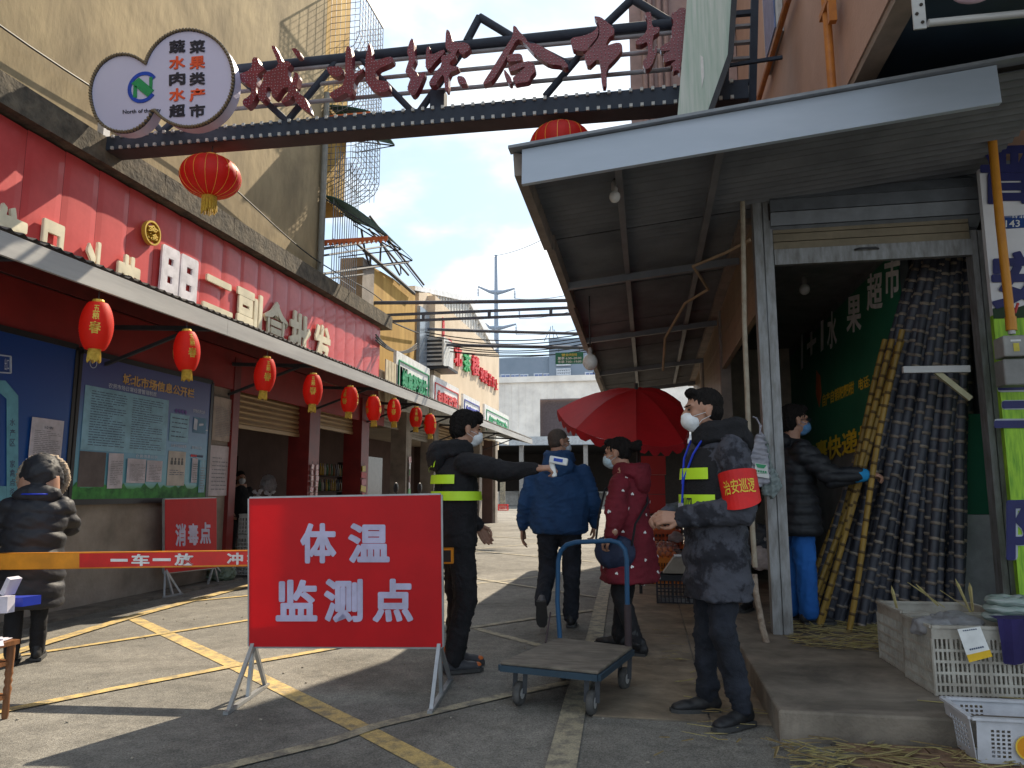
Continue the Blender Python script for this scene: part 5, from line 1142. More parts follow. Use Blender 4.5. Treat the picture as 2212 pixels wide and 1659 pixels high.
# ---------------------------------------------------------------- B: guard with thermometer
m_ora = mat('orange_trim', (.50, .12, .02), .6)
loc = Vector((-1.37, 5.30, 0)); t = person('guard in black hooded top and neon striped vest, arm stretched out holding a thermometer', loc, facing(.90, .43), 1.06); W2 = pz(t)
hc = V(.0, .06, 1.600); Rh = Rz(.05) @ Matrix.Rotation(-.10, 3, 'X'); nk = V(0, -.01, 1.44)
wr = W2(oY(1163, 1012, 5.05)); print('guardB wrist', wr)
shR = V(.19, .02, 1.36); elR = shR.lerp(wr, .5) + V(0, 0, -.035)
shL, elL, wrL = V(-.19, 0, 1.36), V(-.24, .05, 1.09), V(-.20, .20, .92)
lg = [(V(-.09, 0, .88), V(-.10, .03, .47), V(-.12, .02, .10)), (V(.09, 0, .88), V(.10, .04, .47), V(.12, -.04, .10))]
dh = (wr - elR).normalized()
body_core(t, hc, Rh, [((wr, dh, (.3, -.1, .9)), dict(side=-1, curl=.95, thumb=.2)), ((wrL, (.1, .5, -.8), (-1, .1, 0)), dict(side=1, curl=.5))], dict(sh=shL, nk=nk, arms=[(shL, elL, wrL), (shR, elR, wr)], legs=lg))
face(t, hc, Rh, None)
m = MB(); m.ell(hc + Rh @ V(0, -.022, .054), (.086, .104, .090), 20, 12, R=Rh); m.ell(hc + Rh @ V(0, -.055, .0), (.078, .068, .078), 16, 10, R=Rh); m.ell(hc + Rh @ V(0, .06, .098), (.066, .048, .040), 14, 8, R=Rh); m.ell(hc + Rh @ V(0, .075, .075), (.058, .034, .026), 14, 8, R=Rh)
blob(m, 'hair', m_hair, t, .007, 2, lambda P, N: wob(P * 130, 1, .006, 3))
m = MB(); legs(m, lg, (.098, .078, .062)); m.ell((0, -.01, .88), (.165, .125, .13)); blob(m, 'trousers', m_blackc, t, .012, 4, FOLD(12, .011))
m_shg = mat('grey_trainer', (.05, .052, .06), .6)
for i, l in enumerate(lg):
    s_ = shoe(t, l[2], .1 if i else -.25, m_shg); mm = MB(); q = l[2]; mm.ell(q + V(0, .04, .01), (.03, .02, .03), 10, 6); mm.ell(q + V(0, -.07, .0), (.02, .012, .03), 10, 6); mm.ell(q + Rz(.1 if i else -.25) @ V(0, .165, -.055), (.034, .028, .018), 10, 6); mm.build('shoe_trim', m_ora, s_, world=False, smooth=True)
m = MB(); m.oloft([(0, -.01, .80, .185, .145), (0, -.01, .92, .192, .15), (0, -.01, 1.05, .19, .148), (0, -.01, 1.2, .20, .15), (0, -.01, 1.32, .195, .135), (0, -.01, 1.41, .13, .10), (0, -.005, 1.46, .08, .08)], 24)
m.cap(shR, elR, .083, .070); m.cap(elR, wr - dh * .03, .070, .050); m.cap(shL, elL, .083, .070); m.cap(elL, wrL - (wrL - elL).normalized() * .02, .068, .05)
blob(m, 'hooded_top', m_blackc, t, .012, 4, FOLD(15, .009, (16, 16, 22)))
m = MB(); m.rings([[nk + V((.10 + dr) * math.cos(a), -.03 + (.10 + dr) * math.sin(a) * 1.05, .01 + dz) for a in [2 * math.pi * k / 24 for k in range(24)]] for dr, dz in ((.0, -.06), (.04, -.03), (.04, .05), (0, .08), (-.03, .05), (-.03, -.03))], cap=False, closed=True)
m.ell(nk + V(0, -.14, -.03), (.125, .07, .11)); blob(m, 'hood', m_blackc, t, .012, 3, FOLD(17, .008, (22, 22, 22)))
for z0, z1, a0, a1 in ((1.225, 1.285, 232, 342), (1.115, 1.175, 200, 440)): band(t, ((0, -.01, z0, .216, .174), (0, -.01, z1, .214, .168)), math.radians(a0), math.radians(a1), 'reflective_band', m_neon, 34)
v_, f_ = glyphs('四川', .03, 0, 1); a = math.radians(268) + (v_[:, 0] - .5) * 1.0; mm = MB(); mm.add(np.stack([(.235 - .015 * v_[:, 1]) * np.cos(a), -.012 + (.192 - .02 * v_[:, 1]) * np.sin(a), 1.315 + v_[:, 1] * .085 + .04 * (v_[:, 0] - .5)], 1).tolist(), f_); mm.build('vest_lettering', m_neon, t, world=False)
# thermometer
q = XF[t.name] @ (wr + dh * .085); tt = thing('thermometer', 'white handheld infrared thermometer with blue buttons in the guard hand', 'thermometer', q + Vector((0, 0, -.02)))
m = MB(); m.box(q + V(.055, -.02, .045), (.125, .045, .05), Matrix.Rotation(.18, 3, 'Y')); m.box(q + V(.015, -.01, -.01), (.035, .032, .11), Matrix.Rotation(-.2, 3, 'Y')); o = m.build('casing', m_white, tt); bv = o.modifiers.new('b', 'BEVEL'); bv.width = .008; bv.segments = 2
m = MB(); m.box(q + V(.055, -.0445, .048), (.062, .003, .022), Matrix.Rotation(.18, 3, 'Y')); m.build('button_pad', mat('royal_blue', (.01, .06, .42), .5), tt)
# ---------------------------------------------------------------- C: man in blue jacket walking away
loc = Vector((-.83, 7.05, 0)); t = person('man in a blue hooded jacket and dark trousers walking away, grey mask, short cropped hair', loc, facing(-.03, 1), 1.065); W2 = pz(t)
hc = V(.0, .04, 1.605); Rh = Rz(-.95); nk = V(0, -.01, 1.45)
shL, elL, wrL = V(-.215, -.01, 1.33), V(-.305, -.03, 1.06), V(-.335, .03, .84)
shR, elR, wrR = V(.215, -.01, 1.33), V(.30, .04, 1.07), V(.30, .15, .86)
lg = [(V(-.10, 0, .86), V(-.11, .06, .47), V(-.13, -.27, .26)), (V(.10, 0, .86), V(.10, .03, .47), V(.09, .02, .10))]
body_core(t, hc, Rh, [((wrL, (-.05, .12, -1), (-1, 0, 0)), dict(side=1, curl=.3)), ((wrR, (-.05, .2, -1), (1, 0, 0)), dict(side=-1, curl=.5))], dict(sh=shL, nk=nk, arms=[(shL, elL, wrL), (shR, elR, wrR)], legs=lg))
face(t, hc, Rh, None, mat('grey_mask', (.42, .45, .50), .8, bump=.15, bscale=60))
m = MB(); m.ell(hc + Rh @ V(0, -.018, .040), (.0765, .0955, .087), 20, 12, R=Rh); m.ell(hc + Rh @ V(0, -.04, .0), (.072, .066, .06), 16, 10, R=Rh); blob(m, 'hair', mat('cropped_hair', (.045, .035, .03), .8, col2=(.07, .05, .04), scale=70), t, .007, 3)
m = MB(); legs(m, lg, (.105, .080, .066)); m.ell((0, 0, .88), (.19, .14, .13)); blob(m, 'trousers', m_jean, t, .012, 4, FOLD(22, .009))
o = shoe(t, lg[1][2], .0, m_shoe); o = shoe(t, lg[0][2], .05, mat('trainer_white_heel', (.12, .12, .13), .6), pitch=-1.05)
m_bluej = mat('blue_fleece', (.016, .060, .16), .85, col2=(.008, .034, .10), scale=5, bump=.3, bscale=100)
m = MB(); m.oloft([(0, 0, .80, .245, .17), (0, 0, .84, .262, .185), (0, 0, 1.0, .265, .185), (0, 0, 1.2, .262, .175), (0, -.01, 1.32, .245, .15), (0, -.01, 1.42, .14, .11), (0, -.005, 1.48, .09, .09)], 28)
for s, e, w in ((shL, elL, wrL), (shR, elR, wrR)): m.cap(s, e, .086, .072); m.cap(e, w - (w - e).normalized() * .02, .072, .052)
blob(m, 'jacket', m_bluej, t, .012, 5, FOLD(25, .011, (12, 12, 16)))
m = MB(); m.rings([[nk + V((.10 + dr) * math.cos(a), -.03 + (.10 + dr) * math.sin(a) * 1.05, .01 + dz) for a in [2 * math.pi * k / 24 for k in range(24)]] for dr, dz in ((.0, -.06), (.045, -.03), (.04, .04), (0, .07), (-.03, .04), (-.03, -.03))], cap=False, closed=True)
m.ell(nk + V(0, -.13, -.06), (.15, .06, .11)); blob(m, 'hood', m_bluej, t, .012, 3, FOLD(27, .008, (22, 22, 22)))
# ---------------------------------------------------------------- D: woman in red coat with white hearts
loc = Vector((-.17, 6.08, 0)); t = person('woman in dark red coat with small white hearts, hand on the blue trolley handle', loc, facing(-.95, .30), 1.05); W2 = pz(t)
hc = V(.0, .07, 1.475); Rh = Rz(.02) @ Matrix.Rotation(-.12, 3, 'X'); nk = V(0, -.01, 1.32)
wrL = W2(oY(1318, 1158, 5.78)); shL = V(-.175, .0, 1.23); elL = V(-.27, .0, .97)
shR, elR, wrR = V(.175, 0, 1.23), V(.22, -.02, .97), V(.20, .12, .82)
lg = [(V(-.08, 0, .80), V(-.10, .04, .44), V(-.12, -.10, .10)), (V(.08, 0, .80), V(.09, .06, .44), V(.12, .13, .10))]
dw = (wrL - elL).normalized(); print('redw', wrL)
body_core(t, hc, Rh, [((wrL, (.2, .6, -.5), (-.5, .3, .8)), dict(side=-1, curl=.85)), ((wrR, (0, .4, -.9), (1, 0, 0)), dict(side=-1, curl=.5))], dict(sh=shL, nk=nk, arms=[(shL, elL, wrL), (shR, elR, wrR)], legs=lg))
face(t, hc, Rh, None, m_maskb)
m = MB(); m.ell(hc + Rh @ V(0, -.024, .045), (.080, .102, .084), 20, 12, R=Rh); m.ell(hc + Rh @ V(0, -.05, .0), (.070, .062, .06), 16, 10, R=Rh); m.ell(hc + Rh @ V(0, .05, .095), (.055, .04, .03), 14, 8, R=Rh)
for c, r in (((0, -.15, .035), .040), ((.02, -.175, .055), .030), ((-.02, -.175, .02), .028), ((0, -.12, .035), .036)): m.ell(hc + Rh @ V(*c), r, 12, 8)
blob(m, 'hair', m_hair, t, .007, 2, lambda P, N: wob(P * 130, 1, .005, 3))
m = MB(); legs(m, lg, (.092, .068, .055)); m.ell((0, 0, .80), (.16, .12, .1)); blob(m, 'trousers', m_blackc, t, .012, 4, FOLD(32, .007))
for i, l in enumerate(lg):
    shoe(t, l[2], .1 * (1 - 2 * i), m_shoe, name='boot'); m = MB(); m.cap(l[2] + V(0, 0, -.02), l[2].lerp(l[1], .55), .052, .060); blob(m, 'boot_shaft', mat('black_leather', (.012, .012, .014), .4), t, .01, 2, FOLD(33, .004))
m_redc = mat('red_quilt', (.16, .008, .020), .8, col2=(.10, .004, .012), scale=6, bump=.25, bscale=70)
m = MB(); m.oloft([(0, -.01, .52, .27, .22), (0, -.01, .60, .265, .215), (0, -.01, .80, .235, .195), (0, -.01, 1.0, .205, .165), (0, -.01, 1.15, .195, .15), (0, -.01, 1.25, .16, .125), (0, -.01, 1.33, .09, .09)], 28)
m.cap(shL, elL, .088, .078); m.cap(elL, wrL - dw * .02, .078, .056); m.cap(shR, elR, .088, .078); m.cap(elR, wrR - (wrR - elR).normalized() * .02, .075, .056)
ct = blob(m, 'coat', m_redc, t, .012, 5, FOLD(35, .010, (10, 10, 18)))
m = MB(); m.rings([[nk + V((.10 + dr) * math.cos(a), -.035 + (.105 + dr) * math.sin(a) * 1.05, .02 + dz) for a in [2 * math.pi * k / 24 for k in range(24)]] for dr, dz in ((.0, -.07), (.04, -.03), (.035, .04), (0, .065), (-.03, .04), (-.03, -.03))], cap=False, closed=True)
m.ell(nk + V(0, -.12, -.06), (.13, .06, .11)); blob(m, 'hood', m_redc, t, .012, 3, FOLD(37, .008, (22, 22, 22)))
# hearts: small raised patches on the coat
co = np.zeros(len(ct.data.vertices) * 3); ct.data.vertices.foreach_get('co', co); co = co.reshape(-1, 3); no = np.zeros(len(co) * 3); ct.data.vertices.foreach_get('normal', no); no = no.reshape(-1, 3)
random.seed(11); chosen = []; order = list(range(len(co))); random.shuffle(order)
for i in order:
    if all(np.linalg.norm(co[i] - co[j]) > .115 for j in chosen): chosen.append(i)
    if len(chosen) > 95: break
hp = [(0, -.013), (.012, 0), (.012, .007), (.006, .010), (0, .005), (-.006, .010), (-.012, .007), (-.012, 0)]
m = MB()
for i in chosen:
    N_ = Vector(no[i]).normalized(); c_ = Vector(co[i]) + N_ * .002; u_ = N_.cross(V(0, 0, 1)); u_ = u_.normalized() if u_.length > .1 else V(1, 0, 0); w_ = u_.cross(N_) * -1; rr_ = random.uniform(-.6, .6); s_ = random.uniform(.9, 1.15)
    m.prism([c_ + (u_ * (x * math.cos(rr_) - y * math.sin(rr_)) + w_ * (x * math.sin(rr_) + y * math.cos(rr_))) * s_ for x, y in hp], N_ * .004)
o = m.build('heart_pattern', m_white, ct, world=False); o['kind'] = 'stuff'
# shoulder bag
sb = thing('shoulder_bag', 'dark navy shoulder bag hanging at the red coat woman hip behind the trolley handle', 'bag', W2(V(0, 0, 0)) * 0 + XF[t.name] @ V(-.12, -.0, .62)); I2 = XF[t.name]
m = MB(); m.ell((-.225, .02, .74), (.062, .165, .125), 20, 12); m.ell((-.235, .02, .80), (.045, .150, .07), 16, 10); m.v = [tuple(I2 @ Vector(p)) for p in m.v]; blob(m, 'bag_body', mat('navy_bag', (.015, .025, .06), .7, bump=.3, bscale=30), sb, .012, 3, FOLD(41, .006), world=True)
m = MB(); m.tube([I2 @ V(*p) for p in [(-.26, .16, .80), (-.235, .14, 1.0), (-.15, .12, 1.2), (.0, .10, 1.27), (.12, 0, 1.31), (.1, -.12, 1.22), (-.05, -.18, 1.1), (-.2, -.13, .95), (-.26, -.12, .80)]], .009, 6); m.build('strap', m_blackc, sb)
# ---------------------------------------------------------------- E: woman in long black puffer by the notice board
loc = Vector((-4.52, 4.90, 0)); t = person('person in long black puffer coat, fur trimmed hood up, facing the notice board', loc, facing(-.55, .83)); W2 = pz(t)
hc = V(.0, .06, 1.36); Rh = Matrix.Rotation(-.1, 3, 'X'); nk = V(0, 0, 1.22)
shL, elL, wrL = V(-.16, 0, 1.13), V(-.25, .06, .90), V(-.05, .27, 1.08)
shR, elR, wrR = V(.16, 0, 1.13), V(.21, .16, .98), V(.05, .27, 1.12)
lg = [(V(-.075, 0, .72), V(-.085, .02, .42), V(-.075, -.02, .10)), (V(.075, 0, .72), V(.07, .02, .42), V(.07, .08, .10))]
body_core(t, hc, Rh, [((wrL, (.3, .3, .8), (-.7, .5, 0)), dict(side=-1, curl=.5)), ((wrR, (-.3, .3, .8), (.7, .5, 0)), dict(side=1, curl=.5))], dict(sh=shL, nk=nk, arms=[(shL, elL, wrL), (shR, elR, wrR)], legs=lg))
face(t, hc, Rh, None, m_mask, strap=False)
m_puf = mat('black_puffer', (.020, .021, .028), .62, col2=(.013, .014, .018), scale=5, bump=.2, bscale=30)
m = MB(); legs(m, lg, (.085, .066, .050)); m.ell((0, 0, .7), (.15, .11, .1)); blob(m, 'leggings', m_blackc, t, .012, 4, FOLD(42, .005))
for l in lg: shoe(t, l[2], 0, m_shoe, name='boot'); m = MB(); m.cap(l[2] + V(0, 0, -.02), l[2].lerp(l[1], .35), .050, .058); blob(m, 'boot_shaft', m_blackc, t, .01, 2)
m = MB(); m.oloft([(0, -.01, .40, .205, .18), (0, -.01, .44, .225, .20), (0, -.01, .62, .220, .19), (0, -.01, .80, .205, .17), (0, -.01, .95, .20, .165), (0, -.01, 1.1, .20, .15), (0, 0, 1.18, .15, .12), (0, 0, 1.25, .10, .10)], 28)
for s, e, w in ((shL, elL, wrL), (shR, elR, wrR)): m.cap(s, e, .082, .072); m.cap(e, w - (w - e).normalized() * .02, .070, .055)
blob(m, 'coat', m_puf, t, .012, 4, puffer(.12, .020, 44))
m = MB(); m.ell(hc + V(0, -.02, .02), (.132, .140, .150), 20, 12); m.ell(hc + V(0, .05, -.03), (.150, .12, .16), 20, 12); m.ell(hc + V(0, .02, .12), (.07, .08, .06), 14, 8); m.ell(nk + V(0, -.04, -.0), (.16, .10, .08)); blob(m, 'hood', m_puf, t, .012, 4, FOLD(45, .010, (14, 14, 14)))
m = MB(); n = 40; m.rings([[hc + V((.150 + .022 * math.cos(b)) * math.cos(a) * 1.05, .10 + .03 * math.sin(b) - .02 * math.sin(a), (.16 + .028 * math.cos(b)) * math.sin(a) - .01) for b in [2 * math.pi * j / 10 for j in range(10)]] for a in [2 * math.pi * k / n for k in range(n)]], cap=False, closed=True)
blob(m, 'fur_trim', mat('cream_fur', (.45, .38, .30), .95, col2=(.25, .19, .14), scale=70), t, .009, 1, lambda P, N: wob(P * 160, 1, .010, 5))
m = MB(); m.tube([V(.13 * math.cos(a), -.03 + .12 * math.sin(a), 1.225) for a in np.linspace(math.radians(200), math.radians(340), 10)], .006, 6); m.build('lanyard', mat('blue_lanyard', (.01, .04, .5), .6), t, world=False)
# ---------------------------------------------------------------- F: woman shopper in black puffer jacket, blue trousers
loc = Vector((1.22, 6.72, PZ)); t = person('woman with glasses in a black quilted jacket and bright blue trousers reaching for sugarcane', loc, facing(.96, .28), 1.1); W2 = pz(t)
hc = V(.0, .05, 1.545); Rh = Rz(-.05) @ Matrix.Rotation(-.05, 3, 'X'); nk = V(0, -.01, 1.38)
wrR = W2(oY(1868, 1026, 6.45)); print('shopper', wrR); shR = V(.185, .0, 1.29); elR = shR.lerp(wrR, .52) + V(.03, -.04, -.10)
shL, elL, wrL = V(-.185, 0, 1.29), V(-.24, .0, 1.02), V(-.2, .18, .90)
lg = [(V(-.08, 0, .82), V(-.09, .02, .46), V(-.09, -.02, .10)), (V(.08, 0, .82), V(.09, .02, .46), V(.09, .03, .10))]
dr_ = (wrR - elR).normalized()
body_core(t, hc, Rh, [((wrR, dr_, (.3, 0, .9)), dict(side=-1, curl=.7)), ((wrL, (0, .5, -.8), (-1, 0, 0)), dict(side=1, curl=.6))], dict(sh=shL, nk=nk, arms=[(shL, elL, wrL), (shR, elR, wrR)], legs=lg))
face(t, hc, Rh, None, mat('blue_mask', (.08, .20, .38), .8))
m = MB(); m.ell(hc + Rh @ V(0, -.028, .045), (.086, .104, .090), 20, 12, R=Rh); m.ell(hc + Rh @ V(0, -.06, -.015), (.082, .070, .085), 16, 10, R=Rh); m.ell(hc + Rh @ V(0, .045, .095), (.06, .05, .035), 14, 8, R=Rh); m.ell(hc + Rh @ V(0, -.155, -.05), (.055, .05, .06), 14, 8)
blob(m, 'hair', m_hair, t, .007, 2, lambda P, N: wob(P * 120, 1, .006, 3))
m = MB()
for s in (-1, 1):
    c_ = hc + Rh @ V(s * .032, .098, .008); m.tube([c_ + Rh @ V(.024 * math.cos(a), 0, .017 * math.sin(a)) for a in np.linspace(0, 2 * math.pi, 14)], .0022, 5, False); m.tube([c_ + Rh @ V(s * .024, 0, .004), hc + Rh @ V(s * .082, -.01, .006)], .002, 5)
m.build('glasses', m_blk, t, world=False)
m = MB(); legs(m, lg, (.10, .080, .070)); m.ell((0, 0, .82), (.165, .125, .12)); blob(m, 'trousers', mat('bright_blue_velour', (.015, .12, .42), .85, col2=(.01, .085, .32), scale=5), t, .012, 4, FOLD(52, .008))
for l in lg: shoe(t, l[2], 0, m_shoe)
m = MB(); m.oloft([(0, -.01, .66, .23, .19), (0, -.01, .70, .24, .20), (0, -.01, .85, .235, .19), (0, -.01, 1.0, .215, .17), (0, -.01, 1.2, .215, .165), (0, -.01, 1.31, .17, .13), (0, -.005, 1.40, .10, .10)], 28)
m.cap(shR, elR, .095, .080); m.cap(elR, wrR - dr_ * .05, .080, .058); m.cap(shL, elL, .095, .08); m.cap(elL, wrL, .08, .06)
blob(m, 'jacket', mat('black_quilted', (.015, .017, .022), .6, col2=(.009, .01, .013), scale=5), t, .012, 4, puffer(.075, .016, 54))
m = MB(); m.cap(wrR - dr_ * .075, wrR - dr_ * .01, .056, .052); blob(m, 'cuff', mat('cyan_cuff', (.01, .22, .48), .8), t, .009, 2)
m = MB(); m.ell(nk + V(0, -.09, -.01), (.14, .09, .08)); blob(m, 'hood', m_puf, t, .012, 3, FOLD(57, .008))
# ---------------------------------------------------------------- simpler background figures
def bgperson(label, loc, rz, top, leg, hgt=1.65, mask=None, hairm=m_hair, stride=.0, hs=True):
    t = person(label, loc, rz); s = hgt / 1.7
    hc = V(0, .04, 1.59) * s; R = Matrix.Identity(3); nk = V(0, 0, 1.43) * s
    A = [(V(k * .18, 0, 1.34) * s, V(k * .23, .02, 1.08) * s, V(k * .2, .16, .93) * s) for k in (-1, 1)]
    G_ = [(V(k * .09, 0, .86) * s, V(k * .09, k * stride * .5 + .03, .46) * s, V(k * .1, k * stride, .1) * s) for k in (-1, 1)]
    body_core(t, hc, R, [((a[2], (0, .5, -.8), (k, 0, 0)), dict(side=-k, curl=.5)) for k, a in zip((-1, 1), A)], dict(sh=A[0][0], nk=nk, arms=A, legs=G_))
    if mask: face(t, hc, R, None, mask, strap=False, brow=False)
    if hs: m = MB(); m.ell(hc + V(0, -.022, .05), (.082, .100, .086), 16, 10); m.ell(hc + V(0, -.05, 0), (.075, .066, .07), 14, 8); blob(m, 'hair', hairm, t, .009, 2)
    m = MB(); legs(m, G_, (.092 * s, .07 * s, .056 * s)); m.ell(V(0, 0, .86) * s, (.16, .12, .12)); blob(m, 'trousers', leg, t, .014, 3, FOLD(3, .006))
    for g_ in G_: shoe(t, g_[2], 0)
    m = MB(); m.oloft([(0, 0, .76 * s, .19, .15), (0, 0, 1.0 * s, .19, .15), (0, 0, 1.25 * s, .2, .15), (0, 0, 1.36 * s, .16, .12), (0, 0, 1.45 * s, .08, .08)], 20)
    for a in A: m.cap(a[0], a[1], .085, .07); m.cap(a[1], a[2], .07, .052)
    blob(m, 'jacket', top, t, .014, 4, FOLD(4, .008)); return t
bgperson('shopkeeper in dark clothes and white mask standing inside the first shop', (oX(517, 1060, -7.3).x, oX(517, 1060, -7.3).y, 0), facing(.8, -.6), m_blackc, m_blackc, 1.58, m_mask)
bgperson('person half hidden behind the camouflage coat guard', (.80, 7.4, .15), facing(-.5, -.85), m_blackc, m_jean, 1.60, m_mask)
p = oZ(1048, 1128); bgperson('distant person in dark trousers walking by the far left stalls', (p.x, p.y, 0), facing(-.9, .4), m_blackc, m_jean, 1.68, None, stride=.22)
bgperson('small distant person in red top inside the far market hall', (-7.6, 58, 0), facing(0, -1), mat('red_top', (.3, .03, .05), .8), m_blackc, 1.6, None)
# ================================================================ PROPS
def onPl(x, y, A, B):                                   # vertical plane through ground points A, B
    r = ray(x, y); n = Vector((-(B[1] - A[1]), B[0] - A[0], 0)); o = Vector((0, 0, EYE)); t = (Vector((A[0], A[1], 0)) - o).dot(n) / Vector(r).dot(n); return o + Vector(r) * t
m_vin = mat('red_vinyl', (.66, .008, .014), .5, trans=.36, var=.05, scale=3, bump=.12, bscale=5); m_alu = mat('aluminium', (.38, .39, .40), .4, metal=.5, col2=(.28, .29, .30), scale=8)
m_print = mat('lilac_white_print', (.58, .54, .72), .55, trans=.2)
def redboard(name, label, A, B, cs, words, legs_, dep=.035):
    t = thing(name, label, 'sign', ((A[0] + B[0]) / 2, (A[1] + B[1]) / 2, 0)); P = lambda x, y: onPl(x, y, A, B)
    c = [P(*q) for q in cs]; n = Vector((-(B[1] - A[1]), B[0] - A[0], 0)).normalized(); n = n if n.dot(Vector((-A[0], -A[1], 0))) > 0 else -n
    m = MB(); m.prism(c, n * -.004); m.build('vinyl_face', m_vin, t)
    for i in range(4):
        a, b = c[i], c[(i + 1) % 4]; m = MB(); m.bar(a - n * .02, b - n * .02, .022, .028, up=n); m.build('frame_bar', m_alu, t)
    for ch, x0, y0, x1, y1 in words:
        lettering(ch, P(x0, y0), P(x1, y0), P(x1, y1), P(x0, y1), m_print, t, 'character', depth=.001, off=.034, lift=.003, normal=n)
    for ap, f_, b_ in legs_:
        top = P(*ap); F1, B1 = oZ(*f_, .012), oZ(*b_, .012); m = MB(); mid = (F1 + B1) / 2; mid.z = .012
        m.bar(F1, B1, .03, .02); m.build('foot_rail', m_alu, t)
        for q in (F1 + (B1 - F1) * .06, mid, F1 + (B1 - F1) * .94): m = MB(); m.bar(q, top + Vector((0, 0, .01)) - n * .02, .022, .022); m.build('leg', m_alu, t)
    return t
redboard('temperature_sign', 'large red board on metal feet with five white characters, in front of the barrier arm', (-2.43, 4.36), (-1.31, 4.55), [(538, 1077), (952, 1069), (955, 1398), (538, 1397)],
    [('体', 649, 1130, 727, 1217), ('温', 752, 1130, 842, 1216), ('监', 596, 1252, 686, 1342), ('测', 700, 1250, 784, 1344), ('点', 805, 1250, 893, 1344)], [((545, 1392), (487, 1541), (578, 1478)), ((948, 1392), (928, 1540), (975, 1465))])
A = oZ(365, 1285); B = oZ(470, 1262)
redboard('disinfection_sign', 'smaller red board with three white characters standing by the grey dado wall', (A.x, A.y), (B.x, B.y), [(357, 1079), (468, 1076), (468, 1226), (357, 1238)], [('消', 378, 1131, 401, 1180), ('毒', 405, 1131, 428, 1178), ('点', 431, 1128, 455, 1175)], [((360, 1230), (352, 1290), (394, 1282)), ((465, 1220), (445, 1266), (496, 1254))])
# barrier arm
m_bo = mat('barrier_orange', (.72, .27, .015), .4, coat=.3); m_br_ = mat('barrier_red', (.60, .015, .012), .4, coat=.3)
A = (-4.62, 4.55); B = (-1.25, 4.92); P = lambda x, y: onPl(x, y, A, B)
t = thing('barrier_arm', 'orange and red barrier arm with white characters reaching across behind the big red board', 'barrier', P(480, 1225)); n = Vector((-(B[1] - A[1]), B[0] - A[0], 0)).normalized(); n = -n if n.y > 0 else n
c = [P(-60, 1196), P(978, 1184), P(978, 1218), P(-60, 1232)]
inn = c
m = MB(); m.hexa([p for p in c], [p - n * .004 for p in c]); m.hexa([c[0], c[1], c[1] - n * .05, c[0] - n * .05], [p + Vector((0, 0, -.004)) for p in (c[0], c[1], c[1] - n * .05, c[0] - n * .05)]); m.hexa([c[3], c[2], c[2] - n * .05, c[3] - n * .05], [p + Vector((0, 0, .004)) for p in (c[3], c[2], c[2] - n * .05, c[3] - n * .05)]); m.hexa([p - n * .05 for p in c], [p - n * .046 for p in c])
m.build('beam', m_bo, t)
m = MB(); m.prism([P(957, 1189), P(974, 1188.5), P(974, 1214), P(957, 1214)], n * .002); m.build('end_opening', m_dk, t)
m = MB(); m.prism([P(172, 1195.5), P(556, 1190.5), P(556, 1219), P(172, 1226)], n * .003); m.build('red_panel', m_br_, t)
for ch, x0, x1 in (('一', 240, 277), ('车', 285, 324), ('一', 331, 370), ('放', 378, 419), ('冲', 491, 526), ('杆', 534, 570)):
    dy = -(x0 - 240) * .013; h = (1207, 1213) if ch == '一' else (1197, 1223); lettering(ch, P(x0, h[0] + dy), P(x1, h[0] + dy), P(x1, h[1] + dy), P(x0, h[1] + dy), m_white, t, 'character', depth=.001, off=.03, lift=.005, normal=n)
# trolley
m_deck = mat('worn_board', (.20, .17, .135), .75, col2=(.10, .085, .07), scale=6, stretch=(1, 3, 1)); m_bluep = mat('chipped_blue_paint', (.015, .075, .17), .5, col2=(.10, .06, .045), scale=7, ramp=(.30, .36)); m_rub = mat('grey_rubber', (.10, .095, .09), .8, col2=(.05, .05, .05), scale=20)
ZD = .255; dk = [oZ(1080, 1429, ZD), oZ(1292, 1450, ZD), oZ(1366, 1396, ZD), oZ(1207, 1377, ZD)]
t = thing('platform_trolley', 'flat worn platform trolley with a chipped blue hoop handle', 'trolley', (sum(p.x for p in dk) / 4, sum(p.y for p in dk) / 4, 0))
m = MB(); m.prism(dk, (0, 0, -.018)); o = m.build('deck', m_deck, t); bv = o.modifiers.new('b', 'BEVEL'); bv.width = .006; bv.segments = 2
for i in range(4):
    a, b = dk[i], dk[(i + 1) % 4]; cc = sum(dk, Vector()) / 4; m = MB(); m.bar(a.lerp(cc, .012) + Vector((0, 0, -.036)), b.lerp(cc, .012) + Vector((0, 0, -.036)), .035, .034); m.build('edge_rail', mat('dark_blue_edge', (.025, .05, .075), .5), t)
HA, HB = dk[3].lerp(dk[2], .02), dk[2].lerp(dk[3], .05); P = lambda x, y: onPl(x, y, HA, HB)
m = MB(); hp_ = [HA + Vector((0, 0, -.03))] + [P(*q) for q in [(1204, 1300), (1206, 1212), (1211, 1190), (1224, 1177), (1245, 1171), (1320, 1168), (1338, 1173), (1350, 1187), (1354, 1210), (1355, 1300)]] + [HB + Vector((0, 0, -.03))]
m.tube(hp_, .0165, 12); m.build('handle', m_bluep, t, smooth=True)
m = MB(); m.tube([P(1190, 1322) + Vector((0, -.02, 0)), dk[3].lerp(dk[0], .25)], .006, 6); m.build('brace_rod', m_rust, t)
m = MB(); m.tube([HB + Vector((.0, 0, -.04)), HB + Vector((0, 0, .26))], .024, 12); m.build('handle_sleeve', m_rust, t, smooth=True)
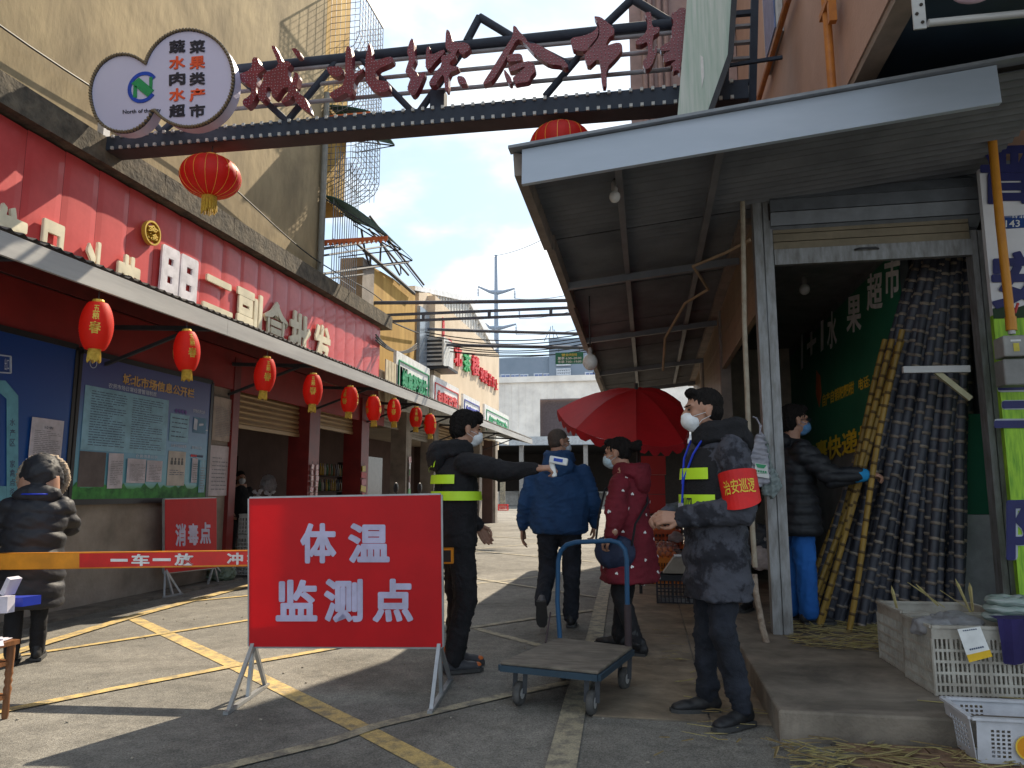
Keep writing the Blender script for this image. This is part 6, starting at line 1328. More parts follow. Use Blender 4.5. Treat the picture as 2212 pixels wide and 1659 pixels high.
for i, (u, v) in enumerate(((.14, .10), (.9, .08), (.93, .90), (.12, .92))):
    p = dk[0].lerp(dk[1], u).lerp(dk[3].lerp(dk[2], u), v); r_ = .068; q = Vector((p.x, p.y, r_)); R = Matrix.Rotation(math.radians((75, 80, 70, 85)[i]), 3, 'Z')
    m = MB(); pr_ = [(.4, -.02), (.86, -.021), (1, -.010), (1, .010), (.86, .021), (.4, .02)]
    m.rings([[q + R @ Vector((rr_ * r_ * math.cos(a), w_, rr_ * r_ * math.sin(a))) for rr_, w_ in pr_] for a in [2 * math.pi * k / 24 for k in range(24)]], cap=False, closed=True); w = m.build('wheel', m_rub, t, smooth=True)
    m = MB(); m.tube([q + R @ Vector((0, -.022, 0)), q + R @ Vector((0, .022, 0))], .03, 12); m.build('hub', m_galv, w)
    m = MB(); m.bar(q + R @ Vector((0, -.032, 0)), q + R @ Vector((.02, -.032, .14)), .028, .005); m.bar(q + R @ Vector((0, .032, 0)), q + R @ Vector((.02, .032, .14)), .028, .005); m.box(q + R @ Vector((.02, 0, .142)), (.07, .07, .008), R); m.build('caster_fork', m_steel, t)
# stool with papers at the left edge
m_wood = mat('varnished_wood', (.24, .10, .04), .45, col2=(.14, .055, .02), scale=6, stretch=(6, 6, 1), coat=.2)
q = oZ(10, 1553); t = thing('wooden_stool', 'turned leg wooden stool at the left edge carrying papers', 'stool', (q.x - .22, q.y - .17, 0)); prof = [(.014, 0), (.018, .02), (.017, .12), (.022, .16), (.015, .18), (.022, .20), (.016, .22), (.022, .24), (.019, .26), (.021, .33), (.021, .395)]
for dx, dy in ((0, 0), (-.40, .03), (-.01, -.34), (-.41, -.31)):
    m = MB(); m.lathe(prof, (q.x + dx, q.y + dy, 0), 14, True); m.build('leg', m_wood, t, smooth=True)
m = MB(); m.bb((q.x - .44, q.y - .38, .396), (q.x + .025, q.y + .03, .42)); m.build('seat', m_wood, t)
for z in (.12, .30):
    m = MB(); m.bar((q.x - .40, q.y + .03, z), (q.x, q.y, z), .022); m.bar((q.x, q.y, z), (q.x - .01, q.y - .34, z), .022); m.build('stretcher', m_wood, t)
m_pap = mat('white_paper', (.66, .63, .70), .8, trans=.2); m_blf = mat('blue_folder', (.01, .03, .32), .5)
m = MB(); R = Matrix.Rotation(.3, 3, 'Z'); 
for k in range(3):
    m2 = MB(); c_ = Vector((q.x - .085 + k * .028, q.y - .14 - k * .02, .424 + k * .004)); Rk = Matrix.Rotation(.3 + k * .25, 3, 'Z'); P_ = [c_ + Rk @ Vector((x, y, (.03 * max(0, x) if k == 2 else 0))) for x, y in ((-.105, -.15), (.105, -.15), (.105, .15), (-.105, .15))]
    m2.prism(P_, (0, 0, .002)); tag(m2.build('paper_sheet', m_pap), ['lowest white sheet on the wooden stool', 'middle loose white sheet on the wooden stool', 'top curled white sheet on the wooden stool'][k], 'paper', 'papers on the stool')
m = MB(); a = oZ(-30, 1330, .56); b = oZ(44, 1300, .60); m.bar(Vector((q.x - .4, q.y + .12, .60)), Vector((q.x + .07, q.y + .04, .63)), .11, .05); tag(m.build('blue_folder', m_blf), 'thick blue folder end above the stool at the left edge', 'folder')
m = MB(); m.bar(Vector((q.x - .4, q.y - .06, .60)), Vector((q.x + .03, q.y - .06, .625)), .05, .09); tag(m.build('rolled_paper', m_pap), 'rolled white paper in front of the blue folder', 'paper')
m = MB(); m.bar(Vector((q.x - .06, q.y - .0, .67)), Vector((q.x - .02, q.y - .0, .76)), .08, .03); tag(m.build('crumpled_wrapper', m_pap), 'crumpled white wrapper rising above the blue folder', 'paper')
m = MB(); m.bb((q.x - .42, q.y - .14, .425), (q.x - .13, q.y + .02, .57)); tag(m.build('carton', mat('brown_carton', (.30, .19, .10), .8)), 'brown carton on the stool below the blue folder', 'carton')
# ---------------------------------------------------------------- notice boards
XB1 = XW + .07; P = lambda x, y: oX(x, y, XB1); nb = (1, 0, 0)
def gradmat(name, cols, z0, z1, rough=.35):
    m = bpy.data.materials.new(name); m.use_nodes = True; n = m.node_tree; b = n.nodes['Principled BSDF']; b.inputs['Roughness'].default_value = rough
    g_ = n.nodes.new('ShaderNodeNewGeometry'); s_ = n.nodes.new('ShaderNodeSeparateXYZ'); n.links.new(g_.outputs['Position'], s_.inputs[0]); mr_ = n.nodes.new('ShaderNodeMapRange'); mr_.inputs[1].default_value = z0; mr_.inputs[2].default_value = z1; n.links.new(s_.outputs['Z'], mr_.inputs[0])
    r = n.nodes.new('ShaderNodeValToRGB'); e = r.color_ramp.elements
    while len(e) < len(cols): e.new(.5)
    for i, (p, c) in enumerate(cols): e[i].position = p; e[i].color = (*c, 1)
    n.links.new(mr_.outputs[0], r.inputs[0]); n.links.new(r.outputs[0], b.inputs['Base Color']); return m
zt, zb = 2.74, 1.13
m_nb2 = gradmat('info_board_print', [(0, (.03, .20, .05)), (.09, (.05, .30, .10)), (.13, (.12, .36, .45)), (.45, (.09, .24, .42)), (.75, (.06, .09, .27)), (1, (.05, .055, .20))], zb, zt)
m_nb1 = gradmat('map_board_print', [(0, (.01, .08, .30)), (1, (.008, .045, .22))], zb, zt)
ya, yb = P(163, 900).y, P(455, 900).y
t2 = thing('notice_board', 'framed blue market information board with gold title and pinned sheets', 'notice board', (XB1, (ya + yb) / 2, zb)); BX = XB1
def pane(mb, y0, y1, z0, z1, x=BX, th=.004): mb.bb((x, y0, z0), (x + th, y1, z1)); return mb
m = MB(); pane(m, ya, yb, zb, zt, XW + .05, .02); m.build('printed_panel', m_nb2, t2)
m_fr = mat('black_frame', (.02, .02, .022), .4)
for a, b in (((ya, zb), (yb, zb)), ((ya, zt), (yb, zt)), ((ya, zb), (ya, zt)), ((yb, zb), (yb, zt))): m = MB(); m.bar((XW + .05, *a), (XW + .05, *b), .06, .06, up=(1, 0, 0)); m.build('frame_bar', m_fr, t2)
U = lambda u, v: Vector((BX, ya + (yb - ya) * u, zb + (zt - zb) * v))
m_gp = mat('gold_print2', (.62, .38, .12), .4)
def txt(s, u0, u1, v0, v1, mt, t, off=.01, lift=.006, fn=U, nm='lettering'): return lettering(s, fn(u0, v1), fn(u1, v1), fn(u1, v0), fn(u0, v0), mt, t, nm, off=off, lift=lift, normal=nb)
txt('城北市场信息公开栏', .27, .83, .83, .91, m_gp, t2, .025)
m_pb = mat('pale_blue_print', (.22, .42, .55), .5); m_lt = mat('light_print', (.50, .56, .68), .5); m_dk2 = mat('ink_print', (.06, .09, .16), .6)
def upane(u0, u1, v0, v1, mt, t, nm='printed_field', lift=.004, fn=U):
    a, b = fn(u0, v0), fn(u1, v1); m = MB(); m.bb((a.x + lift, a.y, a.z), (a.x + lift + .002, b.y, b.z)); return m.build(nm, mt, t)
def lines(u0, u1, v0, v1, rows, mt, t, lift=.008, fn=U, hgt=.3, seed=1, nm='printed_lines', gap=.1):
    rs = random.Random(seed); m = MB(); a, b = fn(u0, v0), fn(u1, v1)
    for r_ in range(rows):
        z = b.z - (b.z - a.z) * (r_ + .5) / rows; y = a.y; e = a.y + (b.y - a.y) * rs.choice((1, 1, .92, .6)); h = (b.z - a.z) / rows * hgt
        while y < e - .01:
            L = rs.uniform(.02, .10); m.quad((a.x + lift, y, z), (a.x + lift, min(e, y + L), z), (a.x + lift, min(e, y + L), z + h), (a.x + lift, y, z + h)); y += L + rs.uniform(.004, .02)
    o = m.build(nm, mt, t); o['kind'] = 'stuff'; return o
upane(.04, .62, .345, .775, m_pb, t2); lines(.08, .31, .37, .75, 22, m_dk2, t2); lines(.35, .58, .37, .75, 22, m_dk2, t2, seed=2)
txt('农贸市场日常经营管理制度', .18, .52, .785, .82, m_lt, t2, .01)
upane(.64, .80, .46, .68, m_pb, t2); lines(.655, .785, .48, .66, 5, m_dk2, t2, seed=3, hgt=.22)
for k in range(4):
    c = U(.685 + k * .027, .705); m = MB(); m.prism([c + Vector((.006, 0, .03)), c + Vector((.006, .03, 0)), c + Vector((.006, 0, -.03)), c + Vector((.006, -.03, 0))], (.002, 0, 0)); m.build('diamond', mat('violet_print', (.12, .06, .30), .5), t2)
txt('农残检测公示', .83, .94, .715, .745, m_lt, t2, .008)
upane(.84, .96, .55, .68, mat('blue_field', (.07, .20, .34), .5), t2)
m = MB(); [m.prism([U(*q) + Vector((.008, 0, 0)) for q in pl], (.002, 0, 0)) for pl in ([(.84, .58), (.87, .57), (.875, .66), (.845, .67)], [(.89, .61), (.93, .62), (.93, .635), (.89, .63)], [(.95, .58), (.975, .575), (.97, .59)])]; m.build('torn_patch', m_lt, t2)
txt('农贸市场管理员', .66, .79, .415, .44, m_lt, t2, .008); txt('投诉公示', .84, .93, .415, .44, m_lt, t2, .008); txt('便民信息公示', .40, .56, .315, .34, m_lt, t2, .008)
upane(.04, .20, .10, .335, mat('brown_field', (.11, .09, .09), .6), t2); upane(.645, .79, .115, .385, mat('cream_field', (.48, .44, .40), .6), t2)
for k in range(4):
    c = U(.675 + k * .029, .30); m = MB(); m.ell(c + Vector((.008, 0, .035)), (.002, .016, .02), 10, 6); m.bb(c + Vector((.006, -.020, -.035)), c + Vector((.009, .020, .015))); m.build('portrait', m_fr, t2)
lines(.66, .78, .19, .24, 3, m_dk2, t2, seed=9)
for k, (u, cc) in enumerate(((.84, m_rt := mr), (.90, m_dk2))):
    for j in range(4): c = U(u + j * .014, .36); m = MB(); m.ell(c + Vector((.006, 0, 0)), (.002, .016, .018), 10, 6); m.build('dot', cc, t2)
m = MB(); rg_ = [[U(.075, .93) + Vector((.006 + dx, r_ * math.cos(a), r_ * math.sin(a))) for r_, dx in ((.055, 0), (.055, .002), (.047, .002), (.047, 0))] for a in [2 * math.pi * k / 20 for k in range(20)]]; m.rings(rg_, cap=False, closed=True); m.build('crest', m_lt, t2)
m = MB(); rs = random.Random(8); gp_ = [U(0.005, .02) + Vector((.003, 0, 0))] + [U(.01 + .98 * k / 40, .085 + .05 * rs.random() * (1 if k % 3 else .3)) + Vector((.003, 0, 0)) for k in range(41)] + [U(.995, .02) + Vector((.003, 0, 0))]
m.prism(gp_, (.002, 0, 0)); m.build('skyline_print', mat('green_field', (.06, .30, .06), .6, col2=(.02, .12, .03), scale=9), t2)
def paper(u0, u1, v0, v1, label, fn=U, tilt=0, lift=.014, rows=14, x=None, mt=m_pap, title=None):
    a, b = fn(u0, v0), fn(u1, v1); c = (a + b) / 2 + Vector((lift, 0, 0)); w, h = abs(b.y - a.y), abs(b.z - a.z); t = thing('paper_notice', label, 'paper', (c.x, c.y, c.z - h / 2), 0, 'sheets pinned to the boards and wall'); R = Matrix.Rotation(tilt, 3, 'X'); m = MB(); n_ = 5
    for i in range(n_):
        f = lambda s: c + R @ Vector((.006 * math.sin(s * 5), (s - .5) * w, 0)); s0_, s1_ = i / n_, (i + 1) / n_; up_ = R @ Vector((0, 0, h / 2)); m.hexa([f(s0_) - up_, f(s1_) - up_, f(s1_) + up_, f(s0_) + up_], [q + Vector((-.0015, 0, 0)) for q in (f(s0_) - up_, f(s1_) - up_, f(s1_) + up_, f(s0_) + up_)])
    m.build('sheet', mt, t)
    G = lambda u, v: c + R @ Vector((.0, (u - .5) * w, (v - .5) * h))
    if rows: lines(.1, .9, .08, .78, rows, mat('grey_ink', (.25, .25, .28), .7), t, lift=.009, fn=G, hgt=.28, seed=int(u0 * 100))
    if title: lettering(title, G(.35, .86), G(.65, .86), G(.65, .81), G(.35, .81), m_dk2, t, 'lettering', off=.01, lift=.009, normal=nb)
    return t
paper(.215, .315, .09, .335, 'narrow white sheet hanging lowest on the information board', tilt=.02); paper(.34, .475, .13, .305, 'wide white sheet left of the paired sheet on the information board'); paper(.48, .60, .14, .30, 'white sheet in the middle bottom of the information board', rows=10); paper(.845, .90, .14, .34, 'small white sheet right of the portraits', rows=8); paper(.915, .975, .06, .33, 'pale blue printed sheet at the right end of the information board', mt=m_pb, rows=9)
# map board at far left
yb1 = P(156, 900).y; ya1 = P(-120, 900).y
t1 = thing('notice_board', 'dark blue market map board cut by the left edge of the photo', 'notice board', (XB1, (ya1 + yb1) / 2, zb)); m = MB(); pane(m, ya1, yb1, zb - .05, zt + .02, XW + .05, .02); m.build('printed_panel', m_nb1, t1)
for a, b in (((ya1, zb - .05), (yb1, zb - .05)), ((ya1, zt + .02), (yb1, zt + .02)), ((yb1, zb - .05), (yb1, zt + .02))): m = MB(); m.bar((XW + .05, *a), (XW + .05, *b), .06, .06, up=(1, 0, 0)); m.build('frame_bar', m_fr, t1)
m_route = mat('route_print', (.12, .34, .44), .5); Q = lambda x, y: P(x, y) + Vector((.006, 0, 0))
m = MB(); m.prism([Q(-60, 820), Q(10, 822), Q(38, 855), Q(38, 1095), Q(13, 1095), Q(13, 862), Q(0, 850), Q(-60, 850)], (.002, 0, 0)); m.prism([Q(-60, 1050), Q(12.5, 1050), Q(12.5, 1082), Q(-60, 1082)], (.002, 0, 0)); m.build('route', m_route, t1)
for ch, y in (('水', 912), ('产', 935), ('区', 956), ('家', 1002), ('禽', 1022), ('点', 1042), ('杀', 1062)): lettering(ch, Q(19, y - 8), Q(31, y - 8), Q(31, y + 8), Q(19, y + 8), m_dk2, t1, 'character', off=.01, lift=.004, normal=nb)
m = MB()
for a, b in (((-40, 762), (22, 770)), ((22, 770), (22, 806)), ((22, 806), (-40, 802))): m.bar(Q(*a), Q(*b), .012)
m.build('legend_frame', m_lt, t1)
txtq = lettering('出口', Q(8, 774), Q(18, 775), Q(18, 800), Q(8, 800), m_lt, t1, 'lettering', off=.01, lift=.004, normal=nb)
paper(0, 0, 0, 0, 'x') if False else None
f2 = lambda u, v: Vector((XB1 + .004, P(66, 900).y + (P(137, 900).y - P(66, 900).y) * u, P(100, 1020).z + (P(100, 905).z - P(100, 1020).z) * v))
paper(0, 1, 0, 1, 'large white printed notice pinned to the dark blue map board', fn=f2, rows=20, title='公告', tilt=-.01)
f3 = lambda u, v: Vector((XW + .02, P(455, 900).y + .12 + .50 * u, 1.95 + .62 * v)); paper(0, 1, 0, 1, 'beige printed sheet on the wall right of the information board', fn=f3, rows=18, lift=.012, mt=mat('beige_paper', (.42, .36, .32), .8))
f4 = lambda u, v: Vector((XW + .02, P(455, 900).y + .10 + .48 * u, 1.18 + .70 * v)); pp = paper(0, 1, 0, 1, 'white bordered rule sheet below the beige one beside the red pillar', fn=f4, rows=9, lift=.012, mt=mat('pale_card', (.50, .46, .50), .6))
# ---------------------------------------------------------------- goods at the left shops
random.seed(21)
m_gcr = mat('grey_crate', (.33, .33, .32), .6); m_plb = mat('clear_bag', (.55, .55, .58), .25, trans=.5, alpha=.55)
def crate(loc, rz, L, Wd, H, mt, label, group=None, vs=14, hs=4, name='plastic_crate', solid_band=.18, taper=.03):
    t = thing(name, label, 'crate', loc, rz, group)
    def wall(a, b, n):
        m = MB(); d = Vector(b) - Vector(a); Ln = d.length; d.normalize(); out = Vector((d.y, -d.x, 0))
        P_ = lambda s, z: Vector(a) + d * (s * Ln) + out * (taper * (z / H - 1)) * 0 + Vector((0, 0, z))
        zs = [.012] + [H * (1 - solid_band) * k / hs for k in range(1, hs)] + [H * (1 - solid_band)]
        for z in zs[:-1]: m.bar(P_(0, z), P_(1, z), .012, .014)
        m.hexa([P_(0, H * (1 - solid_band)) - out * .005, P_(1, H * (1 - solid_band)) - out * .005, P_(1, H) - out * .005, P_(0, H) - out * .005], [P_(0, H * (1 - solid_band)) + out * .003, P_(1, H * (1 - solid_band)) + out * .003, P_(1, H) + out * .003, P_(0, H) + out * .003])
        for k in range(n + 1): m.bar(P_(k / n, 0), P_(k / n, H * (1 - solid_band)), .010 if k % 4 else .018, .010, up=tuple(out))
        m.build('side_wall', mt, t, world=False)
    hx, hy = L / 2, Wd / 2; wall((-hx, -hy, 0), (hx, -hy, 0), vs); wall((hx, -hy, 0), (hx, hy, 0), int(vs * Wd / L)); wall((hx, hy, 0), (-hx, hy, 0), vs); wall((-hx, hy, 0), (-hx, -hy, 0), int(vs * Wd / L))
    m = MB(); m.box((0, 0, .008), (L, Wd, .01)); m.build('base', mt, t, world=False)
    m = MB(); c4 = [Vector((x, y, H)) for x, y in ((-hx, -hy), (hx, -hy), (hx, hy), (-hx, hy))]
    for i in range(4): m.bar(c4[i], c4[(i + 1) % 4], .022, .016)
    m.build('rim', mt, t, world=False); return t
for k in range(3): crate((XW + .22, 10.55, .02 + k * .30), math.pi / 2, .62, .40, .28, m_gcr, ['lowest grey crate of the stack at the first shop door', 'middle grey crate of the stack at the first shop door', 'topmost grey crate of the stack at the first shop door'][k], 'grey crates at the first shop door')
def bag(c, r, mt, label, name='plastic_bag', cat='bag', seed=1, group=None, knot=True, vox=.012):
    t = thing(name, label, cat, (c[0], c[1], c[2] - r[2]), 0, group); m = MB(); c = Vector(c); m.ell(c, r, 18, 12); m.ell(c - Vector((0, 0, r[2] * .35)), (r[0] * 1.08, r[1] * 1.08, r[2] * .65), 18, 10)
    if knot: m.cap(c + Vector((0, 0, r[2] * .8)), c + Vector((.01, 0, r[2] * 1.35)), r[0] * .28, r[0] * .12); m.cap(c + Vector((0, 0, r[2] * 1.2)), c + Vector((r[0] * .5, 0, r[2] * 1.55)), r[0] * .10, r[0] * .25); m.cap(c + Vector((0, 0, r[2] * 1.2)), c + Vector((-r[0] * .5, 0, r[2] * 1.5)), r[0] * .10, r[0] * .25)
    blob(m, 'bag_body', mt, t, vox, 2, lambda P, N: wob(P * 40, 1, .012, seed) + wob(P * 90, 1, .006, seed + 1), world=True); return t
bag((XW + .2, 10.40, 1.06), (.11, .10, .12), m_plb, 'clear knotted bag of goods on the left of the crate stack'); bag((XW + .25, 10.68, 1.06), (.12, .10, .11), m_plb, 'clear knotted bag of goods on the right of the crate stack', seed=4)
bag((XW - .6, 12.2, 1.38), (.13, .13, .15), m_plb, 'clear plastic bag hanging inside the first shop', seed=6, knot=False); bag((oZ(455, 1262).x, oZ(455, 1262).y + .25, .16), (.19, .16, .16), mat('greenish_bag', (.20, .26, .20), .4, trans=.4), 'greenish plastic sack on the ground behind the small red board', seed=8, knot=False)
t = thing('shop_skirt', 'red printed strip below the crate stack of the first shop', 'banner', (XW + .45, 10.5, .3)); m = MB(); m.bb((XW + .44, 10.15, .42), (XW + .45, 10.9, .62)); m.build('cloth', mat('plum_cloth', (.10, .02, .05), .8), t); lettering('食品批发', (XW + .455, 10.2, .6), (XW + .455, 10.85, .6), (XW + .455, 10.85, .46), (XW + .455, 10.2, .46), mat('salmon_print', (.50, .12, .10), .6), t, 'lettering', off=.02, normal=nb)
# shelves with bottles inside
m_shelf = mat('shelf_dark', (.08, .05, .04), .7); bt_m = [mat('bottle_' + n_, c_, .25) for n_, c_ in (('amber', (.22, .10, .02)), ('green', (.04, .12, .04)), ('dark', (.04, .03, .03)), ('yellow', (.38, .26, .03)), ('white', (.40, .38, .35)))]
bm_ = MB(); bm_.lathe([(.03, 0), (.034, .02), (.034, .15), (.014, .20), (.014, .25)], (0, 0, 0), 8, True); bcount = 0; protos = [None] * 5
for (xs0, y0, y1, lab) in ((-6.75, 13.9, 16.2, 'dark shelf rack of bottles behind the second tan shutter'), (-7.6, 10.3, 12.9, 'dark shelf rack deep inside the first shop')):
    t = thing('shelf_rack', lab, 'shelf', (xs0, (y0 + y1) / 2, 0)); 
    for zi, z in enumerate((.45, .85, 1.22, 1.55)):
        nb_ = -1
        m = MB(); m.bb((xs0 - .3, y0, z), (xs0, y1, z + .025)); m.build('shelf_board', m_shelf, t)
        y = y0 + .06
        while y < y1 - .05:
            i = random.randrange(5); nb_ += 1
            if protos[i] is None: o = bm_.build('bottle', bt_m[i], None, world=False, smooth=True); protos[i] = o
            else: o = protos[i].copy(); COL.objects.link(o)
            o.location = (xs0 - .06, y, z + .0255); tag(o, ['amber', 'green', 'dark', 'yellow', 'white'][i] + ' bottle, ' + ORD[nb_] + ' along the ' + ('lowest', 'second', 'third', 'top')[zi] + ' shelf, ' + ('rack behind second shutter' if xs0 > -7 else 'rack inside first shop'), 'bottle', 'bottles on the shop shelves'); bcount += 1; y += .085 + random.random() * .05
    for yy in (y0, y1): m = MB(); m.bb((xs0 - .3, yy - .02, 0), (xs0, yy, 1.9)); m.build('side_panel', m_shelf, t)
# hanging sachet strips on pillars
m_sil = mat('silver_sachet', (.45, .42, .42), .3, metal=.3, col2=(.30, .05, .05), scale=30)
def strip(x, y, zt_, n, label, mts, w=.085, h=.085, dz=.10):
    t = thing('sachet_strip', label, 'sachets', (x, y, zt_ - n * dz), 0, 'strips of packets hanging on the pillars'); s0_ = {}
    for k in range(n):
        m = MB(); R = Matrix.Rotation(random.uniform(-.25, .25), 3, 'X') @ Matrix.Rotation(random.uniform(-.3, .3), 3, 'Z'); c = Vector((x, y + random.uniform(-.01, .01), zt_ - dz * (k + .5))); m.box(c, (.016, w, h), R); m.build('packet', mts[k % len(mts)], t)
    m = MB(); m.tube([(x, y, zt_ + .05), (x, y, zt_)], .003, 4); m.build('string', m_steel, t)
yp = ps[0]
for k, lab in enumerate(('left strip of silver sachets on the first red pillar', 'right strip of silver sachets on the first red pillar')): strip(XW + .13, yp[0] + .10 + k * .2, 1.72, 9, lab, [m_sil])
strip(XW + .13, ps[1][0] + .1, 1.78, 8, 'column of colourful snack packets on the second red pillar', [mat('pk_yellow', (.5, .38, .05), .4), mat('pk_red', (.4, .03, .03), .4), mat('pk_pink', (.4, .12, .15), .4)], .2, .12, .14)
strip(XW + .14, ps[2][0] + .2, 2.1, 9, 'packets hanging on the grey pillar behind the striped vest', [m_sil, m_wl, mat('pk_green', (.1, .35, .12), .4)], .13, .15, .16)
strip(XW + .14, ps[4][0] + .2, 1.7, 5, 'pink packets hanging on a far grey pillar', [mat('pk_pink', (.4, .12, .15), .4), m_wl], .2, .2, .22)
# power box etc. on far facade
m = MB(); m.bb((XW - .1, ps[1][1] + .3, .7), (XW - .06, ps[1][1] + 1.3, 2.0)); tag(m.build('glass_door_leaf', mat('grey_glass', (.10, .10, .11), .2)), 'dim grey door leaf past the second red pillar', 'door')
# scooter behind the sign
t = thing('scooter', 'red scooter parked behind the big red board, mirrors showing above it', 'scooter', (-3.75, 10.3, 0), facing(.9, -.3)); m_red2 = mat('scooter_red', (.45, .015, .015), .3, coat=.5)
m = MB(); m.ell((0, -.45, .55), (.14, .42, .17), 16, 10); m.ell((0, .1, .28), (.15, .45, .07), 16, 8); m.ell((0, .48, .62), (.17, .09, .34), 16, 10); m.ell((0, .46, .98), (.13, .13, .10), 14, 8); blob(m, 'body', m_red2, t, .018, 3)
m = MB(); m.ell((0, -.4, .76), (.14, .36, .06), 16, 8); m.build('seat', m_blackc, t, world=False, smooth=True)
for y in (-.62, .62):
    m = MB(); m.rings([[Vector((.045 * math.cos(b), y + (.20 + .045 * math.sin(b)) * math.cos(a), .245 + (.20 + .045 * math.sin(b)) * math.sin(a))) for b in [2 * math.pi * j / 8 for j in range(8)]] for a in [2 * math.pi * k / 24 for k in range(24)]], cap=False, closed=True); w = m.build('wheel', m_rub, t, world=False, smooth=True)
    m = MB(); m.tube([(-.03, y, .245), (.03, y, .245)], .13, 12); m.build('rim', m_steel, w, world=False)
m = MB(); m.tube([(-.36, .36, 1.06), (-.2, .42, 1.08), (0, .46, 1.02), (.2, .42, 1.08), (.36, .36, 1.06)], .016, 8); m.build('handlebar', m_steel, t, world=False)
for s in (-1, 1):
    m = MB(); m.tube([(s * .22, .42, 1.08), (s * .27, .42, 1.22)], .007, 6); m.ell((s * .28, .42, 1.29), (.055, .018, .075), 12, 8); m.build('mirror', m_fr, t, world=False, smooth=True)
m = MB(); m.ell((0, .585, .98), (.07, .03, .055), 12, 8); m.build('headlight', m_bulb, t, world=False, smooth=True)
# ---------------------------------------------------------------- far left odds and ends
def boxthing(name, label, cat, x, y, w, h, mt, group=None, dd=.6):
    g_ = oZ(x, y); k = math.hypot(g_.x, g_.y) / F; m = MB(); m.bb((g_.x - w * k / 2, g_.y, 0), (g_.x + w * k / 2, g_.y + w * k * dd, h * k)); o = tag(m.build(name, mt), label, cat, group); bv = o.modifiers.new('b', 'BEVEL'); bv.width = .02; return o
boxthing('plastic_tub', 'dark tub standing left in the far left corner of the street', 'tub', 1040, 1107, 16, 20, m_blackc); boxthing('plastic_tub', 'dark tub right of another in the far left corner of the street', 'tub', 1059, 1107, 20, 22, m_blackc)
boxthing('foam_box', 'pale foam box behind the dark tubs', 'box', 1056, 1100, 34, 36, m_gcr)
g_ = oZ(1087, 1103); crate((g_.x, g_.y, .01), 0, .6, .45, .38, mat('red_crate', (.6, .02, .02), .5), 'bright red crate on the sunny road at the far left', None, 8, 3)
m = MB(); a = oZ(1080, 1100); k = .03; m.bb((a.x, a.y, .0), (a.x + .35, a.y + .1, 2.9)); tag(m.build('white_post_sign', m_whi), 'narrow pale upright board at the end of the left shops', 'sign')
# ---------------------------------------------------------------- umbrella
m_umb = mat('red_umbrella_cloth', (.52, .014, .022), .7, trans=.35, var=.05); t = thing('market_umbrella', 'large red market umbrella with scalloped edge over the fruit stall', 'umbrella', (-.12, 9.4, 0))
ap = oY(1374, 840, 9.4); tips = [oY(1203, 886, 9.9), oY(1244, 926, 8.5), oY(1375, 955, 7.9), oY(1478, 956, 8.1), oY(1492, 900, 9.2), oY(1470, 868, 10.3), oY(1400, 862, 11.0), oY(1270, 868, 10.8)]
def cl_pt(i, s, u):                                      # panel i, s from apex to rim, u across the panel
    a, b = tips[i], tips[(i + 1) % 8]; q = a.lerp(b, u); p = ap.lerp(q, s); p.z += .10 * math.sin(math.pi * s) * .9 - .05 * math.sin(math.pi * u) * s; return p
for i in range(8):
    m = MB(); ns, nu = 6, 6
    for s in range(ns):
        for u in range(nu): m.quad(cl_pt(i, s / ns, u / nu), cl_pt(i, (s + 1) / ns, u / nu), cl_pt(i, (s + 1) / ns, (u + 1) / nu), cl_pt(i, s / ns, (u + 1) / nu))
    m.build('canopy_panel', m_umb, t, smooth=True, weld=True)
    m = MB(); nv = 12
    for u in range(nv):
        p, q = cl_pt(i, 1, u / nv), cl_pt(i, 1, (u + 1) / nv); dz = lambda w: Vector((0, 0, -.05 - .055 * abs(math.sin(math.pi * w * 4)))); mid = .5 * (u + .5) / nv
        m.quad(p, q, q + dz((u + 1) / nv), p + dz(u / nv))
    m.build('valance', mat('red_valance', (.42, .014, .022), .7, trans=.5), t)
    m = MB(); m.tube([cl_pt(i, s / 6, 0) - Vector((0, 0, .012)) for s in range(7)], .008, 5); m.build('rib', m_steel, t)
m = MB(); m.tube([(ap.x, ap.y, 0), (ap.x, ap.y, ap.z)], .02, 10); m.build('pole', m_steel, t); m = MB(); m.tube([ap, ap + Vector((0, 0, .07))], .025, 8); m.build('finial', m_fr, t)
# ---------------------------------------------------------------- fruit stall
m_oc = mat('orange_crate', (.60, .19, .015), .5); m_bc = mat('black_crate', (.02, .022, .03), .5); m_orng = mat('orange_fruit', (.62, .17, .02), .45, bump=.2, bscale=120); m_apl = mat('red_fruit', (.40, .05, .03), .35, col2=(.5, .22, .05), scale=8)
g1 = oZ(1440, 1264); crate((g1.x, g1.y + .2, .01), 0, .42, .40, .34, m_oc, 'orange crate holding bagged oranges at the fruit stall', None, 12, 3)
g2 = oZ(1468, 1306); crate((g2.x + .02, g2.y + .15, .01), 0, .52, .36, .30, m_bc, 'black crate on the pavement behind the camouflage coat', None, 12, 3); crate((g1.x + .02, g1.y + .9, .42), 0, .42, .35, .26, mat('orange_basket', (.50, .09, .02), .5), 'orange red basket on a bench at the back of the fruit stall', None, 8, 3)
m = MB(); m.bb((g1.x - .35, g1.y + .5, 0), (g1.x + .9, g1.y + 1.3, .41)); tag(m.build('stall_bench', m_shelf), 'low dark bench carrying baskets at the fruit stall', 'bench')
fr = MB(); fr.ell((0, 0, 0), .036, 12, 8); fp = None; random.seed(31)
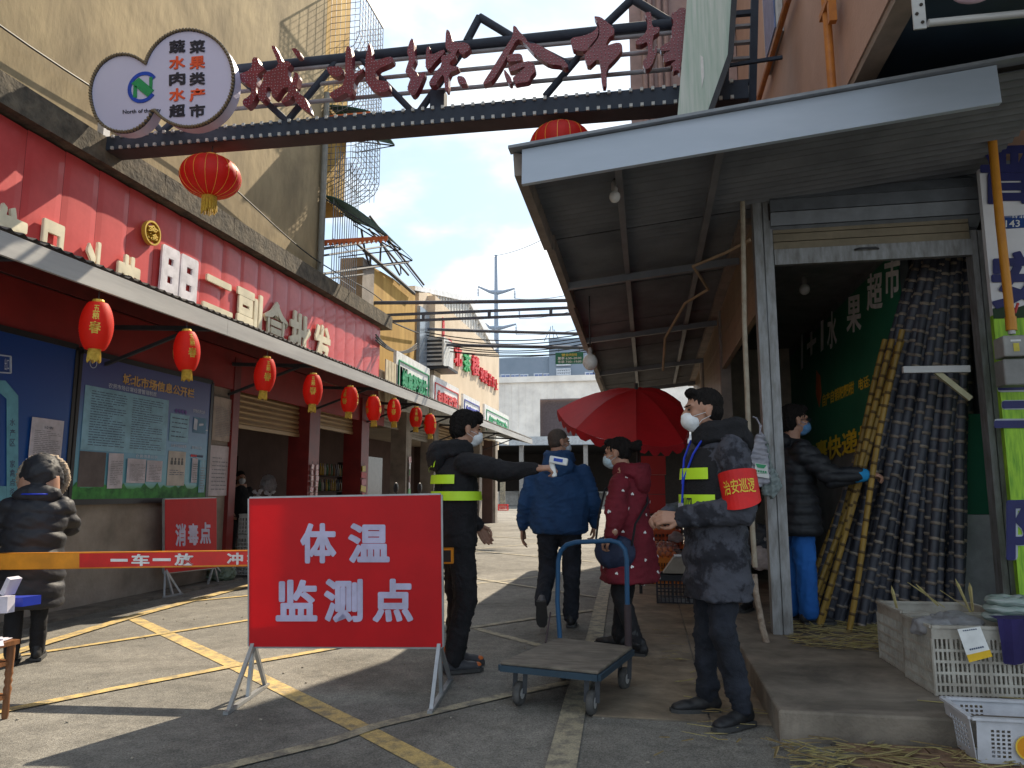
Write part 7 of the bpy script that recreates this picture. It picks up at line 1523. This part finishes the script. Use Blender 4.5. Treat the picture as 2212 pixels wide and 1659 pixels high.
def fruits(cx, cy, z, nx_, ny_, layers, mt, lab, group, name='orange', r_=.036):
    global fp
    first = None
    for l in range(layers):
        for i in range(nx_ - l):
            for j in range(ny_ - l):
                if first is None: first = fr.build(name, mt, None, world=False, smooth=True); o = first
                else: o = first.copy(); COL.objects.link(o)
                o.location = (cx + (i - (nx_ - l - 1) / 2) * r_ * 2.02 + random.uniform(-.003, .003), cy + (j - (ny_ - l - 1) / 2) * r_ * 2.02, z + r_ + l * r_ * 1.45); tag(o, lab, 'fruit', group)
fruits(g1.x, g1.y + .2, .31, 5, 4, 3, m_orng, 'orange among those bagged on the orange crate', 'oranges bagged on the orange crate')
fruits(g1.x + .02, g1.y + .9, .62, 5, 4, 2, m_orng, 'orange heaped on the orange red basket', 'oranges heaped on the rear basket'); fruits(g1.x - .12, g1.y + .62, .415, 4, 3, 2, m_apl, 'red fruit heaped at the left end of the stall bench', 'red fruit on the stall bench', 'red_fruit'); fruits(g1.x + .42, g1.y + .72, .415, 5, 4, 3, m_orng, 'orange heaped on the right of the stall bench', 'oranges on the right of the bench')
bag((g1.x, g1.y + .2, .45), (.20, .17, .11), mat('thin_film', (.6, .6, .62), .15, alpha=.16), 'thin clear bag over the oranges in the orange crate', seed=12, knot=False)
bag((g1.x + .16, g1.y + .58, .60), (.10, .08, .07), m_plb, 'white crumpled bag on the fruit stall', seed=14, knot=False)
t = thing('weighing_scale', 'beige weighing scale leaning on the black crate', 'scale', (g2.x + .05, g2.y + .15, .32)); m = MB(); m.prism([(g2.x - .17, g2.y + .05, .33), (g2.x - .05, g2.y + .05, .50), (g2.x + .25, g2.y + .05, .50), (g2.x + .25, g2.y + .05, .33)], (0, .22, 0)); o = m.build('housing', mat('beige_plastic', (.34, .31, .26), .6), t); m = MB(); m.box((g2.x + .1, g2.y + .16, .515), (.28, .24, .015)); m.build('pan', m_galv, t)
for k, (dx, z) in enumerate(((0, 0), (.0, .30), (.02, .60))): m = MB(); m.bb((g1.x - .33 + dx, g1.y + 1.5, .9 + z), (g1.x + .05 + dx, g1.y + 1.8, 1.19 + z)); tag(m.build('gift_carton', mat('red_carton', (.40, .02, .02), .5, col2=(.45, .30, .10), scale=7, ramp=(.30, .36))), ['lowest red carton stacked under the umbrella', 'middle red carton stacked under the umbrella', 'topmost red carton stacked under the umbrella'][k], 'carton', 'red cartons under the umbrella')
m = MB(); m.bb((g1.x - .4, g1.y + 1.45, 0), (g1.x + .3, g1.y + 1.9, .895)); tag(m.build('stall_table', m_shelf), 'dark table behind the fruit stall carrying the red cartons', 'table')
# ---------------------------------------------------------------- bags hanging at the shop post
P = lambda x, y, Y=6.0: oY(x, y, Y)
m_pb1 = mat('white_carrier_bag', (.46, .46, .52), .35, trans=.35, col2=(.36, .37, .44), scale=14)
t = thing('carrier_bags', 'bunch of white and green printed plastic carrier bags hanging on the shop post', 'bags', P(1655, 1078)); m = MB()
def flatb(mb, pts, Y, th): mb.prism([P(x, y, Y) for x, y in pts], (0, th, 0))
flatb(m, [(1641, 938), (1655, 950), (1668, 1000), (1690, 1050), (1672, 1076), (1650, 1068), (1640, 1030)], 6.02, .05); blob(m, 'rear_bag', mat('greenish_carrier', (.30, .36, .36), .3, trans=.35), t, .009, 3, lambda P_, N: wob(P_ * 60, 1, .012, 3), world=True)
m = MB(); flatb(m, [(1637, 935), (1651, 938), (1660, 990), (1664, 1040), (1640, 1052), (1622, 1045), (1618, 985)], 5.96, .05); fb_ = blob(m, 'front_bag', m_pb1, t, .009, 3, lambda P_, N: wob(P_ * 60, 1, .012, 5), world=True)
m = MB(); flatb(m, [(1618, 950), (1632, 955), (1632, 1060), (1640, 1072), (1622, 1074), (1616, 1000)], 6.05, .04); blob(m, 'side_bag', m_pb1, t, .009, 3, lambda P_, N: wob(P_ * 60, 1, .01, 7), world=True)
m = MB(); m.prism([P(1631, 1000, 5.945), P(1657, 1004, 5.945), P(1662, 1034, 5.945), P(1630, 1028, 5.945)], (0, -.002, 0)); lb = m.build('printed_label', m_white, t)
m = MB(); m.prism([P(1632, 1001, 5.94), P(1656, 1005, 5.94), P(1650, 1012, 5.94), P(1636, 1010, 5.94)], (0, -.002, 0)); m.build('leaf_print', mgt, lb)
m = MB(); [m.box(P(1634 + k * 5, 1017 + k * .6, 5.94), (.012, .002, .014)) for k in range(5)]; m.box(P(1645, 1022, 5.94), (.09, .002, .003)); m.build('print_marks', mgt, lb)
m = MB(); m.tube([P(1626, 900), P(1634, 903), P(1642, 918), P(1641, 940)], .006, 5); m.tube([P(1645, 918), P(1642, 930), P(1650, 945)], .006, 5); m.build('tie', m_pb1, t)
bag(P(1643, 1205, 6.55), (.075, .07, .10), mat('clear_garlic_bag', (.5, .42, .40), .25, trans=.3, alpha=.75), 'clear bag of pink white garlic hanging beside the shop post', seed=22)
bag(P(1640, 1160, 6.6), (.085, .07, .12), m_puf, 'black shopping bag held beside the shop post', seed=24, knot=False)
# ---------------------------------------------------------------- sugarcane
m_cb = mat('black_cane', (.070, .076, .098), .5, col2=(.022, .023, .032), scale=7, stretch=(1, 1, .3), bump=.15); m_cn = mat('cane_node', (.30, .25, .20), .7, col2=(.12, .095, .08), scale=12); m_cw = mat('cane_bloom', (.20, .215, .25), .7, col2=(.075, .082, .105), scale=16)
m_yc = mat('yellow_cane', (.34, .21, .04), .5, col2=(.18, .11, .02), scale=10, stretch=(1, 1, .3)); m_yn = mat('yellow_cane_node', (.10, .06, .02), .7); m_yw = mat('yellow_cane_bloom', (.38, .30, .12), .6)
def cane_mesh(L, r_, mts, seed, pitch=.115):
    rs = random.Random(seed); m = MB(); n = 9; z = 0; rings = []; mi = []
    ox = lambda z: (.018 * math.sin(z * 2.3 + seed), .014 * math.sin(z * 1.9 + seed * 2))
    while z < L:
        p_ = pitch * rs.uniform(.8, 1.2)
        for dz, rr_, k in ((0, .88, 1), (.012, 1.08, 1), (.024, 1.0, 2), (.040, .96, 0), (p_ * .55, 1.0, 0), (p_ - .006, 1.03, 0)): rings.append((z + dz, r_ * rr_)); mi.append(k)
        z += p_
    R = [[Vector((ox(zz_)[0] + rr_ * math.cos(2 * math.pi * k / n), ox(zz_)[1] + rr_ * math.sin(2 * math.pi * k / n), zz_)) for k in range(n)] for zz_, rr_ in rings]
    for i in range(len(R) - 1): m.cur = mi[i + 1] if mi[i + 1] == 0 else mi[i]; m.rings([R[i], R[i + 1]], cap=False)
    m.cur = 1; m.rings([R[-1], [q + Vector((0, 0, .001)) for q in R[-1]]]); return m, mts
def put_cane(proto, a, b, lab, grp, first=False):
    a, b = Vector(a), Vector(b); d = b - a
    o = proto if first else proto.copy()
    if not first: COL.objects.link(o)
    o.location = a; o.rotation_mode = 'XYZ'; q = d.to_track_quat('Z', 'Y').to_matrix() @ Matrix.Rotation(random.random() * 6.28, 3, 'Z'); o.rotation_euler = q.to_euler(); tag(o, lab, 'sugarcane', grp)
random.seed(9); K = []
for v in range(5): mm, ms = cane_mesh(3.35, .034 + .0025 * v, [m_cb, m_cn, m_cw], v); K.append([mm, ms, None])
for lay in range(3):
    N = (24, 19, 14)[lay]
    for i in range(N):
        u = i / (N - 1); xb = (1740 + 335 * u, 1762 + 300 * u, 1800 + 262 * u)[lay]; Yb = (6.95, 6.80, 6.66)[lay] + .10 * math.sin(i * 1.7) + (.15 - .30 * u if lay else 0)
        # base on platform at that depth
        base = oY(xb, 1300, Yb); base.z = PZ + .002; xt = (1972 + 112 * u, 1985 + 100 * u, 2000 + 84 * u)[lay] + random.uniform(-4, 4); top = oY(xt, 556, (6.9, 6.80, 6.70)[lay]); top.z = 3.18
        k = K[(i * 3 + lay) % 5]; first = k[2] is None
        if first: k[2] = k[0].build('sugarcane', k[1], None, world=False, smooth=True)
        d = (top - base).normalized(); end = base + d * 3.3
        put_cane(k[2], base, end, 'black sugarcane stalk, ' + ORD[i] + ' from the left in the ' + ('rear', 'middle', 'front')[lay] + ' layer of the bundle', 'black sugarcane stalks', first)
YK = []
for v in range(2): mm, ms = cane_mesh(2.45, .023, [m_yc, m_yn, m_yw], 20 + v); YK.append([mm, ms, None])
for i, (xb, Yb, xt, yt) in enumerate([(1826, 6.40, 1950, 690), (1772, 6.72, 1926, 700), (1788, 6.60, 1938, 690), (1745, 6.90, 1908, 800), (1762, 6.66, 1912, 840), (1780, 6.60, 1940, 770)]):
    base = oY(xb - (0 if i == 0 else 18), 1330, Yb); base.z = PZ + .002; top = oY(xt, yt, Yb + .05); d = (top - base).normalized(); k = YK[i % 2]; first = k[2] is None
    if first: k[2] = k[0].build('sugarcane', k[1], None, world=False, smooth=True)
    put_cane(k[2], base, base + d, ORD[i - 1] + ' yellow sugarcane stalk behind the foremost yellow one' if i else 'yellow sugarcane stalk standing foremost, reaching the highest', 'yellow sugarcane stalks', first)
# ---------------------------------------------------------------- crates on the platform
m_wc = mat('dirty_white_crate', (.46, .44, .39), .6, col2=(.27, .24, .20), scale=6)
a = oZ(2023, 1503, PZ); b = oZ(1989, 1466, PZ); rz = math.atan2(-(b - a).x, (b - a).y); Wd = .40; Ln = .62; ux = Vector((math.cos(rz), math.sin(rz), 0)); uy = Vector((-math.sin(rz), math.cos(rz), 0))
rzB = 0.06; ux = Vector((math.cos(rzB), math.sin(rzB), 0)); uy = Vector((-math.sin(rzB), math.cos(rzB), 0)); cB = a + ux * Ln / 2 + uy * Wd / 2
crate((cB.x, cB.y, PZ + .002), rzB, Ln, Wd, .36, m_wc, 'dirty white slotted crate in front, carrying the plastic bag rolls', 'white crates on the platform', 26, 5)
a2 = oZ(1962, 1459, PZ); rzA = .04; cA = a2 + Vector((.28, .26, 0)); cA.y = max(cA.y, cB.y + .46); crate((cA.x, cA.y, PZ + .002), rzA, .58, .44, .36, m_wc, 'dirty white slotted crate behind, full of cane peelings', 'white crates on the platform', 20, 5)
# white basket bottom right on the brick paving
m_wb = mat('white_basket', (.55, .56, .60), .45); g3 = oZ(2105, 1660); t = thing('fruit_basket', 'clean white basket with an orange slice picture at the bottom right corner', 'basket', (g3.x + .27, g3.y + .16, .02))
bw, bd, bh = .27, .17, .20
def perf(mb, o, u, v, W_, H_, cols, rows, reg, n_):         # perforated sheet: solid strips round a grid of holes
    c0_, c1_, r0_, r1_ = reg
    S_ = lambda a0, a1, b0, b1: mb.hexa([o + u * a0 + v * b0, o + u * a1 + v * b0, o + u * a1 + v * b1, o + u * a0 + v * b1], [q + n_ * .004 for q in (o + u * a0 + v * b0, o + u * a1 + v * b0, o + u * a1 + v * b1, o + u * a0 + v * b1)])
    S_(0, c0_, 0, H_); S_(c1_, W_, 0, H_); S_(c0_, c1_, 0, r0_); S_(c0_, c1_, r1_, H_); cw, rh = (c1_ - c0_) / cols, (r1_ - r0_) / rows
    for i in range(cols): S_(c0_ + i * cw, c0_ + i * cw + cw * .38, r0_, r1_)
    for j in range(rows):
        for i in range(cols): S_(c0_ + i * cw + cw * .38, c0_ + (i + 1) * cw, r0_ + j * rh, r0_ + j * rh + rh * .36)
m = MB(); perf(m, Vector((-bw + .02, -bd + .02, .004)), Vector((1, 0, 0)), Vector((0, -.10, 1)).normalized(), 2 * bw - .04, bh, 4, 7, (.05, .14, .02, .15), Vector((0, -1, 0))); m.build('front_wall', m_wb, t, world=False)
m = MB(); perf(m, Vector((-bw + .02, bd - .02, .004)), Vector((1, 0, 0)), Vector((0, .10, 1)).normalized(), 2 * bw - .04, bh, 5, 4, (.05, .16, .09, .17), Vector((0, 1, 0))); m.build('back_wall', m_wb, t, world=False)
m = MB(); perf(m, Vector((-bw + .02, bd - .02, .004)), Vector((0, -1, 0)), Vector((-.10, 0, 1)).normalized(), 2 * bd - .04, bh, 6, 5, (.05, .25, .03, .15), Vector((-1, 0, 0))); m.build('side_wall', m_wb, t, world=False)
m = MB(); perf(m, Vector((bw - .02, -bd + .02, .004)), Vector((0, 1, 0)), Vector((.10, 0, 1)).normalized(), 2 * bd - .04, bh, 6, 5, (.05, .25, .03, .15), Vector((1, 0, 0))); m.build('side_wall', m_wb, t, world=False)
m = MB(); m.box((0, 0, .003), (2 * bw - .04, 2 * bd - .04, .004)); m.build('base', m_wb, t, world=False)
m = MB(); c4 = [Vector((x, y, bh)) for x, y in ((-bw, -bd), (bw, -bd), (bw, bd), (-bw, bd))]; [m.bar(c4[i], c4[(i + 1) % 4], .028, .012) for i in range(4)]; m.build('rim', m_wb, t, world=False)
m = MB(); c_ = Vector((-.045, -bd - .002, .085)); m.prism([c_ + Vector((.048 * math.cos(k * math.pi / 12), -.003, .048 * math.sin(k * math.pi / 12))) for k in range(24)], (0, .0015, 0)); m.build('orange_slice_print', mat('orange_slice', (.70, .28, .01), .5), t, world=False)
m = MB(); m.rings([[c_ + Vector((r_ * math.cos(a), -.0035 - dy, r_ * math.sin(a))) for r_, dy in ((.054, 0), (.054, .001), (.047, .001), (.047, 0))] for a in [2 * math.pi * k / 28 for k in range(28)]], cap=False, closed=True); m.build('slice_rind_print', mat('slice_rind', (.75, .50, .05), .5), t, world=False)
# plastic bag rolls on the front crate
m_roll = mat('plastic_roll', (.30, .42, .38), .2, trans=.35, col2=(.55, .60, .60), scale=9, stretch=(2, 2, 14), coat=.5)
cr_ = Vector((cB.x + .22, cB.y + .02, PZ + .36))
for k in range(3):
    m = MB(); R_ = .165 - .012 * k; r_ = .026; z0_ = cr_.z + .030 + k * .045; n = 36; m.rings([[cr_ * 1 + Vector(((R_ * .62 + (R_ * .38) * math.cos(b)) * math.cos(a), (R_ * .62 + (R_ * .38) * math.cos(b)) * math.sin(a) * .8, z0_ - cr_.z + r_ * math.sin(b) + .004 * math.sin(a * 7 + k))) for b in [2 * math.pi * j / 10 for j in range(10)]] for a in [2 * math.pi * q_ / n for q_ in range(n)]], cap=False, closed=True)
    tag(m.build('plastic_roll', m_roll, smooth=True), ['lowest roll of greenish plastic bags on the front crate', 'middle roll of greenish plastic bags on the front crate', 'top roll of greenish plastic bags on the front crate'][k], 'plastic roll', 'rolls of plastic bags on the front crate')
bag((cB.x - .26, cB.y - .10, PZ + .345), (.10, .08, .05), m_plb, 'crumpled clear film over the left corner of the front crate', seed=31, knot=False)
bag((cB.x - .08, cB.y + .04, PZ + .36), (.14, .13, .035), m_plb, 'crumpled clear film lying inside the front crate', seed=33, knot=False)
Pn = lambda x, y: oY(x, y, a.y - .03)
m = MB(); cl = []; w_ = 12
for i in range(w_ + 1):
    x = 2153 + (2330 - 2153) * i / w_; q0, q1, q2_ = Pn(x, 1336), Pn(x, 1337), Pn(x + (4 if i else 12), 1432 + 3 * math.sin(i)); o_ = .008 * math.sin(i * 1.9)
    cl.append([q0 + Vector((0, .10, 0)), q1 + Vector((0, -.004 + o_, 0)), q1.lerp(q2_, .5) + Vector((0, -.012 + o_ * 1.5, 0)), q2_ + Vector((0, -.014 + o_ * 2, 0))])
for i in range(w_):
    for j in range(3): m.quad(cl[i][j], cl[i + 1][j], cl[i + 1][j + 1], cl[i][j + 1])
tag(m.build('cloth', mat('purple_cloth', (.022, .016, .085), .9), smooth=True), 'dark purple cloth draped over the front crate edge', 'cloth')
t = thing('payment_card', 'white and yellow card tilted against the front crate', 'card', Pn(2102, 1428)); q = [Pn(2065, 1358), Pn(2114, 1352), Pn(2140, 1416), Pn(2090, 1429)]; m = MB(); q = [p + Vector((0, -.02 - .0 * i, 0)) for i, p in enumerate(q)]; m.prism(q, (0, .003, 0)); m.build('card', m_white, t)
m = MB(); yy_ = [q[3].lerp(q[0], .22), q[2].lerp(q[1], .22), q[2], q[3]]; m.prism([p + Vector((0, -.0015, 0)) for p in yy_], (0, -.001, 0)); m.build('yellow_band', mat('card_yellow', (.72, .45, .02), .5), t)
for v0, h_ in ((.33, .05), (.92, .035)):
    m = MB()
    for k in range(7): s0_ = .2 + k * .09; e_ = lambda s, v: q[3].lerp(q[0], v).lerp(q[2].lerp(q[1], v), s) + Vector((0, -.0015, 0)); m.prism([e_(s0_, v0), e_(s0_ + .065, v0), e_(s0_ + .065, v0 + h_), e_(s0_, v0 + h_)], (0, -.0008, 0))
    o = m.build('printed_line', m_dk2, t); o['kind'] = 'stuff'
# cane peelings
m_peel = mat('cane_peel', (.44, .38, .15), .8, col2=(.30, .24, .11), scale=20); m_peel2 = mat('dry_peel', (.34, .26, .11), .85, col2=(.20, .14, .07), scale=20)
def blade(mb, a, b, w_, th=.003):
    a, b = Vector(a), Vector(b); d = (b - a).normalized(); s = d.cross(Vector((0, 0, 1))); s = s.normalized() * w_ / 2 if s.length > .05 else Vector((w_ / 2, 0, 0)); c1, c2 = a.lerp(b, .12), a.lerp(b, .8); up_ = s.cross(d).normalized() * th
    mb.hexa([a, c1 - s, b, c1 + s] if False else [a - s * .4, c2 - s * .9, b, a + s * .4], [p + up_ for p in (a - s * .4, c2 - s * .9, b, a + s * .4)]); mb.prism([a - s * .5, c2 - s, b, c2 + s, a + s * .5], up_)
random.seed(17)
for i, (x0, y0, x1, y1) in enumerate([(1938, 1318, 1925, 1265), (2022, 1300, 1960, 1258), (2015, 1298, 1978, 1262), (2085, 1312, 2030, 1275), (2090, 1310, 2063, 1250), (2100, 1306, 2094, 1258)]):
    m = MB(); A_, B_ = oY(x0, y0, cA.y - .05), oY(x1, y1, cA.y + random.uniform(-.08, .05)); blade(m, A_ - (B_ - A_) * .3, B_, .022); tag(m.build('cane_peeling', m_peel), ['lone', 'long slanting', 'second slanting', 'short curling', 'tall upright', 'rightmost short'][i] + ' pale sliver of cane peel sticking out of the rear crate', 'cane peel', 'cane slivers in the rear crate')
m = MB(); m2 = MB()
def litter(mb, x0, y0, x1, y1, z, N, lmin, lmax, clip=None):
    for k in range(N):
        x, y = random.uniform(x0, x1), random.uniform(y0, y1)
        if clip and not clip(x, y): continue
        a_ = random.gauss(0, .6) + (math.pi if random.random() < .5 else 0); L = random.uniform(lmin, lmax); zz_ = z + random.uniform(.002, .022); blade(mb, (x - L / 2 * math.cos(a_), y - L / 2 * math.sin(a_), zz_), (x + L / 2 * math.cos(a_), y + L / 2 * math.sin(a_), zz_ + random.uniform(-.001, .02)), random.uniform(.006, .018), .002)
litter(m, 1.05, 5.7, 2.2, 6.8, PZ, 260, .05, .26); litter(m2, 1.0, 5.6, 1.9, 6.5, PZ, 90, .05, .2)
litter(m, .62, 3.45, 1.75, 4.08, .02, 95, .05, .26); litter(m2, .50, 3.55, 1.8, 4.08, .02, 80, .04, .22); litter(m, .15, 4.0, .6, 6, .015, 26, .04, .2); litter(m2, .0, 3.7, .6, 7, .015, 40, .03, .16)
litter(m, 1.7, 6.3, 2.0, 7.0, PZ, 50, .1, .3)
for q_ in ((2.0, 4.55), (1.55, 4.4)): blade(m, (q_[0] - .18, q_[1] + .02, PZ + .004), (q_[0] + .18, q_[1] - .05, PZ + .006), .014)
o = m.build('cane_litter', m_peel); tag(o, None, None, None, 'stuff'); o = m2.build('dry_litter', m_peel2); tag(o, None, None, None, 'stuff')
# pebbles and bits of rubbish on the road
m = MB(); random.seed(77)
for k in range(90): x, y = random.uniform(-5, .2), random.uniform(3, 11); m.ell((x, y, .005), (random.uniform(.004, .011), random.uniform(.004, .009), .005), 6, 4)
o = m.build('road_grit', mat('grit', (.30, .27, .22), .9)); o['kind'] = 'stuff'
